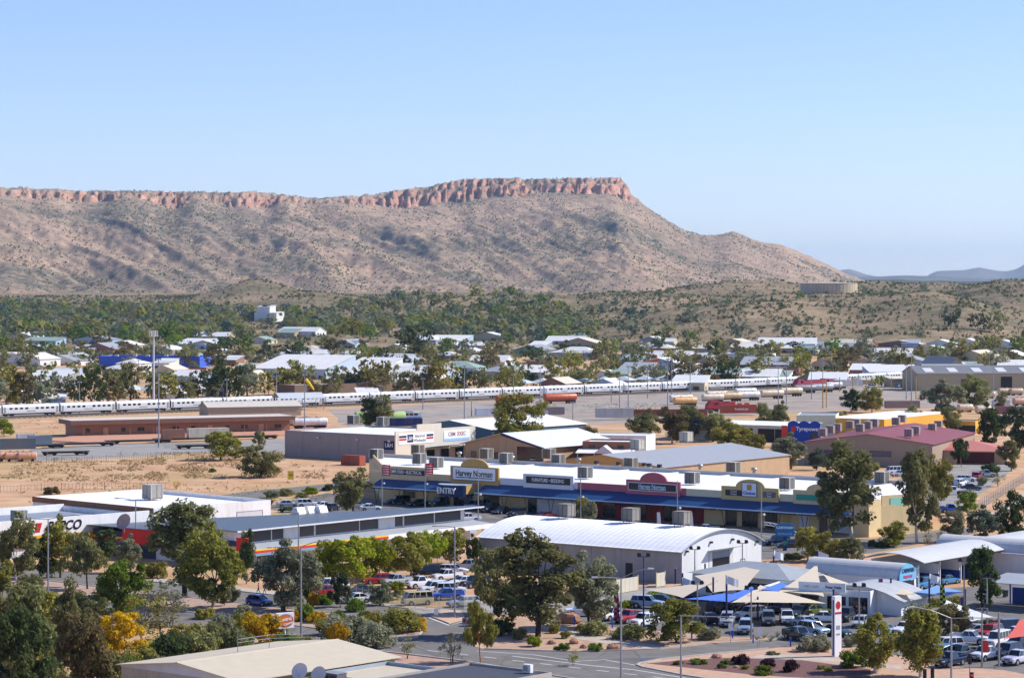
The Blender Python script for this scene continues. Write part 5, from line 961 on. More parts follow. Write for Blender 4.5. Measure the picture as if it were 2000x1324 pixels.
# station building and sheds
BRI = P('station_brick', '9c745a', var=.12, scale=1.5); BRF = P('station_fascia', '7d5c4b', var=.1)
Cst = G(566, 842); ast = math.radians(25.0); lst = math.hypot(*(a - b for a, b in zip(G(566, 842), G(150, 853))))
St = empty('station_building', (*Cst, 0), ast, 'long low brown brick station building with deep fascia', 'station')
MB().box(-lst, 0, 0, 11, 0, 3.6).build('wall', BRI, St); MB().box(-lst - 2, 1, -2.2, 12, 3.605, 4.9).build('fascia', BRF, St); MB().box(-lst - 1.8, .8, -2, 11.8, 4.905, 5.0).build('roof', P('station_roof', 'cfc3b4'), St)
for k in range(12):
    x = -lst + 4 + k * (lst - 8) / 11
    if k % 3 == 1: opening(St, 'door', x, .1, 1.8, 2.5, -.004, P('pink_door', 'd09a78'))
    else: opening(St, 'window', x, 1.3, 2.0 if k % 2 else 1.2, 1.0, -.004)
for k in range(10): MB().tube([(-lst + 2 + k * (lst - 3) / 9, -1.8, 0), (-lst + 2 + k * (lst - 3) / 9, -1.8, 3.6)], .09, 6).build('post', BRI, St)
building('goods_shed', 'tan metal goods shed with pale roof behind the station', G(588, 811), math.radians(22), 34, 12, 3.4, 5.0, P('tan_sheet', 'a8977f', rib=('X', .3)), P('pale_tan_roof', 'c9c2b4', rib=('X', .3), ribamp=.03), 'gable_x', 'shed')
op = building('open_shelter', 'open grey-roofed shelter on posts beside the silver train', G(634, 800), math.radians(22), 17, 10, 4.4, 6.2, PALEG, P('shelter_roof', 'c0c4c8', rib=('X', .3), ribamp=.03), 'gable_x', 'shelter')
bpy.data.objects.remove([c for c in op.children if c.name.startswith('wall')][0])
for x in (-16.7, -8.5, -.3):
    for y in (.3, 9.7): MB().tube([(x, y, 0), (x, y, 4.5)], .12, 6).build('post', GALV, op)
building('platform_roof', 'long flat grey roof behind the silver train', G(905, 764), math.radians(42), 92, 12, 4.6, 5.0, P('brown_brick_b', '7d6757', var=.12), P('grey_flat_roof', 'b3aca3'), 'flat', 'building')
# tanks, bus, tankers
tank(742, 828, 17, 1.9, 'a9c27a', 18, 'big pale green tank lying behind the conifers', False, .2, 'tank', 'storage_tank'); tank(606, 838, 11, 1.25, 'dfe3e6', 22, 'white tank wagon left of the trade store roof', True, 0, 'tanker', 'tank_wagon'); tank(588, 836, 9, 1.2, 'c8b89e', 22, 'tan tank wagon behind the white one', True, 0, 'tanker', 'tank_wagon')
tank(1000, 790, 14, 1.35, 'c0532f', 30, 'rusty orange tank wagon half hidden behind the gum', True, 0, 'tanker', 'tank_wagon', 'rusty tank wagons'); tank(1094, 788, 14, 1.4, 'c85a36', 30, 'rusty orange tank wagon in front of the silver train', True, 0, 'tanker', 'tank_wagon', 'rusty tank wagons')
TG = 'cream road tankers in the yard'
for px, py, L_, col, lab in ((1338, 794, 9.5, 'eeb574', 'orange and cream road tanker, nearest of the row'), (1330, 789, 9.5, 'efe6d4', 'cream road tanker behind the orange one'), (1392, 787, 9, 'e6d4bd', 'dusty cream road tanker, second of the front row'), (1428, 784, 9, 'e5c392', 'buff road tanker, third of the front row'), (1462, 782, 9.5, 'f0ece4', 'white road tanker, fourth of the front row'), (1400, 781, 9.5, 'ece0cc', 'cream road tanker, left of the back row'), (1456, 775, 9.5, 'f2efe8', 'white road tanker, right of the back row'), (1508, 779, 10, 'ead6b4', 'cream road tanker standing alone'), (1545, 774, 10, 'e9d6ae', 'cream road tanker, rightmost of the row'), (1572, 768, 10, '8d8d90', 'grey tank wagon behind the cream tankers'), (1606, 766, 10, 'b5bac0', 'silver tank wagon beside the grey one'), (1628, 762, 8, 'dcdcdc', 'white tank wagon at the right end of the silver one')): tank(px, py, L_, 1.25, col, 25, lab, True, 0, 'tanker', 'tank_trailer', TG)
def loco(px, py, ang, col, label, L_=20):
    m = P('loco_' + col, col, var=.12, rough=.5, dirt=('6a5048', .3)); x, y = G(px, py); o = empty('locomotive', (x, y, .3), math.radians(ang), label, 'locomotive'); h = L_ / 2
    MB().box(-h, h, -1.35, 1.35, 1.0, 1.35).build('frame', BOGIE, o); MB().box(-h + 5, h - .6, -1.0, 1.0, 1.351, 3.6).build('hood', m, o); MB().prism_y([(-h + .3, 1.351), (-h + 4.9, 1.351), (-h + 4.9, 4.1), (-h + 1.6, 4.1), (-h + .3, 2.6)], -1.4, 1.4).build('cab', m, o)
    opening(o, 'cab_window', -h + 3.6, 2.7, 1.4, .8, -1.405, CGL); MB().box(-h + 7, h - 3, -.8, .8, 3.601, 3.85).build('radiator', DARK, o); MB().box(-h + 5, h, -1.36, -1.32, 1.36, 1.5).build('handrail_sill', WTXT, o)
    for k in range(4): MB().box(-h + 6 + k * 3, -h + 8 + k * 3, -1.03, -1.001, 1.7, 3.2).build('hood_door', m, o)
    for k in (-h + 3, h - 3): bogie(o, k).build('bogie', BOGIE, o)
    return o
loco(1580, 760, 44, 'a8394a', 'crimson locomotive left of two beside the silver train'); loco(1630, 757.5, 44, 'b24a58', 'crimson locomotive right of two beside the silver train'); loco(1408, 806, 22, 'c02c36', 'bright red shunting engine beside the rust container', 12)
container(1442, 811, 13, 'b5553a', 12, 'long rust-orange container with white cross and lettering', .8, H_=3.0, txt='FreightLink'); container(1298, 816, 30, '8d4a3c', 8, 'row-long rusty red wagon body behind the trees', .6, H_=2.4, name='rail_wagon')
container(1200, 820, 13, 'c9c6c0', 12, 'long pale grey container behind the white store', .9, H_=3.2); container(1080, 810, 8, '9a8a88', 15, 'grey-brown container behind the gum', .2); container(1050, 818, 7, 'd7d9dc', 15, 'white container behind the pale metal roof', .2); container(946, 812, 6.5, 'd9dde2', 18, 'white container on the yard edge', .2); container(690, 908, 6.4, 'a04a36', -38, 'rusty red container with white scrawl beside the trade store', 0); container(789, 832, 12, '26346e', 12, 'navy container below the bus', 0)
container(1660, 758, 12, 'd8d2cc', 20, 'white trailer box in the rail yard', .9, H_=2.9); container(1700, 800, 7, '7a3a3e', 10, 'maroon container end behind the thorny shrub', .3); container(1762, 801, 13, 'a08f8c', 10, 'long faded mauve trailer behind the yellow store', .8, H_=2.7); container(1965, 752, 12, '8a2f42', 12, 'crimson container lower of the stack at right', 0); container(1972, 752, 10, 'b9c2c8', 12, 'pale grey container on top of the crimson one', 2.62)
for i, (px, py, c_) in enumerate(((1930, 778, 'e2cdb0'), (1962, 772, 'd9b892'), (1985, 772, 'dab795'), (1912, 790, 'c9b49a'), (1885, 805, 'dccbb0'), (1920, 808, 'd8c7ae'), (1992, 792, 'dba688'))): tank(px, py, 5.5, 1.35, c_, 20, '%s peach tank container stacked in the yard at right' % nth(i).capitalize().replace('Leftmost', 'First'), False, .1, 'tank', 'tank_container', 'tank containers in the right yard')
container(1955, 795, 6.5, 'd5d9de', 10, 'white container among the tank containers', .1); container(1962, 808, 6.5, '93606a', 10, 'mauve container among the tank containers', .1); container(1985, 808, 5, '8fa0b0', 10, 'blue-grey container end at the right edge', .1); container(1966, 826, 6.5, 'dfe3e8', 10, 'white box container above the dark trees', .1)
for i, (px, py, c_) in enumerate(((335, 715, '4a6a9a'), (380, 728, '9a4a4a'), (410, 735, 'a8333a'))): container(px, py, 12, c_, 15, 'far %s container behind the gum row' % ('steel blue', 'faded red', 'bright red')[i], .1)
# bus on the yard edge
bx_, by_ = G(790, 822); bus = empty('old_bus', (bx_, by_, 0), math.radians(14), 'old white and blue bus parked above the navy container', 'bus')
MB().prism_y([(-5.6, .5), (5.6, .5), (5.7, 1.6), (5.4, 3.0), (-5.4, 3.1), (-5.7, 1.6)], -1.25, 1.25).build('body', P('bus_white', 'e4e6e6', var=.05), bus); MB().box(-5.65, 5.65, -1.262, -1.25, .8, 1.5).build('stripe', P('bus_blue', '7fa3cf'), bus)
for k in range(6): MB().box(-4.9 + k * 1.6, -3.6 + k * 1.6, -1.265, -1.25, 1.9, 2.7).build('window', CGL, bus)
for x in (-3.6, 3.4):
    t_ = MB(); t_.lathe([(.25, -.15), (.48, -.15), (.48, .15), (.25, .15)], 12); t_.v = [(x + q[0], -1.12 + q[2], .48 + q[1]) for q in t_.v]; t_.build('wheel', TYRE, bus)
MB().box(-4, 3, -.9, .9, 3.08, 3.25).build('roof_rack', GALV, bus)
# tall yard light masts
MASTS = [(155, 808, 745), (310, 873, 700), (443, 806, 740), (540, 800, 726), (595, 848, 730), (744, 795, 752), (826, 800, 738), (907, 828, 714), (921, 812, 765), (1003, 800, 730), (1055, 790, 718), (1119, 850, 785), (1194, 785, 760), (1210, 803, 740), (1227, 813, 715), (1265, 778, 718), (1304, 798, 700), (1312, 775, 700), (1348, 770, 705), (1520, 790, 715), (1536, 790, 712), (1585, 780, 720), (1607, 785, 700), (1770, 780, 712), (1780, 800, 690), (1940, 780, 704), (1932, 730, 690)]
for i, (px, pb, pt) in enumerate(MASTS):
    x, y = G(px, pb); h_ = HT(pb, pt); o = empty('light_mast', (x, y, 0), 0, 'thin grey rail yard light mast, %s counted from the left' % (nth(i) if i else 'first'), 'light mast', 'light masts of the rail yard')
    MB().tube([(0, 0, 0), (0, 0, h_)], [.22, .11], 6).build('pole', GALV, o); MB().box(-.7, .7, -.1, .1, h_ - .2, h_ + .05).build('crossarm', GALV, o)
    for s in (-.55, .55): MB().box(s - .25, s + .25, -.3, .3, h_ - .45, h_ - .2).build('floodlight', PALEG, o)
TP = P('timber_pole_ochre', 'c79a4a', var=.15)
for i, (px, pb, pt) in enumerate(((1607, 797, 744), (1614, 797, 744), (1640, 765, 738), (1666, 765, 738), (1692, 764, 738), (1717, 764, 740), (1741, 763, 738), (1766, 762, 738), (1789, 780, 735), (1812, 750, 735), (1835, 748, 730), (1858, 748, 730), (1882, 745, 728), (1905, 740, 724), (1966, 750, 722))):
    x, y = G(px, pb); h_ = HT(pb, pt); o = empty('ochre_post', (x, y, 0), 0, 'ochre painted gantry post in the rail yard, %s from the left' % (nth(i) if i else 'first'), 'post', 'ochre posts of the rail yard'); MB().tube([(0, 0, 0), (0, 0, h_)], .2, 7).build('shaft', TP, o); MB().box(-.28, .28, -.28, .28, h_, h_ + .1).build('cap', TP, o)
x, y = G(595, 848); ws = empty('windsock', (x, y, HT(848, 741)), math.radians(-5), 'yellow windsock hanging from a tall mast', 'windsock'); b = MB(); b.tube([(.3, 0, 0), (1.4, 0, -1.2), (2.9, 0, -3.2)], [.55, .45, .25], 10); b.build('sock', P('windsock_yellow', 'e6c21c', var=.06), ws); MB().tube([(0, 0, 0), (.3, 0, 0)], .06, 5).build('swivel', GALV, ws)
building('yard_shed', 'tan skillion shed open to the rail yard', G(1798, 756), math.radians(10), 14, 10, 3.8, 4.6, P('tan_sheet2', 'a89878'), P('tan_roof2', 'd8d0be'), 'mono', 'shed'); building('yard_office', 'long low brown office with white roof by the rail yard', G(1870, 748), math.radians(20), 22, 10, 3.6, 4.4, P('brown_wall3', '8a7262'), ROOFG, 'mono', 'office')
bs = building('rail_workshop', 'huge tan rail workshop with grey ribbed roof at the right', G(1880, 748), math.radians(20), 6, 28, 9, 12, P('tan_workshop', 'b09a7c', var=.06), P('workshop_roof', 'a5a09a', rib=('X', .4), ribamp=.03), 'gable_y', 'workshop')
bpy.data.objects.remove(bs) if False else None
# ------------------------------------------------------------------ vegetation
def leaf_mat(name, c1, c2, hue=.014):
    m = bpy.data.materials.new('leaf_' + name); m.use_nodes = True; t = m.node_tree; t.nodes.clear()
    out = t.nodes.new('ShaderNodeOutputMaterial'); oi = t.nodes.new('ShaderNodeObjectInfo'); co = coords(t)
    c = ramp(t, noise(t, 1.3, 3, .6, co), [(.32, lin(c1)), (.68, lin(c2))]).outputs[0]
    h = t.nodes.new('ShaderNodeHueSaturation'); mr = t.nodes.new('ShaderNodeMapRange'); t.links.new(oi.outputs['Random'], mr.inputs[0]); mr.inputs[3].default_value = .5 - hue; mr.inputs[4].default_value = .5 + hue * .6
    mv = t.nodes.new('ShaderNodeMapRange'); mm = t.nodes.new('ShaderNodeMath'); mm.operation = 'FRACT'; mk = t.nodes.new('ShaderNodeMath'); mk.operation = 'MULTIPLY'; mk.inputs[1].default_value = 7.31; t.links.new(oi.outputs['Random'], mk.inputs[0]); t.links.new(mk.outputs[0], mm.inputs[0]); t.links.new(mm.outputs[0], mv.inputs[0]); mv.inputs[3].default_value = .75; mv.inputs[4].default_value = 1.2
    t.links.new(mr.outputs[0], h.inputs['Hue']); t.links.new(mv.outputs[0], h.inputs['Value']); t.links.new(c, h.inputs['Color'])
    d = t.nodes.new('ShaderNodeBsdfDiffuse'); tr = t.nodes.new('ShaderNodeBsdfTranslucent'); mx = t.nodes.new('ShaderNodeMixShader'); mx.inputs[0].default_value = .38
    for q in (d, tr): t.links.new(h.outputs[0], q.inputs['Color'])
    t.links.new(d.outputs[0], mx.inputs[1]); t.links.new(tr.outputs[0], mx.inputs[2]); t.links.new(mx.outputs[0], out.inputs[0]); return m
LEAF = dict(olive=leaf_mat('olive', '6d7041', '999763'), grey=leaf_mat('grey', '71755a', '9fa080'), dark=leaf_mat('dark', '414d31', '626e41'), lime=leaf_mat('lime', '72801c', 'a8b137'), green=leaf_mat('green', '556925', '82973b'), gold=leaf_mat('gold', 'a8861a', 'e0bb2a', .01), brown=leaf_mat('brown', '61593b', '8c8054'), purple=leaf_mat('purple', '3d2a30', '5f424a', .01), pale=leaf_mat('pale', '87876a', 'abaa8c'), khaki=leaf_mat('khaki', '727034', 'a9a24f'), blue=leaf_mat('blue', '505e4e', '78866f'))
BARK = P('gum_bark', '8a7868', var=.25, scale=2, rough=.9); BARKD = P('dark_bark', '3d322b', var=.25, scale=2, rough=.95); BARKW = P('white_bark', 'c9bfb0', var=.15, scale=2, rough=.9)
RG = np.random.default_rng(5)
def leaves(cent, rad, n, ls, droop=0, flat=1.0, rg=RG, shell=.55):
    """quads scattered through clumps; cent (k,3), rad (k,), n leaves each"""
    k = len(cent); d = rg.normal(size=(k, n, 3)); d /= np.linalg.norm(d, axis=2, keepdims=True); r = shell + (1 - shell) * rg.random((k, n, 1)) ** .7
    r = np.where(rg.random((k, n, 1)) < .25, rg.random((k, n, 1)), r); off = d * r * rad[:, None, None]; off[..., 2] *= flat
    if droop: off[..., 2] -= droop * rad[:, None] * rg.random((k, n)) ** .6
    p = (cent[:, None, :] + off).reshape(-1, 3); N_ = len(p); nrm = d.reshape(-1, 3) * .8 + rg.normal(size=(N_, 3)) * .55 + np.array([0, 0, .35]); nrm /= np.linalg.norm(nrm, axis=1, keepdims=True)
    a = np.cross(nrm, rg.normal(size=(N_, 3)));
    if droop: a = np.cross(nrm, np.cross(np.array([0, 0, 1.0]), nrm) + rg.normal(size=(N_, 3)) * .35)
    a /= np.linalg.norm(a, axis=1, keepdims=True) + 1e-9; b = np.cross(nrm, a); s = ls * (.45 + 1.15 * rg.random((N_, 1)) ** 1.6); asp = .6
    V = np.stack([p + a * s, p + b * s * asp, p - a * s, p - b * s * asp], 1).reshape(-1, 3); Fq = np.arange(4 * N_).reshape(-1, 4); return V, Fq
def crown_points(kind, k, W_, Hc, z0, rg):
    """clump centres: the crown is a handful of uneven lobes inside the overall envelope"""
    out = []; nl = {'gum': 9, 'dome': 9, 'umbrella': 8}.get(kind, 0); lobes = []
    while nl and len(lobes) < nl:
        p = rg.random(3) * 2 - 1
        if p @ p < .62 and (kind == 'gum' or p[2] > -.35): lobes.append((p, .34 + .26 * rg.random()))
    while len(out) < k:
        p = rg.random(3) * 2 - 1; q = math.hypot(p[0], p[1])
        if nl:
            if p @ p > 1 or (kind == 'dome' and p[2] < -.7) or (kind == 'umbrella' and p[2] < -.3): continue
            if not any(np.linalg.norm((p - c) * (1, 1, .9)) < r for c, r in lobes): continue
        elif kind == 'cone':
            if q > (1 - p[2]) * .5 + .06: continue
        elif kind == 'column':
            if q > .95 * math.sqrt(max(0, 1 - abs(p[2]) ** 2.4)): continue
        elif kind == 'bush':
            if p[2] < -.75 or q * q + (max(0, p[2]) ** 2) > 1: continue
        out.append((p[0] * W_ / 2, p[1] * W_ / 2, z0 + (p[2] + 1) / 2 * Hc))
    out = np.array(out)
    if nl:                                 # stretch the lobes back to the full envelope
        for i in (0, 1): out[:, i] *= (W_ / 2) / max(np.abs(out[:, i]).max(), .1)
        lo, hi = out[:, 2].min(), out[:, 2].max(); out[:, 2] = z0 + (out[:, 2] - lo) / (hi - lo) * Hc
    return out
PROTO = {}
def proto(kind, var, far=False):
    key = (kind, var, far)
    if key in PROTO: return PROTO[key]
    rg = np.random.default_rng(hash((len(kind), ord(kind[0]), ord(kind[-1]), var, far)) % 99991); rr = random.Random(var * 31 + len(kind))
    sh, W_, Ht, z0, k, rc, n, ls, dr, fl = dict(gum=('gum', 7.5, 10, 1.3, 58, .85, 170, .20, .35, .85), tall=('gum', 6.8, 14, 1.9, 78, .85, 150, .21, .4, .9), round=('dome', 7, 7, .8, 56, .8, 150, .18, .1, .9), lime=('dome', 6, 6, .9, 46, .78, 160, .17, 0, .85), weep=('column', 5, 9, 1.2, 46, .72, 190, .18, 1.4, 1), conifer=('column', 4, 10, .5, 40, .8, 120, .22, .3, 1), feather=('cone', 7, 10, .4, 56, .85, 160, .22, .4, .9), sparse=('gum', 6, 7, 1.6, 22, .8, 45, .18, 0, 1), bush=('bush', 5, 3, .05, 36, .75, 130, .17, 0, .8), low=('bush', 5, 1.8, .05, 34, .6, 120, .15, 0, .7), umbrella=('umbrella', 8, 6, 2.0, 40, .85, 160, .18, .1, .7))[kind]
    Hc = Ht - z0
    if far: n = max(16, n // 7); ls *= 2.2; k = max(16, int(k * .6)); rc *= 1.25
    pts = crown_points(sh, k, W_ * .82, Hc * .9, z0 + Hc * .05, rg); rad = rc * (.65 + .7 * rg.random(k))
    V, Fq = leaves(pts, rad, n, ls, dr, fl, rg); V[:, 2] = np.maximum(V[:, 2], .02)
    m = npmesh('crown_' + kind, V, Fq, LEAF['olive'])
    b = MB(); nb = 1 if kind in ('conifer', 'weep', 'feather') else rr.choice((1, 2, 3)) if kind in ('gum', 'sparse', 'round') else 1
    if kind in ('bush', 'low'):
        for j in range(5): q = pts[j * 3]; b.tube([(0, 0, 0), (q[0] * .5, q[1] * .5, q[2] * .6), tuple(q)], [.06, .04, .02], 4)
    else:
        r0 = .012 * Ht + .05
        tops = [pts[j] for j in rg.permutation(k)[:(5 if far else 11)]]
        for s in range(nb):
            lean = Vector((rr.uniform(-.5, .5), rr.uniform(-.5, .5), 0)) * (.5 + nb * .3); fork = Vector((lean.x, lean.y, z0 + Hc * .18)); mid = Vector((lean.x * .5 + rr.uniform(-.1, .1), lean.y * .5, fork.z * .5))
            b.tube([(s * .25 - .1, 0, -.1), mid, fork], [r0 / nb ** .5 * 1.15, r0 / nb ** .5 * .85, r0 / nb ** .5 * .65], 6 if not far else 4)
            for j, q in enumerate(tops):
                if j % nb == s: q = Vector(q); b.tube([fork, fork.lerp(q, .5) + Vector((0, 0, .25)), q], [r0 * .42, r0 * .25, r0 * .08], 4)
    tm = b.mesh('trunk_' + kind, BARK); PROTO[key] = (m, tm, W_, Ht); return PROTO[key]
NAME = dict(gum='gum_tree', tall='gum_tree', round='round_tree', lime='wattle_tree', weep='weeping_tree', conifer='conifer', feather='casuarina', sparse='sparse_tree', bush='shrub', low='low_shrub', umbrella='spreading_tree')
NT = [0]
def plant(px, py, hp, wp, kind, col, label, group=None, far=False, bark=None, xy=None, z=None, hm=None, wm=None, cat=None):
    NT[0] += 1; var = NT[0] % (3 if not far else 4); m, tm, W_, Ht = proto(kind, var, far)
    x, y = xy or G(px, py)
    if z is None: z = GZ(x, y)
    if hm is None: pm = F / y; hm, wm = hp / pm, wp / pm
    bushy = kind in ('bush', 'low'); rz = rnd.uniform(0, 6.28); sc_ = (wm / W_, wm / W_, hm / Ht)
    o = empty(NAME[kind], (x, y, z), rz, label, cat or ('shrub' if bushy else 'tree'), group); o.scale = sc_
    c = link('foliage' if bushy else 'crown', m, o); c.material_slots[0].link = 'OBJECT'; c.material_slots[0].material = LEAF[col]
    t_ = link('stem' if bushy else 'trunk', tm, o)
    if bark: t_.material_slots[0].link = 'OBJECT'; t_.material_slots[0].material = bark
    return o
D_, W_B = BARKD, BARKW
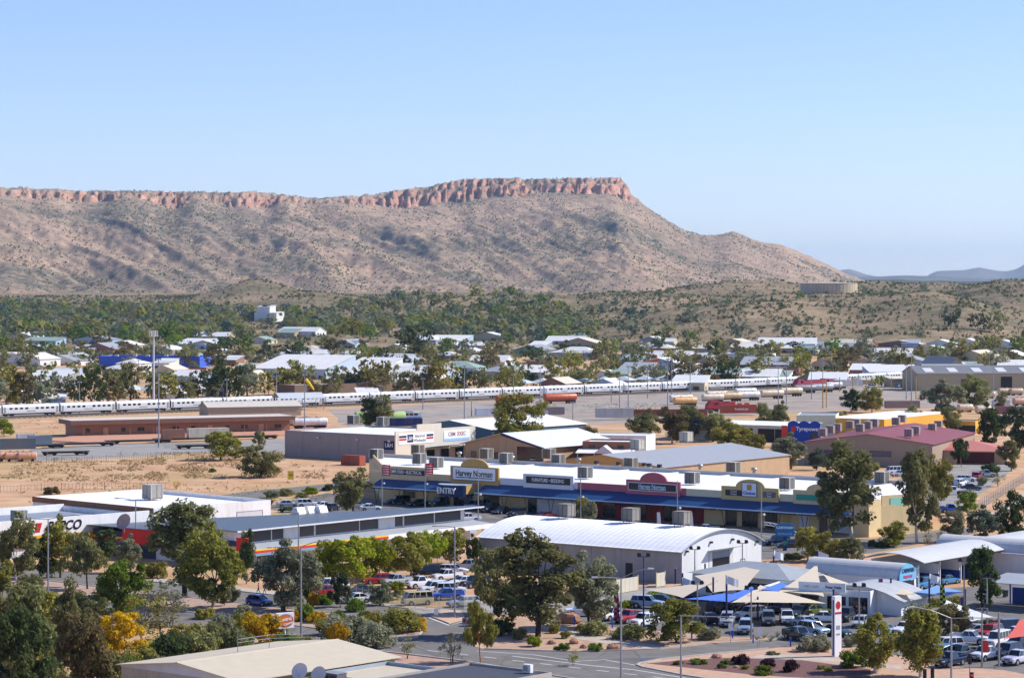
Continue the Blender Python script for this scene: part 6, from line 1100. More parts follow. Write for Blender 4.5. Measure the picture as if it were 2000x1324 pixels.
NEAR = [
 (50, 1300, 215, 135, 'feather', 'olive', 'huge feathery olive casuarina filling the left edge'), (132, 1262, 160, 78, 'feather', 'olive', 'slim feathery casuarina right of the huge one'), (32, 1138, 136, 85, 'gum', 'olive', 'pale-trunked gum at the left edge before the parts store', W_B), (78, 1130, 75, 62, 'round', 'dark', 'dark bushy tree between the pale gum and yellowish tree'), (118, 1128, 120, 66, 'gum', 'khaki', 'yellowish gum hiding part of the black lettering'), (170, 1150, 104, 94, 'umbrella', 'olive', 'spreading olive tree with dark curved trunk', D_), (207, 1100, 70, 40, 'conifer', 'dark', 'dark upright tree left of the red street boxes'), (255, 1118, 74, 52, 'gum', 'grey', 'grey-green gum under the left street light'), (306, 1128, 38, 48, 'bush', 'khaki', 'clipped olive bush before the dark shopfront'),
 (245, 1212, 112, 104, 'round', 'green', 'bright green leafy tree in the median at left'), (276, 1262, 108, 92, 'sparse', 'khaki', 'half-bare brownish tree before the bright green one'), (332, 1222, 86, 96, 'sparse', 'grey', 'grey-leaved leaning tree beside the half-bare one'), (318, 1260, 80, 70, 'sparse', 'brown', 'almost bare twiggy tree on the pink gravel', D_), (362, 1164, 184, 138, 'tall', 'olive', 'tall many-stemmed gum before the red sign box', D_), (416, 1186, 160, 122, 'gum', 'khaki', 'big gum with reddish trunk right of the many-stemmed one'), (438, 1183, 42, 26, 'gum', 'olive', 'slim sapling right of the big gum'), (457, 1176, 36, 26, 'weep', 'grey', 'small drooping sapling beside the slim one'), (482, 1140, 112, 28, 'conifer', 'dark', 'narrow dark cypress behind the big gum'),
 (240, 1292, 92, 100, 'round', 'gold', 'golden flowering wattle at lower left'), (152, 1345, 140, 112, 'round', 'brown', 'dark brown-green tree left of the golden wattle'), (118, 1290, 60, 70, 'bush', 'green', 'green shrub below the slim casuarina'), (30, 1385, 190, 140, 'round', 'dark', 'dark tree in the bottom left corner'), (95, 1350, 70, 90, 'bush', 'olive', 'olive shrub in the bottom left corner'), (215, 1340, 80, 90, 'bush', 'olive', 'olive shrub before the golden wattle'), (275, 1318, 66, 80, 'bush', 'khaki', 'khaki shrub beside the beige roof'), (330, 1296, 66, 86, 'bush', 'dark', 'dark shrub left of three above the beige roof'), (392, 1288, 68, 90, 'bush', 'olive', 'olive shrub middle of three above the beige roof'), (458, 1280, 64, 84, 'bush', 'olive', 'olive shrub right of three above the beige roof'),
 (430, 1246, 54, 62, 'bush', 'pale', 'pale silvery shrub on the median near the yellow one'), (508, 1256, 74, 88, 'bush', 'gold', 'golden flowering shrub behind the oval sign'), (470, 1240, 50, 48, 'bush', 'khaki', 'khaki shrub left of the golden one'), (560, 1272, 40, 60, 'bush', 'green', 'green shrub at the foot of the oval sign'), (590, 1268, 34, 50, 'bush', 'olive', 'olive shrub right of the oval sign post'), (500, 1290, 40, 70, 'bush', 'green', 'low green shrub below the golden one'),
 (553, 1193, 138, 128, 'gum', 'grey', 'broad grey gum behind the double street light', D_), (600, 1180, 100, 60, 'gum', 'olive', 'olive gum just right of the double street light', D_), (640, 1138, 80, 60, 'lime', 'lime', 'yellow-green wattle, first of the row along the yard'), (688, 1140, 88, 84, 'lime', 'lime', 'yellow-green wattle, second of the row along the yard'), (738, 1132, 80, 66, 'lime', 'lime', 'yellow-green wattle, third of the row along the yard'), (758, 1122, 42, 40, 'lime', 'lime', 'short yellow-green wattle between third and fourth of the row'), (800, 1126, 82, 80, 'lime', 'khaki', 'yellow-green wattle, fourth of the row along the yard'), (840, 1110, 70, 60, 'lime', 'lime', 'yellow-green wattle, fifth of the row along the yard'), (880, 1102, 66, 74, 'lime', 'khaki', 'yellow-green wattle, last of the row along the yard'), (926, 1110, 66, 36, 'gum', 'dark', 'dark tree against the left wall of the barrel warehouse'), (652, 1070, 48, 30, 'gum', 'olive', 'young gum poking above the striped fascia'), (805, 1062, 36, 16, 'conifer', 'olive', 'thin young gum above the white fascia'),
 (664, 1186, 66, 42, 'round', 'dark', 'small dark gum at the yard fence'), (742, 1182, 48, 44, 'round', 'grey', 'small grey-green gum before the yard fence'), (776, 1170, 34, 34, 'round', 'lime', 'small yellowish gum beside the beige van'), (694, 1194, 30, 42, 'bush', 'green', 'dark green shrub below the yard fence'), (636, 1180, 24, 38, 'bush', 'green', 'clipped shrub under the broad grey gum'), (612, 1186, 34, 26, 'bush', 'gold', 'small yellow shrub under the olive gum'), (598, 1212, 38, 46, 'bush', 'green', 'green shrub on the median at the light pole'), (618, 1216, 26, 44, 'low', 'gold', 'yellow flowered low shrub at the light pole'), (576, 1214, 24, 26, 'low', 'gold', 'small yellow shrub left of the light pole'),
 (786, 1234, 52, 88, 'bush', 'khaki', 'big rounded khaki shrub near the median nose'), (818, 1232, 32, 36, 'bush', 'gold', 'yellow shrub at the very end of the median'), (722, 1222, 36, 54, 'bush', 'khaki', 'khaki shrub on the median left of the big one'), (660, 1218, 30, 40, 'bush', 'green', 'small green shrub on the median'), (672, 1256, 70, 96, 'bush', 'pale', 'tall pale olive shrub beside the near road'), (660, 1262, 56, 50, 'bush', 'gold', 'yellow-flowered shrub inside the pale olive one'), (732, 1264, 54, 84, 'bush', 'grey', 'grey-olive shrub above the beige roof end'), (796, 1286, 42, 34, 'sparse', 'olive', 'little twiggy tree at the roof corner', D_), (884, 1293, 56, 54, 'sparse', 'grey', 'small grey tree on the near verge', D_), (938, 1294, 112, 66, 'umbrella', 'khaki', 'gum with orange trunk on the near verge', P('orange_bark', 'a8623a', var=.2)),
 (1048, 1243, 204, 150, 'tall', 'olive', 'very large gum with leaning trunk before the barrel warehouse', D_), (968, 1200, 124, 88, 'gum', 'olive', 'dark gum left of the very large one', D_), (1000, 1215, 70, 60, 'round', 'dark', 'dark low tree below the very large gum'), (1150, 1225, 146, 104, 'gum', 'grey', 'wide right-hand gum merging with the very large one', D_), (1322, 1254, 80, 106, 'round', 'khaki', 'clipped round tree with dark trunk in the garden bed', D_),
 (1157, 1238, 30, 74, 'low', 'olive', 'wide low olive shrub left of two before the sale row'), (1225, 1247, 32, 76, 'low', 'olive', 'wide low olive shrub right of two before the sale row'), (1043, 1262, 24, 32, 'bush', 'lime', 'yellow shrub below the leaning gum trunk'), (1082, 1236, 20, 24, 'bush', 'khaki', 'small khaki shrub by the curved path'), (1104, 1246, 18, 26, 'bush', 'khaki', 'small yellowish shrub below the curved path'), (1098, 1270, 16, 38, 'low', 'green', 'low green mound left of two by the kerb'), (1163, 1271, 18, 34, 'low', 'green', 'low green mound right of two by the kerb'), (1386, 1248, 30, 52, 'bush', 'pale', 'pale bush right of the clipped round tree'), (1300, 1250, 14, 30, 'low', 'grey', 'little grey shrub left of the clipped round tree'),
 (1592, 1270, 34, 80, 'low', 'pale', 'sage-green dome shrub before the charcoal pickup'), (1666, 1302, 40, 62, 'bush', 'green', 'dark green shrub at the foot of the pylon'), (1662, 1262, 26, 34, 'bush', 'pale', 'pale shrub behind the pylon'), (1447, 1296, 22, 42, 'low', 'purple', 'maroon dome shrub, left of three'), (1498, 1302, 20, 36, 'low', 'purple', 'maroon dome shrub, middle of three'), (1543, 1311, 26, 40, 'low', 'purple', 'maroon dome shrub, right of three'), (1364, 1296, 12, 40, 'low', 'green', 'flat green groundcover patch on the dark mulch'), (1325, 1297, 10, 26, 'low', 'olive', 'small green tuft near the bed corner'), (1410, 1304, 10, 22, 'low', 'green', 'small green mound left of the maroon shrubs'), (1418, 1296, 10, 26, 'low', 'green', 'second small green mound left of the maroon shrubs'), (1455, 1306, 9, 20, 'low', 'lime', 'tiny lime mound before the left maroon shrub'), (1492, 1317, 20, 46, 'low', 'green', 'green dome shrub before the maroon ones'), (1604, 1306, 9, 20, 'low', 'lime', 'tiny lime mound, left of two below the pylon'), (1618, 1311, 9, 20, 'low', 'lime', 'tiny lime mound, right of two below the pylon'), (1510, 1278, 8, 30, 'low', 'olive', 'thin grassy tuft on the orange gravel'),
 (1708, 1312, 118, 80, 'weep', 'khaki', 'weeping tree left of two at the right corner', W_B), (1795, 1322, 150, 84, 'weep', 'khaki', 'taller weeping tree right of two at the right corner', W_B), (1862, 1248, 66, 78, 'round', 'brown', 'brownish tree behind the taller weeping one'), (1920, 1198, 130, 66, 'tall', 'dark', 'tall dark gum before the wash bays', D_), (1880, 1222, 20, 60, 'low', 'dark', 'clipped dark hedge shrub under the white sail'), (1930, 1226, 18, 70, 'low', 'dark', 'second dark hedge shrub under the white sail'),
 (1578, 1095, 62, 66, 'round', 'khaki', 'khaki gum left of three behind the car wash sign'), (1622, 1098, 56, 56, 'round', 'khaki', 'khaki gum middle of three behind the car wash sign'), (1662, 1100, 48, 50, 'round', 'olive', 'olive gum right of three behind the car wash sign'), (1548, 1092, 14, 50, 'low', 'dark', 'dark low hedge under the khaki gums'), (1746, 1068, 48, 58, 'round', 'khaki', 'broad khaki bush at the right end of the showroom row'), (1664, 1058, 192, 122, 'tall', 'olive', 'tall gum before the right end of the showroom row', W_B), (1792, 1060, 182, 78, 'tall', 'olive', 'tall slim gum right of the showroom row', W_B), (1830, 985, 95, 62, 'gum', 'khaki', 'khaki gum behind the tall slim one'), (1858, 1058, 60, 52, 'gum', 'grey', 'grey gum near the wash bay roof'), (1924, 1062, 74, 62, 'gum', 'blue', 'blue-green gum behind the wash bays'), (1978, 1060, 96, 70, 'round', 'dark', 'dark full tree at the right edge behind the wash bays'), (1890, 1006, 46, 42, 'round', 'green', 'bright green round bush by the right car park'), (1704, 1066, 14, 24, 'low', 'dark', 'dark little shrub left of two in the red soil'), (1722, 1069, 14, 34, 'low', 'dark', 'dark little shrub right of two in the red soil'), (1838, 1062, 24, 20, 'sparse', 'khaki', 'thin twiggy shrub left of the grey gum'), (1812, 1070, 30, 20, 'sparse', 'brown', 'bare twiggy shrub in the red soil'),
 (690, 1002, 86, 82, 'gum', 'olive', 'rounded gum at the left end of the showroom row', D_), (1136, 1020, 48, 30, 'round', 'khaki', 'khaki tree left of two against the red bay'), (1154, 1024, 44, 32, 'round', 'grey', 'grey-green tree right of two against the red bay'),
 (518, 990, 22, 40, 'bush', 'olive', 'olive shrub left of the small car park'), (530, 972, 18, 34, 'bush', 'grey', 'grey shrub at the top of the small car park'), (560, 968, 16, 36, 'bush', 'olive', 'olive shrub behind the silver sedan'), (590, 972, 12, 30, 'low', 'khaki', 'khaki shrub behind the white crossover'), (608, 964, 14, 40, 'low', 'lime', 'bright green shrub by the street behind the car park'), (560, 1000, 12, 36, 'low', 'dark', 'dark low hedge before the silver sedan'), (500, 1000, 16, 24, 'bush', 'olive', 'olive shrub beside the white parts store'), (640, 958, 14, 30, 'low', 'dark', 'dark shrub left of the rounded gum'),
 (432, 898, 52, 82, 'round', 'khaki', 'rounded dark khaki bush left of two on the sandy lot', D_), (508, 932, 60, 84, 'round', 'olive', 'rounded olive bush right of two on the sandy lot', D_), (415, 922, 9, 18, 'low', 'green', 'small green weed on the sandy lot'), (345, 955, 16, 16, 'sparse', 'gold', 'little yellow-flowered shrub on the sandy lot'), (101, 965, 18, 34, 'bush', 'brown', 'dry brown shrub behind the white store roof'), (505, 872, 30, 26, 'round', 'olive', 'small tree behind the two rounded bushes'),
 (722, 838, 68, 36, 'conifer', 'dark', 'dark conifer left of two behind the trade store'), (744, 838, 70, 38, 'conifer', 'olive', 'olive conifer right of two behind the trade store'), (1016, 888, 116, 104, 'gum', 'khaki', 'broad open gum behind the showroom roof', D_), (1142, 886, 50, 64, 'round', 'brown', 'brownish round tree by the navy gable hall'), (1205, 872, 22, 36, 'round', 'dark', 'small dark tree at the brick office verandah'), (1030, 895, 9, 30, 'low', 'lime', 'bright yellow-green shrub behind the showroom roof'),
 (1264, 872, 72, 66, 'gum', 'olive', 'olive gum left of the row before the rusty wagon'), (1312, 866, 70, 66, 'gum', 'brown', 'brown-green gum in the row before the rusty wagon', W_B), (1355, 858, 66, 60, 'gum', 'olive', 'olive gum in the middle of the row before the rusty wagon'), (1392, 862, 60, 60, 'gum', 'olive', 'olive gum left of the blue tyre sign'), (1428, 872, 44, 76, 'round', 'khaki', 'wide khaki tree below the blue tyre sign'), (1466, 915, 66, 56, 'gum', 'khaki', 'khaki gum at the end of the grey hall roof'), (1545, 916, 70, 70, 'gum', 'grey', 'grey gum left of the red-roofed hall'), (1595, 918, 46, 30, 'conifer', 'blue', 'slim blue-green tree left of the red-roofed hall'), (1496, 846, 58, 38, 'gum', 'olive', 'gum left of two before the tyre shop', W_B), (1526, 846, 62, 40, 'gum', 'olive', 'gum right of two before the tyre shop', W_B), (1580, 858, 30, 46, 'round', 'dark', 'dark bush below the blue sign wall'), (1540, 856, 14, 40, 'low', 'khaki', 'khaki hedge outside the tyre shop'), (1640, 890, 34, 32, 'sparse', 'grey', 'small grey tree before the red-roofed hall'),
 (1648, 838, 34, 40, 'gum', 'olive', 'small gum at the yellow store corner'), (1662, 804, 42, 44, 'round', 'dark', 'dark gum left of two behind the yellow store'), (1702, 806, 46, 50, 'round', 'khaki', 'feathery khaki tree right of two behind the yellow store'), (1788, 838, 44, 38, 'round', 'olive', 'dark-olive tree before the yellow store wall'), (1830, 832, 34, 26, 'round', 'olive', 'small tree at the right end of the yellow store'), (1838, 808, 66, 84, 'gum', 'grey', 'big grey gum in the rail yard'), (1896, 800, 68, 70, 'gum', 'olive', 'big olive gum right of the grey one', D_), (1862, 848, 52, 44, 'gum', 'olive', 'olive gum behind the red-roofed hall'), (1930, 880, 92, 58, 'gum', 'dark', 'tall dark gum behind the red annex'), (1955, 800, 34, 24, 'round', 'olive', 'small tree among the tank containers'), (1990, 886, 90, 66, 'gum', 'dark', 'dark gum at the right edge'), (1975, 920, 66, 44, 'gum', 'olive', 'slender gum before the red annex'), (1878, 912, 52, 42, 'umbrella', 'dark', 'dark spreading tree before the red annex'), (1935, 930, 30, 40, 'bush', 'dark', 'dark shrub by the red annex corner'), (1900, 840, 20, 26, 'bush', 'green', 'green shrub by the yellow annex'), (1918, 948, 22, 26, 'bush', 'grey', 'grey shrub on the car park island'), (1950, 950, 24, 30, 'sparse', 'olive', 'thin tree by the mesh fence'),
 (8, 852, 32, 34, 'round', 'lime', 'bright green tree at the left edge of the siding')]
NEAR += [
 (10, 1215, 70, 90, 'round', 'olive', 'olive tree at the left edge behind the huge casuarina'),
 (90, 1222, 64, 74, 'round', 'khaki', 'khaki tree between the two casuarinas'),
 (150, 1208, 60, 60, 'bush', 'olive', 'olive bush on the median right of the slim casuarina'),
 (188, 1232, 64, 66, 'gum', 'olive', 'olive gum left of the bright green tree'),
 (200, 1275, 70, 70, 'bush', 'dark', 'dark shrub left of the golden wattle'),
 (60, 1330, 80, 90, 'bush', 'khaki', 'khaki shrub below the huge casuarina'),
 (170, 1320, 60, 80, 'bush', 'green', 'green shrub below the dark brown-green tree'),
 (310, 1322, 50, 70, 'bush', 'olive', 'olive shrub at the beige roof corner'),
 (250, 1330, 56, 80, 'bush', 'green', 'green shrub at the bottom left of the beige roof'),
 (365, 1262, 54, 80, 'bush', 'khaki', 'khaki shrub behind the dark one above the roof'),
 (300, 1290, 54, 70, 'bush', 'khaki', 'khaki shrub right of the golden wattle'),
 (420, 1268, 56, 70, 'bush', 'olive', 'olive shrub below the pale silvery one'),
 (545, 1238, 34, 44, 'bush', 'khaki', 'khaki shrub just left of the oval sign'),
 (480, 1205, 26, 50, 'low', 'pale', 'pale grass clump on the median by the blue hatchback'),
 (400, 1208, 24, 50, 'low', 'khaki', 'khaki clump on the median under the big gum'),
 (640, 1240, 40, 56, 'bush', 'khaki', 'khaki shrub left of the tall pale one'),
 (700, 1240, 44, 60, 'bush', 'green', 'green shrub right of the tall pale one'),
 (60, 1180, 56, 60, 'round', 'olive', 'olive bush under the left street light'),
 (5, 1165, 70, 56, 'gum', 'khaki', 'khaki gum at the very left edge'),
 (210, 1170, 40, 46, 'bush', 'olive', 'olive bush right of the spreading tree'),
 (110, 1195, 40, 54, 'bush', 'khaki', 'khaki bush left of the spreading tree'),
 (980, 1240, 40, 56, 'bush', 'dark', 'dark bush at the junction corner'),
 (1015, 1248, 26, 34, 'bush', 'olive', 'olive bush beside the leaning trunk'),
 (930, 1222, 30, 36, 'bush', 'dark', 'dark shrub at the side street corner'),
 (1120, 1300, 30, 30, 'sparse', 'khaki', 'twiggy yellow-leaved sapling at the bottom edge')]
for r in NEAR:
    k_ = (.86, .98) if r[4] in ('bush', 'low') else (1.04, 1.14); r = (r[0], r[1], r[2] * k_[0], r[3] * k_[1]) + r[4:]
    plant(*r[:7], bark=r[7] if len(r) > 7 else None)
# gums behind the train: rows of individuals, described by colour, size and neighbours
def row(spec, side):
    for i, (px, py, hp, wp, kind, col) in enumerate(spec):
        plant(px, py, hp, wp, kind, col, '%s %s %s, %s from the left' % ({'olive': 'olive', 'dark': 'dark', 'grey': 'grey', 'brown': 'brown-green', 'khaki': 'khaki', 'blue': 'blue-green', 'lime': 'lime-green', 'green': 'green', 'gold': 'golden'}[col], NAME[kind].replace('_', ' '), side, nth(i) if i else 'first'), side, far=True, bark=BARKD if i % 3 else None)
rr = random.Random(11)
def gen(x0, x1, step, y_of, hp, wp, kinds, cols, jx=.35, jy=4):
    out = []; x = x0
    while x < x1:
        s = rr.uniform(.75, 1.25); out.append((x + rr.uniform(-jx, jx) * step, y_of(x) + rr.uniform(-jy, jy), hp * s, wp * s * rr.uniform(.85, 1.15), rr.choice(kinds), rr.choice(cols))); x += step * rr.uniform(.7, 1.3)
    return sorted(out)
GC = ['olive', 'olive', 'khaki', 'brown', 'grey', 'dark']
base1 = lambda x: 796 - x * .037
row(gen(-10, 440, 30, base1, 70, 62, ['gum', 'gum', 'tall'], GC), 'behind the left part of the train')
row(gen(440, 1000, 32, lambda x: 776 - (x - 440) * .012, 56, 54, ['gum', 'round'], GC), 'behind the middle of the train')
row(gen(1000, 1500, 38, lambda x: 762 - (x - 1000) * .022, 54, 50, ['gum', 'gum', 'round'], GC), 'behind the right part of the train')
row(gen(1500, 2010, 52, lambda x: 738 - (x - 1500) * .03, 44, 46, ['gum', 'round'], GC), 'between the sheds at the far right')
row(gen(0, 2000, 42, lambda x: 722 - abs(x - 1000) * .006, 38, 44, ['gum', 'round'], GC, jy=8), 'standing among the far roofs')
row(gen(0, 2000, 34, lambda x: 697, 32, 40, ['gum', 'round'], GC + ['green'], jy=8), 'behind the far white roofs')
SPN = [(815, 700, 66, 78, 'gum', 'dark', 'big dark tree rising above the far roofs'), (878, 690, 34, 26, 'conifer', 'grey', 'slim grey tree beside the far house'), (1856, 664, 44, 42, 'round', 'dark', 'dark round tree below the reservoir hill, left of three'), (1910, 664, 34, 40, 'round', 'dark', 'dark round tree below the reservoir hill, middle of three'), (1945, 664, 44, 42, 'round', 'olive', 'olive tree below the reservoir hill, right of three'), (48, 694, 40, 50, 'round', 'khaki', 'bright round tree among the left far roofs'), (88, 708, 44, 36, 'gum', 'dark', 'dark tree right of the bright round one'), (1188, 726, 62, 44, 'gum', 'olive', 'tall olive gum among the far sheds'), (1395, 712, 50, 36, 'gum', 'dark', 'tall dark gum right of the colourful far shed'), (1424, 738, 44, 40, 'round', 'brown', 'reddish-brown bare tree among the far sheds'), (722, 706, 34, 40, 'round', 'green', 'dense green tree among the far houses'), (868, 655, 14, 26, 'round', 'gold', 'golden tree in the far belt'), (40, 660, 26, 24, 'round', 'gold', 'yellow-leaved tree in the far left belt'), (710, 692, 38, 26, 'gum', 'brown', 'dark brown tree on the bare bank')]
for r in SPN: plant(*r[:7], far=True)
# ------------------------------------------------------------------ the town beyond the railway
WALLS = {'white': P('town_white', 'dcdcd8', var=.06, dirt=('b5a995', .3)), 'cream': P('town_cream', 'cdbf9f', var=.06), 'grey': P('town_grey', '9a9a98', var=.06), 'pale blue': P('town_blue', 'a9bccd', var=.06), 'tan': P('town_tan', 'b09a7e', var=.08), 'brick': P('town_brick', '8f6a58', var=.12), 'green': P('town_green', '7d8f84', var=.06), 'dark': P('town_dark', '4a4644', var=.08), 'blue': P('town_bright_blue', '3a5cc0', var=.06)}
ROOFS = {'white': P('town_roof_white', 'dddbd6', rib=('X', .4), ribamp=.03, var=.06, dirt=('b9b0a2', .4)), 'grey': ROOFG, 'pale': P('town_roof_pale', 'd6d6d2', rib=('X', .4), ribamp=.03, var=.06), 'cream': P('town_roof_cream', 'd2c8b2', rib=('X', .4), ribamp=.03), 'dark grey': P('town_roof_dark', '77787a', rib=('X', .4), ribamp=.03), 'rust': P('town_roof_rust', 'b0774a', rib=('X', .4), var=.15), 'green': P('town_roof_green', '8fa398', rib=('X', .4))}
rt = random.Random(23)
STY = {'gable_y': 'gabled', 'gable_x': 'long gabled', 'flat': 'flat', 'hip': 'hipped', 'mono': 'sloping'}
def town(px, py, wp, dep, hgt, sty, wall, roof, ang, label, kind='shed', nm='town_shed'):
    x, y = G(px, py) if py > 700 else AT(px, 1720 + (700 - py) * 13); pm = F / y; L_ = wp / pm / max(.6, math.cos(math.radians(ang))) * .85
    z = GZ(x, y); o = building(nm, label, (x, y), math.radians(ang), L_, dep, hgt, hgt + (.5 if sty == 'flat' else min(L_, dep) * .16 + .4), WALLS[wall], ROOFS[roof], sty, kind, 'town buildings beyond the train', .5, z - .3)
    n = max(2, int(L_ / 5))
    for k in range(n):
        if rt.random() < .75: opening(o, 'window' if rt.random() < .6 else 'roller_door', -L_ + (k + .5) * L_ / n, .9, min(2.4, L_ / n * .5), 1.4, -.004, GLASS if rt.random() < .6 else PALEG, d=.04)
    for k in range(2): opening(o, 'window', dep * (k + .5) / 2, .9, 2, 1.4, .004, GLASS, 'y', d=.04)
    if sty == 'flat' and L_ > 12:
        for k in range(2): MB().cbox(-L_ * rt.uniform(.2, .8), dep * rt.uniform(.3, .7), hgt + .101, 1.6, 1.6, 1.3).build('roof_unit', COOLB, o)
    return o
TB = [  # right column px, base row, width px, depth m, height m, style, wall, roof, angle
 (78, 716, 84, 18, 4.5, 'gable_y', 'white', 'white', -30), (100, 762, 104, 22, 4.2, 'mono', 'grey', 'pale', -25), (62, 786, 64, 14, 4.0, 'flat', 'white', 'pale', -20), (160, 748, 84, 16, 4.0, 'gable_x', 'cream', 'pale', -20), (128, 792, 54, 10, 2.8, 'mono', 'pale blue', 'white', 10), (268, 727, 52, 14, 4.8, 'hip', 'white', 'white', -25), (330, 722, 40, 12, 4, 'mono', 'white', 'pale', -20), (384, 752, 62, 18, 4.5, 'gable_x', 'pale blue', 'white', -20), (366, 784, 80, 12, 3.5, 'mono', 'white', 'white', 10), (440, 775, 46, 10, 4, 'flat', 'green', 'cream', 0), (432, 712, 46, 12, 4, 'gable_y', 'cream', 'pale', -30), (434, 700, 40, 10, 3.6, 'hip', 'tan', 'pale', -30),
 (636, 742, 176, 34, 5.5, 'mono', 'pale blue', 'white', -22), (632, 702, 104, 14, 4, 'gable_x', 'pale blue', 'white', -12), (640, 716, 80, 14, 4.6, 'flat', 'dark', 'grey', -12), (702, 704, 60, 16, 4, 'hip', 'grey', 'pale', -25), (756, 728, 94, 20, 4, 'mono', 'white', 'pale', -22), (786, 692, 36, 10, 3.4, 'gable_y', 'white', 'white', -28), (838, 752, 100, 22, 4.4, 'gable_x', 'white', 'white', -20), (866, 722, 60, 14, 4, 'flat', 'tan', 'white', -18), (888, 705, 46, 12, 4, 'hip', 'grey', 'pale', -26), (986, 722, 84, 18, 4.6, 'gable_x', 'white', 'white', -18), (1000, 742, 76, 18, 4.2, 'hip', 'grey', 'grey', -24), (786, 764, 66, 12, 3.4, 'mono', 'tan', 'pale', -10), (740, 778, 48, 8, 2.6, 'mono', 'white', 'white', 10), (930, 700, 40, 10, 3.4, 'gable_y', 'white', 'white', -30),
 (1062, 700, 70, 18, 4.2, 'gable_y', 'green', 'grey', -30), (1160, 702, 100, 20, 4.6, 'hip', 'grey', 'pale', -24), (1106, 718, 92, 16, 3.4, 'flat', 'brick', 'pale', -18), (1060, 742, 64, 18, 4, 'mono', 'grey', 'white', -24), (1104, 768, 60, 14, 4.4, 'gable_y', 'brick', 'cream', -30), (1258, 690, 56, 14, 5, 'flat', 'tan', 'grey', -22), (1290, 684, 48, 14, 5.6, 'gable_y', 'grey', 'white', -28), (1316, 684, 40, 12, 4.6, 'gable_x', 'cream', 'white', -20), (1252, 706, 70, 16, 4.2, 'flat', 'grey', 'white', -18), (1270, 736, 72, 16, 4, 'mono', 'brick', 'grey', -16), (1200, 766, 50, 12, 4, 'gable_y', 'pale blue', 'pale', -26), (1240, 752, 56, 14, 3.6, 'flat', 'tan', 'pale', -18), (1345, 712, 86, 20, 4.8, 'gable_x', 'white', 'white', -18), (1388, 716, 66, 18, 4.4, 'gable_y', 'grey', 'grey', -26), (1378, 692, 44, 12, 4.4, 'flat', 'cream', 'white', -18), (1330, 758, 60, 14, 3.6, 'hip', 'tan', 'cream', -24), (1376, 764, 76, 14, 4.0, 'mono', 'cream', 'pale', -14), (1480, 708, 74, 20, 5.5, 'flat', 'pale blue', 'white', -14), (1508, 702, 118, 16, 3.6, 'flat', 'white', 'white', -14), (1472, 742, 40, 12, 4.2, 'gable_y', 'grey', 'grey', -30), (1540, 728, 110, 20, 4.4, 'mono', 'dark', 'grey', -14), (1520, 756, 86, 22, 5, 'gable_x', 'green', 'white', -14), (1592, 694, 130, 22, 6.2, 'gable_x', 'pale blue', 'white', -12), (1560, 734, 76, 16, 4.0, 'flat', 'brick', 'white', -14), (1600, 755, 46, 16, 4.4, 'gable_y', 'tan', 'cream', -20), (1640, 724, 60, 18, 4.4, 'gable_y', 'cream', 'rust', -24), (1652, 758, 84, 16, 3.8, 'mono', 'grey', 'pale', -10), (1702, 718, 52, 14, 4.4, 'flat', 'tan', 'white', -14), (1712, 738, 60, 16, 4.2, 'mono', 'brick', 'pale', -14), (1780, 706, 100, 20, 4.8, 'gable_x', 'white', 'white', -12), (1802, 722, 104, 20, 5, 'gable_y', 'pale blue', 'grey', -20), (1800, 744, 120, 16, 4.6, 'mono', 'pale blue', 'pale', 6), (1860, 690, 56, 14, 4.6, 'gable_y', 'white', 'white', -24), (1846, 700, 64, 14, 4.4, 'gable_y', 'cream', 'white', -24), (1942, 724, 96, 26, 6.5, 'gable_y', 'cream', 'cream', -28), (2000, 716, 66, 20, 6, 'gable_y', 'dark', 'pale', -22), (1906, 684, 40, 12, 4.2, 'gable_y', 'white', 'white', -26), (2010, 730, 70, 16, 4, 'mono', 'tan', 'white', -14), (1985, 690, 60, 16, 4.4, 'gable_y', 'white', 'white', -22), (1930, 758, 140, 24, 6.5, 'gable_x', 'tan', 'grey', 4)]
for k in range(84):
    px = 20 + k * 23.5 + rt.uniform(-14, 14); py = rt.choice((672, 680, 688, 697, 706, 714, 733, 745)) if px < 1150 else rt.choice((688, 696, 704, 714, 730, 745)); TB.append((px, py, rt.uniform(32, 100), rt.uniform(10, 22), rt.uniform(3, 4.2), rt.choice(('gable_y', 'hip', 'gable_x', 'mono')), rt.choice(('white', 'cream', 'grey', 'tan', 'brick', 'pale blue')), rt.choice(('white', 'pale', 'pale', 'grey', 'cream', 'green')), rt.uniform(-34, -12)))
TB.sort()
used = {}
for i, (px, py, wp, dep, h_, sty, wall, roof, ang) in enumerate(TB):
    mid = px - wp / 2; zone = 'far left' if mid < 330 else 'left-centre' if mid < 760 else 'centre' if mid < 1130 else 'right-centre' if mid < 1500 else 'far right'
    lab = '%s-walled %s with %s %s roof' % (wall, 'shed' if wp > 60 else 'house', STY[sty], roof); used.setdefault((lab, zone), []).append((px, py, wp, dep, h_, sty, wall, roof, ang))
for (lab, zone), lst in used.items():
    for j, a in enumerate(lst):
        pos = '' if len(lst) == 1 else ', %s from the left' % (nth(j) if j else 'first')
        town(*a, '%s beyond the train, %s%s' % (lab, zone, pos), 'shed' if a[2] > 60 else 'house', 'town_shed' if a[2] > 60 else 'town_house')
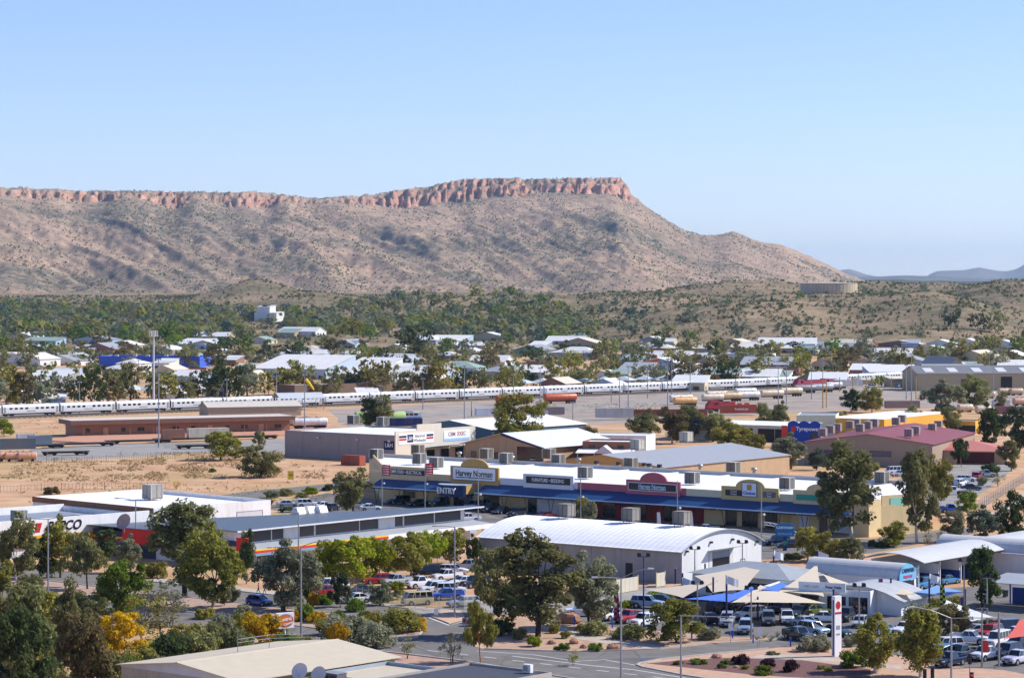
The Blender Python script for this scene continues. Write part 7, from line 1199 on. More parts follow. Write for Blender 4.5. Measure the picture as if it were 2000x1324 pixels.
# landmark buildings
bb = building('blue_store', 'long bright blue store with white lettering beyond the train', G(390, 718), math.radians(-8), 58, 26, 5.2, 6.2, WALLS['blue'], ROOFS['pale'], 'flat', 'store'); text('SPOTLIGHT', 2.4, WTXT, bb, (-15, -.05, 3.2), RX)
for k in range(6): MB().cbox(-50 + k * 9, 8 + (k % 2) * 6, 5.31, 2, 2, 1.6).build('roof_unit', COOLB, bb)
building('blue_annex', 'small blue gabled annex left of the long blue store', G(160, 712), math.radians(-20), 10, 12, 4.5, 6, WALLS['blue'], ROOFS['white'], 'gable_y', 'store')
hx, hy = AT(540, 2700); wt = building('white_tower_block', 'tall white stepped block rising from the tree belt', (hx, hy), math.radians(-25), 26, 16, 9, 10, WALLS['white'], ROOFS['white'], 'mono', 'building', None, .3, GZ(hx, hy)); MB().prism_x([(2, 9), (14, 9.5), (14, 16), (2, 14.5)], -24, -9).build('upper_block', WALLS['white'], wt); MB().prism_x([(1.5, 14.6), (14.5, 16.2), (14.5, 16.6), (1.5, 15)], -24.5, -8.5).build('upper_roof', ROOFS['pale'], wt); MB().box(-20, -13, 4, 11, 16.0, 16.8).build('solar_panel', DARK, wt)
cs = building('mural_shed', 'shed with painted orange and blue end wall among far roofs', G(1318, 724), math.radians(-22), 20, 16, 4.4, 6.8, WALLS['white'], ROOFS['white'], 'gable_y', 'shed'); MB().prism_y([(-20, .1), (-9, .1), (-9, 6.4), (-20, 4.2)], -.1, -.004).build('mural', P('mural_orange', 'd8703a', var=.3, scale=.4), cs); MB().prism_y([(-8.9, .1), (-1, .1), (-1, 4.4), (-8.9, 6.3)], -.1, -.004).build('mural', P('mural_blue', '6c9ad8', var=.3, scale=.4), cs)
rw = building('workshop_hall', 'big tan workshop with skylit grey roof at the right of the yard', G(2060, 762), math.radians(8), 62, 24, 7.5, 10.5, P('workshop_tan_wall', 'b5a080', var=.06), ROOFS['dark grey'], 'gable_x', 'workshop')
for k in range(5): MB().prism_x([(2, 8.15), (8, 9.75), (8, 9.8), (2, 8.2)], -58 + k * 11, -54 + k * 11).build('skylight', PALEG, rw)
opening(rw, 'roller_door', -22, 0, 5, 6, -.004, BLK); opening(rw, 'roller_door', -40, 0, 5, 5, -.004, BROWN)
# water reservoir on the hill
rx_, ry_ = AT(1619, 2860); rz_ = GZ(rx_, ry_) - 1; rs = empty('water_reservoir', (rx_, ry_, rz_), 0, 'wide round concrete water reservoir on the stony hill', 'reservoir'); CRM = P('reservoir_concrete', 'c4b294', var=.12, scale=.08, dirt=('93836c', .5))
n = 44
for k in range(n):
    a, b = 2 * math.pi * k / n, 2 * math.pi * (k + 1) / n - .012; R_ = 30.5
    MB().prism_z([(R_ * math.cos(a), R_ * math.sin(a)), (R_ * math.cos(b), R_ * math.sin(b)), ((R_ - .6) * math.cos(b), (R_ - .6) * math.sin(b)), ((R_ - .6) * math.cos(a), (R_ - .6) * math.sin(a))], -3, 9.6).build('wall_panel', CRM, rs)
MB().lathe([(30.7, 9.61), (30.7, 10.1), (2, 11.6)], 44).build('roof', P('reservoir_roof', 'b7aa96'), rs)
# phone mast
mx_, my_ = G(300, 790); hm_ = HT(790, 646); pm_ = empty('phone_mast', (mx_, my_, 0), 0, 'tall phone mast with white panel antennas behind the train', 'mast'); MB().tube([(0, 0, 0), (0, 0, hm_)], [.45, .3], 8).build('pole', PALEG, pm_)
for k in range(6): q = k * 1.05; MB().cbox(1.5 * math.cos(q), 1.5 * math.sin(q), hm_ - 2.3, .3, .25, 2.4).build('panel_antenna', WHITE, pm_); MB().tube([(0, 0, hm_ - .6), (1.5 * math.cos(q), 1.5 * math.sin(q), hm_ - .6)], .06, 4).build('bracket', GALV, pm_)
# yard shade cones behind the train
for i in range(15):
    px = 230 + i * 30 if i < 6 else 1020 + (i - 6) * 40; py = 780 - px * .008 if i < 6 else 764 - (px - 1020) * .03
    x, y = G(px, py); o = empty('shade_umbrella', (x, y, 0), .3, 'pale blue-grey shade roof behind the train, %s from the left' % (nth(i) if i else 'first'), 'shade roof', 'pale shade roofs behind the train'); MB().lathe([(6, 3.6), (6, 3.75), (.4, 5.4), (.1, 5.5)], 4).build('canopy', P('shade_pale', 'b9c6c9'), o); MB().tube([(0, 0, 0), (0, 0, 5.3)], .12, 6).build('post', GALV, o)
# ------------------------------------------------------------------ woodland belt, scrub, grasses: masses nobody could count
def scatter(name, XY, Z, size, n, ls, cols, kind_label, h=1.0, seed=3):
    rg = np.random.default_rng(seed); k = len(XY); grp = rg.integers(0, len(cols), k)
    Vs, Fs, mi = [], [], []; tot = 0
    for g, c in enumerate(cols):
        s = grp == g
        if not s.any(): continue
        cen = np.column_stack([XY[s], Z[s] + size[s] * .5 * h]); V, Fq = leaves(cen, size[s] * .55, n, 1.0, 0, h, rg, .3)
        # leaf size follows plant size
        c4 = V.reshape(-1, 4, 3); m = c4.mean(1, keepdims=True); sz = np.repeat(size[s], n)[:, None, None] * ls; c4 = m + (c4 - m) * sz; V = c4.reshape(-1, 3)
        Vs.append(V); Fs.append(Fq + tot); mi += [g] * len(Fq); tot += len(V)
    me = npmesh(name, np.concatenate(Vs), np.concatenate(Fs), [LEAF[c] for c in cols]); me.polygons.foreach_set('material_index', np.array(mi, dtype=np.int32)); o = link(name, me); o['kind'] = 'stuff'; tag(o, kind_label, 'vegetation'); return o
rg = np.random.default_rng(42)
def pick(n, a0, a1, y0, y1, dens, seed=1):
    out = []; g = np.random.default_rng(seed)
    while sum(map(len, out)) < n:
        px = g.uniform(a0, a1, n * 2); Y = np.sqrt(g.uniform(y0 ** 2, y1 ** 2, n * 2)); d = dens(px, Y); k = g.random(n * 2) < d; out.append(np.column_stack([(px[k] - 1000) / F * Y[k], Y[k]]))
    return np.concatenate(out)[:n]
# belt of trees between town and hills
def belt_d(px, Y):
    d = np.where(px < 430, 1.0, np.where(px < 1180, .75, .12)) * (1 - sstep(2750, 3150, Y + np.where(px < 420, -300, 0))) + .05
    d = d * np.where((px > 500) & (px < 800) & (Y < 2250), .15, 1) * (.4 + fbm(px / 60, Y / 200, 3, 6))
    return np.clip(d * np.where((px > 1150) & (Y > 2050), .2, 1) * np.where((px > 474) & (px < 562) & (Y > 2250) & (Y < 2720), .05, 1), 0, 1)
XY = pick(900, -30, 2030, 2000, 3300, belt_d, 8); scatter('woodland_belt', XY, hills_z(XY[:, 0], XY[:, 1]) - .5, rg.uniform(7, 19, len(XY)), 56, .15, ['olive', 'grey', 'olive', 'khaki', 'blue', 'green', 'olive', 'grey'], 'dense belt of mixed trees between town and hills', .85)
# hill scrub
hd = lambda px, Y: np.clip((.22 + .9 * sstep(.45, .68, fbm(px / 46, Y / 130, 4, 12))) * np.where(px > 1150, 1, .7), 0, 1)
XY = pick(19000, -40, 2060, 2000, 4300, hd, 9); scatter('hill_scrub', XY, hills_z(XY[:, 0], XY[:, 1]) - .2, rg.uniform(1.4, 4.6, len(XY)), 12, .27, ['dark', 'olive', 'brown', 'grey', 'dark'], 'dark scattered scrub on the stony foothills', .8, 5)
# ridge scrub
md = lambda px, Y: np.clip(.25 + 1.1 * sstep(.44, .66, fbm((px - 430 * (8200 - Y) / 3000) / 60, Y / 600, 4, 33)), 0, 1) * np.where(px < 1740, 1, 0)
XY = pick(30000, -60, 1740, 4750, 8700, md, 10); scatter('ridge_scrub', XY, mtn_z(XY[:, 0], XY[:, 1]) - .3, rg.uniform(2.2, 6.0, len(XY)) * (.6 + .6 * rg.random(len(XY))), 6, .34, ['blue', 'olive', 'blue', 'grey', 'brown'], 'fine dark scrub speckling the long ridge', .75, 6)
td = lambda px, Y: np.clip(.2 + .9 * fbm(px / 50, Y / 60, 3, 71), 0, 1)
XY = pick(1500, -20, 2030, 1200, 1830, td, 15); scatter('town_shrubbery', XY, hills_z(XY[:, 0], XY[:, 1]) * (XY[:, 1] > 1500), rg.uniform(2.0, 5.5, len(XY)), 26, .2, ['olive', 'dark', 'khaki', 'brown', 'grey', 'green'], 'low garden shrubs between the far roofs', .8, 14)
# dry grass on the sandy lot and along the tracks
def grass(name, polys, n, cols, h, seed, label):
    g = np.random.default_rng(seed); pts = []
    for (x0, x1, y0, y1), w_ in polys:
        m = int(n * w_); px = g.uniform(x0, x1, m * 3); py = g.uniform(y0, y1, m * 3); k = g.random(m * 3) < sstep(.42, .6, fbm(px / 38, py / 7, 4, seed)); px, py = px[k][:m], py[k][:m]; Y = F * HC / (py - HY); pts.append(np.column_stack([(px - 1000) / F * Y, Y]))
    XY = np.concatenate(pts); return scatter(name, XY, np.zeros(len(XY)), g.uniform(.35, 1.0, len(XY)) * h, 9, .26, cols, label, .7, seed)
LEAF['straw'] = leaf_mat('straw', 'b09a6c', 'd4bd8c', .015); LEAF['dust'] = leaf_mat('dust', '857350', 'a89267', .015)
grass('dry_grass', [((-20, 420, 896, 940), .30), ((230, 640, 884, 935), .42), ((20, 640, 935, 985), .08), ((-20, 620, 818, 846), .1), ((980, 1300, 788, 806), .1)], 5200, ['straw', 'straw', 'straw', 'dust'], .7, 19, 'patches of dry straw grass on sandy ground')
# ------------------------------------------------------------------ street lights, poles, flags, sails, fences, people, signs
def lamp_post(px, pb, pt, arms, label, group='street lights', r=.11):
    x, y = G(px, pb); h = HT(pb, pt); pm = F / y; o = empty('street_light', (x, y, 0), 0, label, 'street light', group)
    MB().tube([(0, 0, 0), (0, 0, h * .5), (0, 0, h)], [r * 1.3, r, r * .8], 8).build('pole', GALV, o); MB().cbox(0, 0, 0, .5, .5, .12).build('base_plate', CON, o)
    for dpx, dpy in arms:
        dx = dpx / pm; dz = dpy / pm; a = MB().tube([(0, 0, h - .05), (dx * .55, -.3, h + dz * .7), (dx, -.5, h + dz)], .055, 6).build('arm', GALV, o)
        s = 1 if dx > 0 else -1; MB().prism_y([(dx - .1 * s, h + dz - .08), (dx + .75 * s, h + dz - .1), (dx + .7 * s, h + dz + .06), (dx, h + dz + .1)][::(1 if s < 0 else 1)], -.66, -.34).build('lamp_head', PALEG, o)
    return o
lamp_post(588, 1243, 1066, [(-56, -2), (50, 12)], 'double-armed street light on the median at the oval sign'); lamp_post(1213, 1334, 1128, [(-46, 2), (52, 19)], 'double-armed street light before the barrel warehouse'); lamp_post(94, 1168, 1013, [(-56, 1), (54, 8)], 'double-armed street light at the far left'); lamp_post(265, 1090, 977, [(-32, 5)], 'street light standing before the white parts store'); lamp_post(888, 1207, 1028, [(-34, 2)], 'street light on the small traffic island'); lamp_post(1330, 1345, 1201, [(94, -2)], 'street light before the clipped round tree'); lamp_post(1858, 1336, 1206, [(-72, 22), (76, 1)], 'street light at the right corner with two long arms'); lamp_post(65, 1350, 1263, [(-46, 1)], 'street light in the bottom left corner'); lamp_post(583, 1120, 1000, [(-20, 2)], 'thin street light above the striped fascia')
SPK = 'slim light poles before the showroom row'
for i, (px, pb, pt) in enumerate(((746, 995, 905), (830, 1000, 903), (934, 1032, 914), (1134, 1030, 925), (1323, 1062, 938), (1487, 1082, 945))):
    x, y = G(px, pb); h = HT(pb, pt); o = empty('light_pole', (x, y, 0), 0, 'slim light pole before the showroom row, %s from the left' % (nth(i) if i else 'first'), 'light pole', SPK)
    MB().tube([(0, 0, 0), (0, 0, h)], [.12, .07], 7).build('pole', GALV, o); MB().tube([(0, 0, h * .55), (.35, -.2, h * .58)], .04, 5).build('bracket', GALV, o); MB().lathe([(.05, 0), (.22, .1), (.22, .3), (.05, .4)], 8, (.45, -.25, h * .55)).build('lamp_globe', WHITE, o)
    if i < 2:
        fl = empty('red_flag', (x, y, 0), 0, 'red flag with white lettering on the %s pole' % ('first', 'second')[i], 'flag', 'red flags'); n = 8; m = MB(); w_, hh = 1.6, 2.3; vs_ = [(.1 + w_ * k / n, .18 * math.sin(k * 1.1), z + .12 * k / n * (-1 if i == 0 else 1)) for z in (h * .98 - hh, h * .98) for k in range(n + 1)]
        m.add(vs_, [(k, k + 1, n + 2 + k, n + 1 + k) for k in range(n)]); c_ = m.build('cloth', P('flag_red', 'c02a32', var=.08), fl)
        for k in range(4): MB().box(.25, 1.5, -.25, -.2, h * .98 - .55 - k * .5, h * .98 - .4 - k * .5).build('print_bar', WTXT, c_)
def flood(px, pb, pt, label, col=GALV, n=2, twin=True):
    x, y = G(px, pb); h = HT(pb, pt); o = empty('floodlight_pole', (x, y, 0), 0, label, 'floodlight', 'floodlight poles of the car lot'); MB().tube([(0, 0, 0), (0, 0, h)], [.13, .08], 7).build('pole', col, o); MB().box(-.7, .7, -.04, .04, h - .1, h).build('crossarm', col, o)
    for s in (-.6, .6): MB().prism_y([(s - .3, h), (s + .3, h), (s + .22, h + .45), (s - .22, h + .5)], -.25, .15).build('floodlight', DARK, o)
for i, (px, pb, pt, c_) in enumerate(((1257, 1240, 1086, BLUES), (1357, 1142, 1072, GALV), (1450, 1152, 1060, GALV), (1362, 1215, 1140, GALV), (1467, 1248, 1150, GALV), (1678, 1258, 1145, GALV), (1883, 1200, 1096, GALV), (1928, 1238, 1128, GALV), (1918, 1302, 1186, GALV))): flood(px, pb, pt, 'floodlight pole in the car lot, %s from the left' % (nth(i) if i else 'first'), c_)
NAVB = P('navy_post', '1f2c66', var=.1, rough=.4)
for i, (px, pb, pt) in enumerate(((1319, 1140, 1110), (1377, 1135, 1101), (1333, 1175, 1120), (1393, 1200, 1128), (1419, 1225, 1140), (1453, 1165, 1120), (1511, 1145, 1085), (1540, 1160, 1125), (1480, 1212, 1166), (1597, 1120, 1075), (1616, 1195, 1136), (1628, 1240, 1150), (1740, 1190, 1128), (1815, 1200, 1130), (1885, 1180, 1150), (1951, 1302, 1197), (1597, 1198, 1172))):
    x, y = G(px, pb); h = HT(pb, pt); o = empty('sail_post', (x, y, 0), 0, 'navy shade-sail post in the car lot, %s counted from the left' % (nth(i) if i else 'first'), 'post', 'shade sail posts'); MB().tube([(0, 0, 0), (0, 0, h)], .14, 8).build('shaft', NAVB if px < 1940 else GALV, o); MB().lathe([(.17, 0), (.17, .08), (.05, .14)], 8, (0, 0, h)).build('cap', GALV, o)
def cloth(name, c):
    m = P(name, c, var=.05, scale=.3, rough=.9); t = m.node_tree; b = t.nodes['Principled BSDF']; tr = t.nodes.new('ShaderNodeBsdfTranslucent'); mx = t.nodes.new('ShaderNodeMixShader'); mx.inputs[0].default_value = .16; tr.inputs[0].default_value = lin(c)
    o = t.nodes['Material Output']; t.links.new(b.outputs[0], mx.inputs[1]); t.links.new(tr.outputs[0], mx.inputs[2]); t.links.new(mx.outputs[0], o.inputs[0]); return m
SAILB = cloth('sail_beige', 'e2d2b8'); SAILT = cloth('sail_taupe', 'd2c4b0')
def sail(corners, m, label, sag=.16, n=9):
    """membrane stretched between three or four corners (px, row, height), edges pulled inwards"""
    P_ = [Vector((*G(px, py, z), z)) for px, py, z in corners]; c0 = sum(P_, Vector()) / len(P_); o = empty('shade_sail', (c0.x, c0.y, 0), 0, label, 'shade sail', 'shade sails')
    P_ = [p - Vector((c0.x, c0.y, 0)) for p in P_]
    if len(P_) == 3: P_.append(P_[2].lerp(P_[0], .5) * .88 + (sum(P_, Vector()) / 3) * .12)
    v, f = [], []
    for i in range(n + 1):
        for j in range(n + 1):
            s, t = i / n, j / n; k = sag * .5; s2 = s + (.5 - s) * k * 4 * t * (1 - t); t2 = t + (.5 - t) * k * 4 * s * (1 - s); p = P_[0] * (1 - s2) * (1 - t2) + P_[1] * s2 * (1 - t2) + P_[2] * s2 * t2 + P_[3] * (1 - s2) * t2; v.append(tuple(p))
    f = [(i * (n + 1) + j, (i + 1) * (n + 1) + j, (i + 1) * (n + 1) + j + 1, i * (n + 1) + j + 1) for i in range(n) for j in range(n)]
    MB().add(v, f).build('membrane', m, o, smooth=True)
    for p in P_[:len(corners)]: MB().lathe([(.02, -.05), (.1, -.05), (.1, .05), (.02, .05)], 8, tuple(p)).build('corner_ring', GALV, o)
    return o
sail([(1261, 1151, 3.2), (1331, 1143, 3.6), (1400, 1134, 3.9), (1334, 1167, 3.0)], SAILT, 'small taupe sail at the warehouse corner'); sail([(1356, 1124, 4.0), (1503, 1096, 4.6), (1452, 1152, 3.2), (1392, 1157, 3.2)], SAILT, 'long taupe sail before the warehouse door'); sail([(1428, 1176, 2.8), (1485, 1142, 3.7), (1614, 1178, 2.8), (1520, 1176, 2.9)], SAILB, 'beige sail in front over the second row of cars', .12); sail([(1518, 1156, 3.0), (1597, 1099, 4.6), (1610, 1165, 3.0)], SAILB, 'large beige sail rising to a tall navy post', .2)
sail([(1604, 1119, 3.9), (1692, 1149, 3.3), (1632, 1157, 3.2)], SAILB, 'narrow beige sail before the white banner', .2); sail([(1661, 1157, 3), (1740, 1135, 3.7), (1800, 1164, 2.9), (1730, 1158, 3)], SAILB, 'small peaked beige sail right of the pylon', .12)
SB_ = cloth('sail_blue', '5a86e6'); sail([(1338, 1169, 2.7), (1413, 1158, 3.0), (1466, 1162, 3.2), (1424, 1175, 2.7)], SB_, 'bright blue sail, left of three'); sail([(1428, 1160, 3.0), (1468, 1145, 3.4), (1484, 1150, 3.3), (1474, 1164, 3.0)], SB_, 'bright blue sail, middle of three'); sail([(1484, 1151, 3.6), (1526, 1136, 3.8), (1538, 1141, 3.7), (1520, 1154, 3.4)], SB_, 'bright blue sail, right of three')
sail([(1785, 1156, 2.8), (1830, 1142, 3.3), (1886, 1155, 3), (1850, 1163, 2.8)], cloth('sail_skyblue', '86aee2'), 'sky blue peaked canopy before the wash bays'); sail([(1848, 1171, 3.5), (1942, 1205, 3.0), (1898, 1213, 2.7), (1840, 1184, 3.4)], cloth('sail_white', 'e4e7ea'), 'white sail over the parked off-roaders', .1); sail([(1962, 1247, 2.8), (1990, 1212, 4), (2050, 1180, 5), (2060, 1238, 3)], cloth('sail_coral', 'de6a60'), 'coral red sail at the right edge')
# feather banners
def feather(px, pb, pt, c1, c2, label, checks=True, lo=.12):
    x, y = G(px, pb); h = HT(pb, pt); o = empty('feather_banner', (x, y, 0), rnd.uniform(-.3, .3), label, 'banner', 'feather banners'); MB().tube([(0, 0, 0), (0, 0, h)], .03, 5).build('rod', GALV, o); rows = 10
    for r in range(rows):
        z0, z1 = h * lo + h * (1 - lo) * r / rows, h * lo + h * (1 - lo) * (r + 1) / rows; w_ = .75 * (1 - .35 * (r / rows) ** 3)
        for k in range(2): MB().box(.03 + k * w_ / 2, .03 + (k + 1) * w_ / 2, -.02, .0, z0, z1).build('panel', c1 if (r + k) % 2 or not checks else c2, o)
PK, PB = P('banner_magenta', 'a8407e', var=.08), P('banner_black', '1b1420', var=.1); YB = P('banner_lime', 'c2c832', var=.08); WHB = P('banner_white', 'e6e6e6', var=.04)
feather(1199, 1219, 1157, PK, PB, 'magenta and black chequered banner before the white canopy pickup'); feather(1716, 1190, 1130, PK, PB, 'magenta chequered banner by the blue off-roader'); feather(1630, 1235, 1160, PK, PB, 'magenta chequered banner left of the pylon'); feather(1836, 1200, 1141, YB, PB, 'lime and black banner before the wash bays'); feather(1876, 1192, 1166, P('banner_purple', '7a4a9a'), WHB, 'purple banner at the white sail', False); feather(1340, 1180, 1168, P('banner_pink', 'd860a8'), PK, 'little pink banner above the round tree', False)
for i, px in enumerate((1283, 1314, 1346)): feather(px, 1046, 1000, WHB, WHB, 'white feather banner behind the warehouse ridge, %s of three' % ('left', 'middle', 'right')[i], False)
feather(1919, 1302, 1250, P('banner_red', 'c8322e'), WHB, 'red teardrop banner before the white pickup', False, .55)
def flag(px, pb, pt, m, label):
    x, y = G(px, pb); h = HT(pb, pt); o = empty('flag', (x, y, 0), rnd.uniform(-.4, .4), label, 'flag', 'white flags of the car lot'); MB().tube([(0, 0, 0), (0, 0, h)], .05, 6).build('pole', NAVB, o); n = 7; v = [(.05 + .28 * k, .12 * math.sin(k * 1.3), h - .1 - q - .10 * k) for q in (0, 1.1) for k in range(n)]
    MB().add(v, [(k, k + 1, n + k + 1, n + k) for k in range(n - 1)]).build('cloth', m, o)
flag(1511, 1145, 1073, WHB, 'white flag on a navy pole beside the warehouse ramp'); flag(1598, 1110, 1074, WHB, 'white flag above the large beige sail'); flag(1815, 1200, 1118, WHB, 'white flag hanging before the wash bays'); flag(1331, 1180, 1125, WHB, 'grey-white flag at the warehouse corner'); flag(1418, 1210, 1122, WHB, 'furled white flag over the blue sail')
# signs
x, y = G(556, 1254); sg = empty('oval_sign', (x, y, 0), math.radians(30), 'white box sign with orange oval on a white post', 'sign'); h = HT(1254, 1196); MB().tube([(0, 0, 0), (0, 0, h - 2)], .16, 8).build('post', WHITE, sg); MB().box(-1.25, 1.25, -.25, .25, h - 2, h).build('box', WTXT, sg)
for rr_, c_, dy in ((1.0, '4a4a86', 0), (.94, 'e0703c', .012)):
    b = MB(); b.lathe([(.01, 0), (1, 0), (1, .02), (.01, .03)], 24); b.v = [(q[0] * 1.15 * rr_, -.26 - q[2] - dy, h - 1 + q[1] * .86 * rr_) for q in b.v]; b.build('oval', P('oval_' + c_, c_, var=.05), sg)
text('Central', .62, WTXT, sg, (-.12, -.32, h - .85), (R90, math.radians(-6), 0), bold=.02); text('Comms', .42, WTXT, sg, (.35, -.32, h - 1.4), (R90, math.radians(-14), 0), bold=.015); MB().lathe([(.05, 0), (.22, .02), (.22, .4), (.05, .42)], 8, (-.5, -.1, h - 2.6)).build('spot_lamp', DARK, sg)
x, y = G(1533, 1075); cw = empty('entrance_sign', (x, y, 0), math.radians(-6), 'blue and teal car wash entrance sign on a post', 'sign'); pm = PM(1075); h = (1075 - 1022) / pm; wd = 37 / pm / 2; hb = 25 / pm
MB().prism_y([(-wd, h - hb), (wd, h - hb), (wd, h - .35)] + [(wd * math.cos(q), h - .35 + .35 * math.sin(q)) for q in [math.pi * k / 8 for k in range(1, 8)]] + [(-wd, h - .35)], -.15, .15).build('board', P('wash_sign_blue', '1c74a8', var=.25, scale=.8), cw); text('CARWASH', .62, WTXT, cw, (0, -.18, h - .72), RX, bold=.015); text('ENTRANCE', .5, P('sign_soft_violet', 'b9b4d8'), cw, (0, -.18, h - hb + .42), RX, bold=.01); MB().box(-.35, .35, -.1, .1, 0, h - hb).build('post', BLUES, cw); MB().lathe([(.01, 0), (.4, 0), (.4, .05), (.01, .06)], 12).build('arrow_disc', P('disc_green', '3a9a6a'), cw, (0, -.12, 1.4)).rotation_euler = (R90, 0, 0)
x, y = G(1634, 1281); py_ = empty('pylon_sign', (x, y, 0), math.radians(35), 'tall slim white pylon sign with red emblem at the top', 'sign'); h = HT(1281, 1163); MB().box(-.55, .55, -.3, .3, 0, h).build('tower', WTXT, py_); MB().box(-.58, -.551, -.12, .12, .2, h - .5).build('side_strip', P('pylon_mauve', '5d4a66'), py_); b = MB(); b.lathe([(.2, 0), (.46, 0), (.46, .04), (.2, .04)], 16); b.v = [(q[0] * .8, -.3 - q[2], h - 1.15 + q[1] * 1.1) for q in b.v]; b.build('emblem_ring', RED, py_); MB().box(-.5, .5, -.33, -.301, h - 2.25, h - 2.0).build('name_bar', RED, py_); MB().box(-.3, .3, -.33, -.301, h - 4.2, h - 3.7).build('print_block', P('pylon_grey', '8f9aa0'), py_); MB().box(-.3, .3, -.33, -.301, h - 4.9, h - 4.7).build('print_block', _M['pylon_grey'], py_)
x, y = G(568, 941); ys = empty('yellow_notice', (x, y, 0), math.radians(-10), 'yellow notice board on two white legs on the sandy lot', 'sign'); MB().box(-.7, .7, -.04, .04, .6, 2.6).build('board', P('notice_yellow', 'e0d428'), ys); MB().box(-.5, .5, -.05, -.041, 1.4, 1.9).build('print_block', P('notice_orange', 'd8782a'), ys)
for s in (-.75, .75): MB().box(s - .06, s + .06, -.05, .05, 0, 2.8).build('leg', WHITE, ys)
for i, (px, pb, pt) in enumerate(((1427, 1256, 1217), (1484, 1262, 1228), (852, 1206, 1188), (907, 1232, 1206), (1255, 1289, 1283))):
    x, y = G(px, pb); h = HT(pb, pt); o = empty('street_sign', (x, y, 0), 0, 'small grey-white street sign on a thin post, %s' % ('left of the succulents', 'by the succulents', 'on the traffic island', 'with red disc at the junction', 'low at the bed corner')[i], 'sign'); MB().tube([(0, 0, 0), (0, 0, h)], .035, 6).build('post', GALV, o); MB().box(-.3, .3, -.05, -.02, h - .9, h).build('plate', WHITE if i != 3 else P('sign_slate', '8a90a0'), o)
    if i == 3: b = MB(); b.lathe([(.01, 0), (.24, 0), (.24, .02), (.01, .02)], 14); b.v = [(q[0], -.055 - q[2], h - .35 + q[1]) for q in b.v]; b.build('disc', RED, o)
# traffic signals
def signal(px, pb, pt, label, red=False):
    x, y = G(px, pb); h = HT(pb, pt); o = empty('traffic_signal', (x, y, 0), 0, label, 'traffic light'); MB().tube([(0, 0, 0), (0, 0, h)], .07, 7).build('pole', GALV, o); MB().box(-.2, .2, -.18, .1, h - 1.2, h).build('housing', BLK, o)
    for k in range(3): MB().lathe([(.15, 0), (.16, .0), (.15, .22)], 8, (0, -.2, h - .25 - k * .38)).build('visor', BLK, o).rotation_euler = (0, 0, 0)
    if red: MB().box(-.13, .13, -.2, -.181, h - .45, h - .1).build('red_lamp', P('lamp_red', 'd8201c', emit=1.5), o)
signal(1806, 1345, 1306, 'grey traffic signal, left of a pair at the bottom edge'); signal(1821, 1345, 1303, 'black traffic signal, right of a pair at the bottom edge'); signal(1898, 1345, 1312, 'pedestrian signal with lit red figure at the bottom edge', True); signal(1894, 1345, 1276, 'slim signal pole beside the red pedestrian light')
# bollards and boulders
for i, (px, pb) in enumerate(((1086, 1214), (1122, 1220), (1196, 1226), (1272, 1236), (1311, 1241), (1351, 1246), (1431, 1246), (1471, 1256), (1544, 1262))):
    x, y = G(px, pb); o = empty('blue_bollard', (x, y, 0), 0, 'blue bollard along the lot edge, %s from the left' % (nth(i) if i else 'first'), 'bollard', 'blue bollards'); MB().tube([(0, 0, 0), (0, 0, 1.1)], .1, 8).build('post', P('bollard_blue', '2b50b8'), o); MB().lathe([(.11, 0), (.11, .06), (.03, .12)], 8, (0, 0, 1.1)).build('cap', _M['bollard_blue'], o)
ROCK = P('boulder_rock', 'a87f66', var=.25, scale=1.5, rough=.95)
def boulder(px, pb, r, label):
    rg_ = random.Random(px); x, y = G(px, pb); b = MB(); prof = [(.02, 0), (.75, .02), (1, .25), (.92, .5), (.6, .72), (.02, .8)]; b.lathe(prof, 9); b.v = [(q[0] * r * (1 + rg_.uniform(-.16, .16)), q[1] * r * .75 * (1 + rg_.uniform(-.16, .16)), q[2] * r * (1 + rg_.uniform(-.1, .1))) for q in b.v]; o = b.build('boulder', ROCK, None, (x, y, -.03), rg_.uniform(0, 6)); tag(o, label, 'rock', 'boulders in the garden beds')
for px, pb, r, l in ((1078, 1257, .7, 'small brown boulder left of the curved path end'), (1122, 1256, .9, 'rounded boulder above the left green mound'), (1140, 1265, .6, 'small boulder between the two green mounds'), (1199, 1268, 1.0, 'flat boulder right of the green mounds'), (1112, 1216, 1.9, 'wide pale boulder below the white off-roader'), (1400, 1284, .7, 'pale boulder among the groundcover'), (1438, 1303, .4, 'little stone before the maroon shrubs')): boulder(px, pb, r, l)
# fences
def fence(path, h, label, step, pale, m, postm, name='palisade_fence'):
    P_ = [Vector((*G(*p), 0)) for p in path]; o = empty(name, tuple(P_[0]), 0, label, 'fence')
    for a, b in zip(P_, P_[1:]):
        L_ = (b - a).length; n = max(1, round(L_ / step)); d = (b - a) / n; dr = d.normalized(); nn = Vector((-dr.y, dr.x, 0)) * .02
        for k in range(n):
            s = a + d * k - P_[0]; MB().cbox(s.x, s.y, 0, .09, .09, h + .15).build('post', postm, o)
            for z in (.25, h - .2): e = s + d; MB().tube([(s.x, s.y, z), (e.x, e.y, z)], .03, 4).build('rail', m, o)
            pb_ = MB(); q = max(2, int(d.length / pale))
            for j in range(1, q): c = s + d * j / q; pb_.add([(c.x - dr.x * .025 + nn.x, c.y - dr.y * .025 + nn.y, .08), (c.x + dr.x * .025 + nn.x, c.y + dr.y * .025 + nn.y, .08), (c.x + dr.x * .025 + nn.x, c.y + dr.y * .025 + nn.y, h), (c.x - dr.x * .025 + nn.x, c.y - dr.y * .025 + nn.y, h)], [(0, 1, 2, 3)])
            g = pb_.build('palings', m, o); g['kind'] = 'stuff'
    return o
PALE = P('fence_pale', 'b0aca2', var=.1); fence([(618, 1160), (684, 1168), (720, 1176), (789, 1184), (834, 1188), (858, 1191), (906, 1190), (930, 1186)], 1.9, 'pale steel palisade fence round the left car yard', 2.2, .16, PALE, P('fence_post_cream', 'cfc8b8', var=.08))
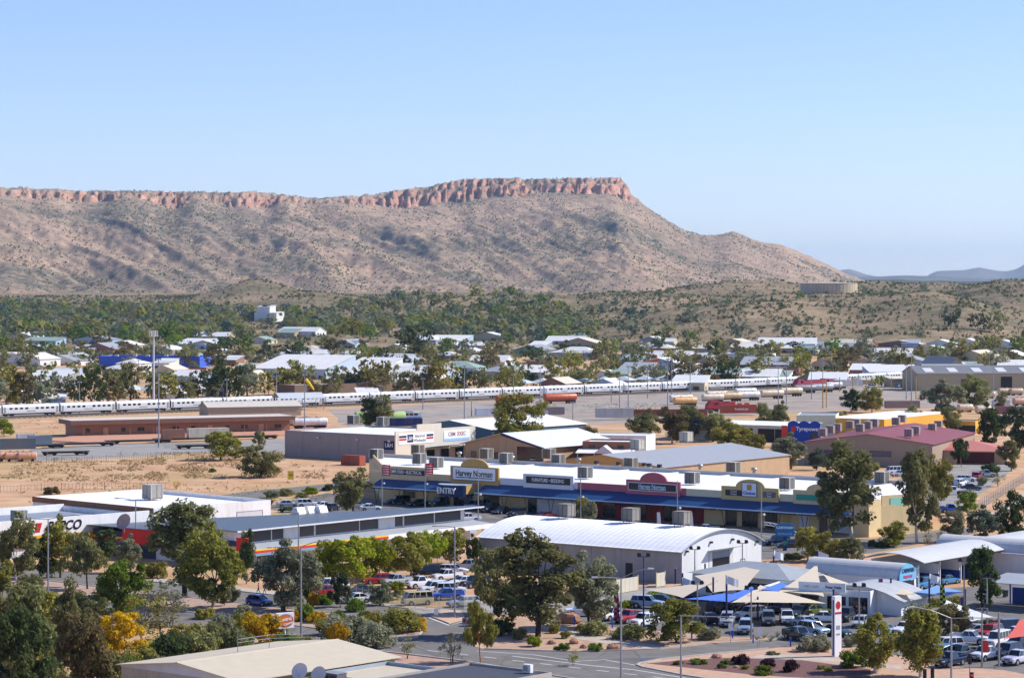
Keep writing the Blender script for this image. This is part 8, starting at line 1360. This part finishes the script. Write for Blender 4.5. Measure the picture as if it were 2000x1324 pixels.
fence([(620, 1128), (760, 1114), (900, 1102)], 1.9, 'steel fence at the back of the car yard under the wattles', 2.6, .2, PALE, PALE); fence([(1912, 996), (2060, 905)], 2.0, 'grey mesh fence along the right footpath', 3.0, .25, GALV, GALV, 'mesh_fence'); fence([(-60, 907), (180, 903), (420, 893), (556, 893)], 1.7, 'thin wire fence between the sandy lot and rail apron', 4.0, .6, P('fence_rust', '6f6258'), P('fence_rust_post', '5f5248'), 'wire_fence'); fence([(-40, 964), (120, 957), (330, 955)], 1.6, 'wire fence crossing the sandy lot behind the parts store', 5, .8, _M['fence_rust'], _M['fence_rust_post'], 'wire_fence')
for i, (p, q) in enumerate((((1204, 1160), (1246, 1153)), ((1282, 1147), (1299, 1144)))):
    a, b = Vector((*G(*p), 0)), Vector((*G(*q), 0)); d = b - a; ang = math.atan2(d.y, d.x); o = empty('sheet_gate', tuple(a), ang, 'cream sheet-metal gate before the warehouse wall, %s one' % ('wide left', 'narrow right')[i], 'gate'); L_ = d.length; n = max(2, round(L_ / 1.2))
    for k in range(n): MB().box(k * L_ / n + .02, (k + 1) * L_ / n - .02, -.03, .03, .1, 2.2).build('panel', P('gate_cream', 'cfc7b2', var=.06), o)
    for k in (0, L_): MB().cbox(k, 0, 0, .12, .12, 2.4).build('post', CREAM, o)
# clipped hedges
def hedge(p, q, h, w_, col, label):
    a, b = Vector((*G(*p), 0)), Vector((*G(*q), 0)); d = b - a; L_ = d.length; rg_ = np.random.default_rng(int(p[0])); n = int(260 * L_ / 3)
    pos = np.column_stack([rg_.uniform(0, L_, n), rg_.uniform(-w_ / 2, w_ / 2, n), rg_.uniform(.1, h, n)]); V, Fq = leaves(pos, np.full(n, .16), 4, .13, 0, 1, rg_); o = empty('clipped_hedge', tuple(a), math.atan2(d.y, d.x), label, 'hedge'); link('foliage', npmesh('foliage', V, Fq, LEAF[col]), o); b_ = MB()
    for k in range(int(L_ / 1.5)): b_ = MB().tube([(k * 1.5 + .5, 0, 0), (k * 1.5 + .5, 0, h * .8)], .04, 5); b_.build('stem', BARKD, o)
hedge((1186, 1192), (1238, 1186), 1.1, 1.4, 'lime', 'bright green hedge left of the pale blue off-roader'); hedge((1268, 1174), (1320, 1165), 1.4, 1.6, 'lime', 'bright green hedge behind the dark green sedan'); hedge((1812, 1186), (1882, 1180), 1.2, 1.4, 'khaki', 'long hedge behind the lime banner')
# succulents
for i, (px, pb) in enumerate(((1492, 1246), (1505, 1252), (1518, 1243), (1532, 1250), (1478, 1250))):
    x, y = G(px, pb); o = empty('agave', (x, y, 0), i, 'spiky agave rosette in the bed, %s from the left' % ['third', 'fourth', 'second', 'fifth', 'first'][i], 'plant', 'agaves in the bed')
    for k in range(14): a = k * 2.4; t = .5 + .4 * (k % 3) / 2; MB().add([(.1 * math.cos(a + 1.57), .1 * math.sin(a + 1.57), .05), (-.1 * math.cos(a + 1.57), -.1 * math.sin(a + 1.57), .05), (.45 * t * math.cos(a) - .07 * math.sin(a), .45 * t * math.sin(a) + .07 * math.cos(a), .5 * t), (.8 * t * math.cos(a), .8 * t * math.sin(a), .95 * t), (.45 * t * math.cos(a) + .07 * math.sin(a), .45 * t * math.sin(a) - .07 * math.cos(a), .5 * t)], [(0, 1, 4, 3, 2)]).build('leaf', LEAF['grey'], o)
# people
SKIN = P('skin', '9a6b50', var=.05)
def person(px, pb, face, shirt, trousers, label, hgt=1.75, stride=.12, hair='1d1714'):
    x, y = G(px, pb); o = empty('person', (x, y, .03), math.radians(face), label, 'person'); me = bpy.data.meshes.new('skeleton'); s = hgt / 1.75
    J = [(0, 0, .95), (0, 0, 1.12), (0, 0, 1.32), (.0, 0, 1.46), (.02, 0, 1.55), (.02, 0, 1.65), (0, .19, 1.40), (0, -.19, 1.40), (.03, .25, 1.13), (-.03, -.25, 1.13), (.12, .24, .90), (.02, -.25, .88), (.0, .10, .90), (0, -.10, .90), (stride * .8, .11, .50), (-stride * .3, -.11, .50), (stride, .11, .08), (-stride, -.11, .08), (stride + .17, .11, .04), (-stride + .17, -.11, .04), (.15, .235, .83), (.05, -.25, .80)]
    E_ = [(0, 1), (1, 2), (2, 3), (3, 4), (4, 5), (3, 6), (3, 7), (6, 8), (7, 9), (8, 10), (9, 11), (0, 12), (0, 13), (12, 14), (13, 15), (14, 16), (15, 17), (16, 18), (17, 19), (10, 20), (11, 21)]
    Rr_ = [.13, .13, .145, .10, .06, .095, .065, .065, .045, .045, .035, .035, .095, .095, .065, .065, .045, .045, .035, .035, .03, .03]
    me.from_pydata([(a * s, b * s, c * s) for a, b, c in J], E_, [])
    def prep(t_):
        t_.modifiers.new('s', 'SKIN'); sv_ = me.skin_vertices[0].data
        for k, r in enumerate(Rr_): sv_[k].radius = (r * s, r * s * (1.25 if k in (1, 2) else 1)); sv_[k].use_root = k == 0
        t_.modifiers.new('u', 'SUBSURF').levels = 1
    m2 = evalmesh(me, prep); m2.materials.clear()
    for q in (SKIN, shirt, trousers, BLKP): m2.materials.append(q)
    for p in m2.polygons:
        c = p.center / s; p.material_index = 3 if c.z < .09 else 2 if c.z < .98 and abs(c.y) < .19 else 1 if (c.z < 1.47 and c.z > 1.08) else 0; p.use_smooth = True
    link('body', m2, o); b = MB(); b.lathe([(.02, 1.62), (.098, 1.64), (.108, 1.70), (.085, 1.76), (.02, 1.78)], 10); b.v = [(q[0] * s - .0, q[1] * s, q[2] * s) for q in b.v]; b.build('hair', P('hair_' + hair, hair, var=.1), o)
CL = lambda n, c: P('cloth_' + n, c, var=.1, rough=.9)
person(1673, 1205, 200, CL('black', '15161a'), CL('darkgrey', '20222a'), 'person in black standing on the lot, left of the pair'); person(1681, 1206, 160, CL('char', '1c1d22'), CL('darkgrey', '20222a'), 'person in charcoal standing on the lot, right of the pair'); person(1686, 1190, 270, CL('orange', 'e0582a'), CL('navy', '1f2638'), 'person in a bright orange top beside the blue off-roader'); person(1688, 1203, 250, CL('greyshirt', '8a94a2'), CL('denim', '3a465c'), 'person in a grey top beside the pair in black', 1.6); person(505, 1160, 190, CL('pink', 'c85a9a'), CL('black2', '191a1e'), 'person in a pink top walking on the footpath', 1.7, .3); person(517, 1160, 190, CL('sky', '3f8fd0'), CL('black2', '191a1e'), 'person in a blue top walking behind the pink one', 1.5, .28)
# wheelie bin, motorbike-free details
x, y = G(1964, 1166); o = empty('wheelie_bin', (x, y, .03), .4, 'dark green wheelie bin by the blue canopy posts', 'bin'); MB().prism_y([(-.24, .1), (.24, .1), (.3, .95), (-.3, .95)], -.3, .3).build('tub', P('bin_green', '1f3328'), o); MB().box(-.33, .33, -.33, .33, .951, 1.05).build('lid', _M['bin_green'], o)
for s in (-.25, .25): t_ = MB(); t_.lathe([(.02, -.04), (.12, -.04), (.12, .04), (.02, .04)], 10); t_.v = [(-.25 + q[0], s + q[2], .12 + q[1]) for q in t_.v]; t_.build('wheel', TYRE, o)
# curved white ramp truss beside the warehouse
a = Vector((*G(1492, 1070), 0)); o = empty('arched_truss', tuple(a), math.radians(-20), 'white arched roof truss frame right of the warehouse', 'truss'); pts = [(8 * k / 10, 0, 2.0 + 2.6 * math.sin(math.pi * (.5 + .5 * k / 10))) for k in range(11)]
MB().tube(pts, .09, 6).build('upper_chord', WHITE, o); MB().tube([(x_, 0, z_ - .5) for x_, y_, z_ in pts], .07, 6).build('lower_chord', WHITE, o)
for k in range(0, 10): MB().tube([pts[k], (pts[k + 1][0], 0, pts[k + 1][2] - .5)], .04, 4).build('web', WHITE, o)
for k in (5, 10): MB().tube([(pts[k][0], 0, 0), pts[k]], .09, 6).build('leg', WHITE if k == 5 else BLUES, o)
# timber power poles with wires across the far town
TIM = P('power_pole_timber', '6a5c4e', var=.15); prev = None
for i, (px, py) in enumerate(((270, 745), (420, 742), (520, 722), (676, 728), (860, 726), (960, 724), (1140, 722), (1232, 716), (1305, 722), (1480, 716), (1725, 735), (1900, 716))):
    x, y = G(px, py); o = empty('power_pole', (x, y, 0), .4, 'timber power pole among the far roofs, %s from the left' % (nth(i) if i else 'first'), 'power pole', 'power poles of the far town'); MB().tube([(0, 0, 0), (0, 0, 10.5)], [.2, .14], 6).build('pole', TIM, o); MB().box(-1.2, 1.2, -.08, .08, 9.8, 9.95).build('crossarm', TIM, o)
    for s in (-1, 0, 1): MB().lathe([(.05, 0), (.08, .1), (.03, .22)], 6, (s, 0, 9.95)).build('insulator', WHITE, o)
    if prev:
        for s in (-1, 1): w_ = MB().tube([(prev[0] + s, prev[1], 10.1), ((prev[0] + x) / 2 + s, (prev[1] + y) / 2, 8.9), (x + s, y, 10.1)], .05, 4).build('power_line', DARK); tag(w_, 'thin %s wire between %s and %s far power poles' % ('near' if s < 0 else 'rear', nth(i - 1) if i > 1 else 'first', nth(i)), 'power line', 'power lines of the far town')
    prev = (x, y)
# ------------------------------------------------------------------ air between the town and the ranges
hz = bpy.data.materials.new('desert_haze'); hz.use_nodes = True; ht = hz.node_tree; ht.nodes.clear()
ho = ht.nodes.new('ShaderNodeOutputMaterial'); hv = ht.nodes.new('ShaderNodeVolumePrincipled')
hv.inputs['Color'].default_value = (.5, .75, 1, 1); hv.inputs['Density'].default_value = 0.000025; hv.inputs['Anisotropy'].default_value = .2
ht.links.new(hv.outputs[0], ho.inputs['Volume'])
hb = MB().box(-36000, 36000, -350, 37000, -8, 520).build('haze', hz); hb['kind'] = 'stuff'
bpy.data.scenes.remove(SIDE)
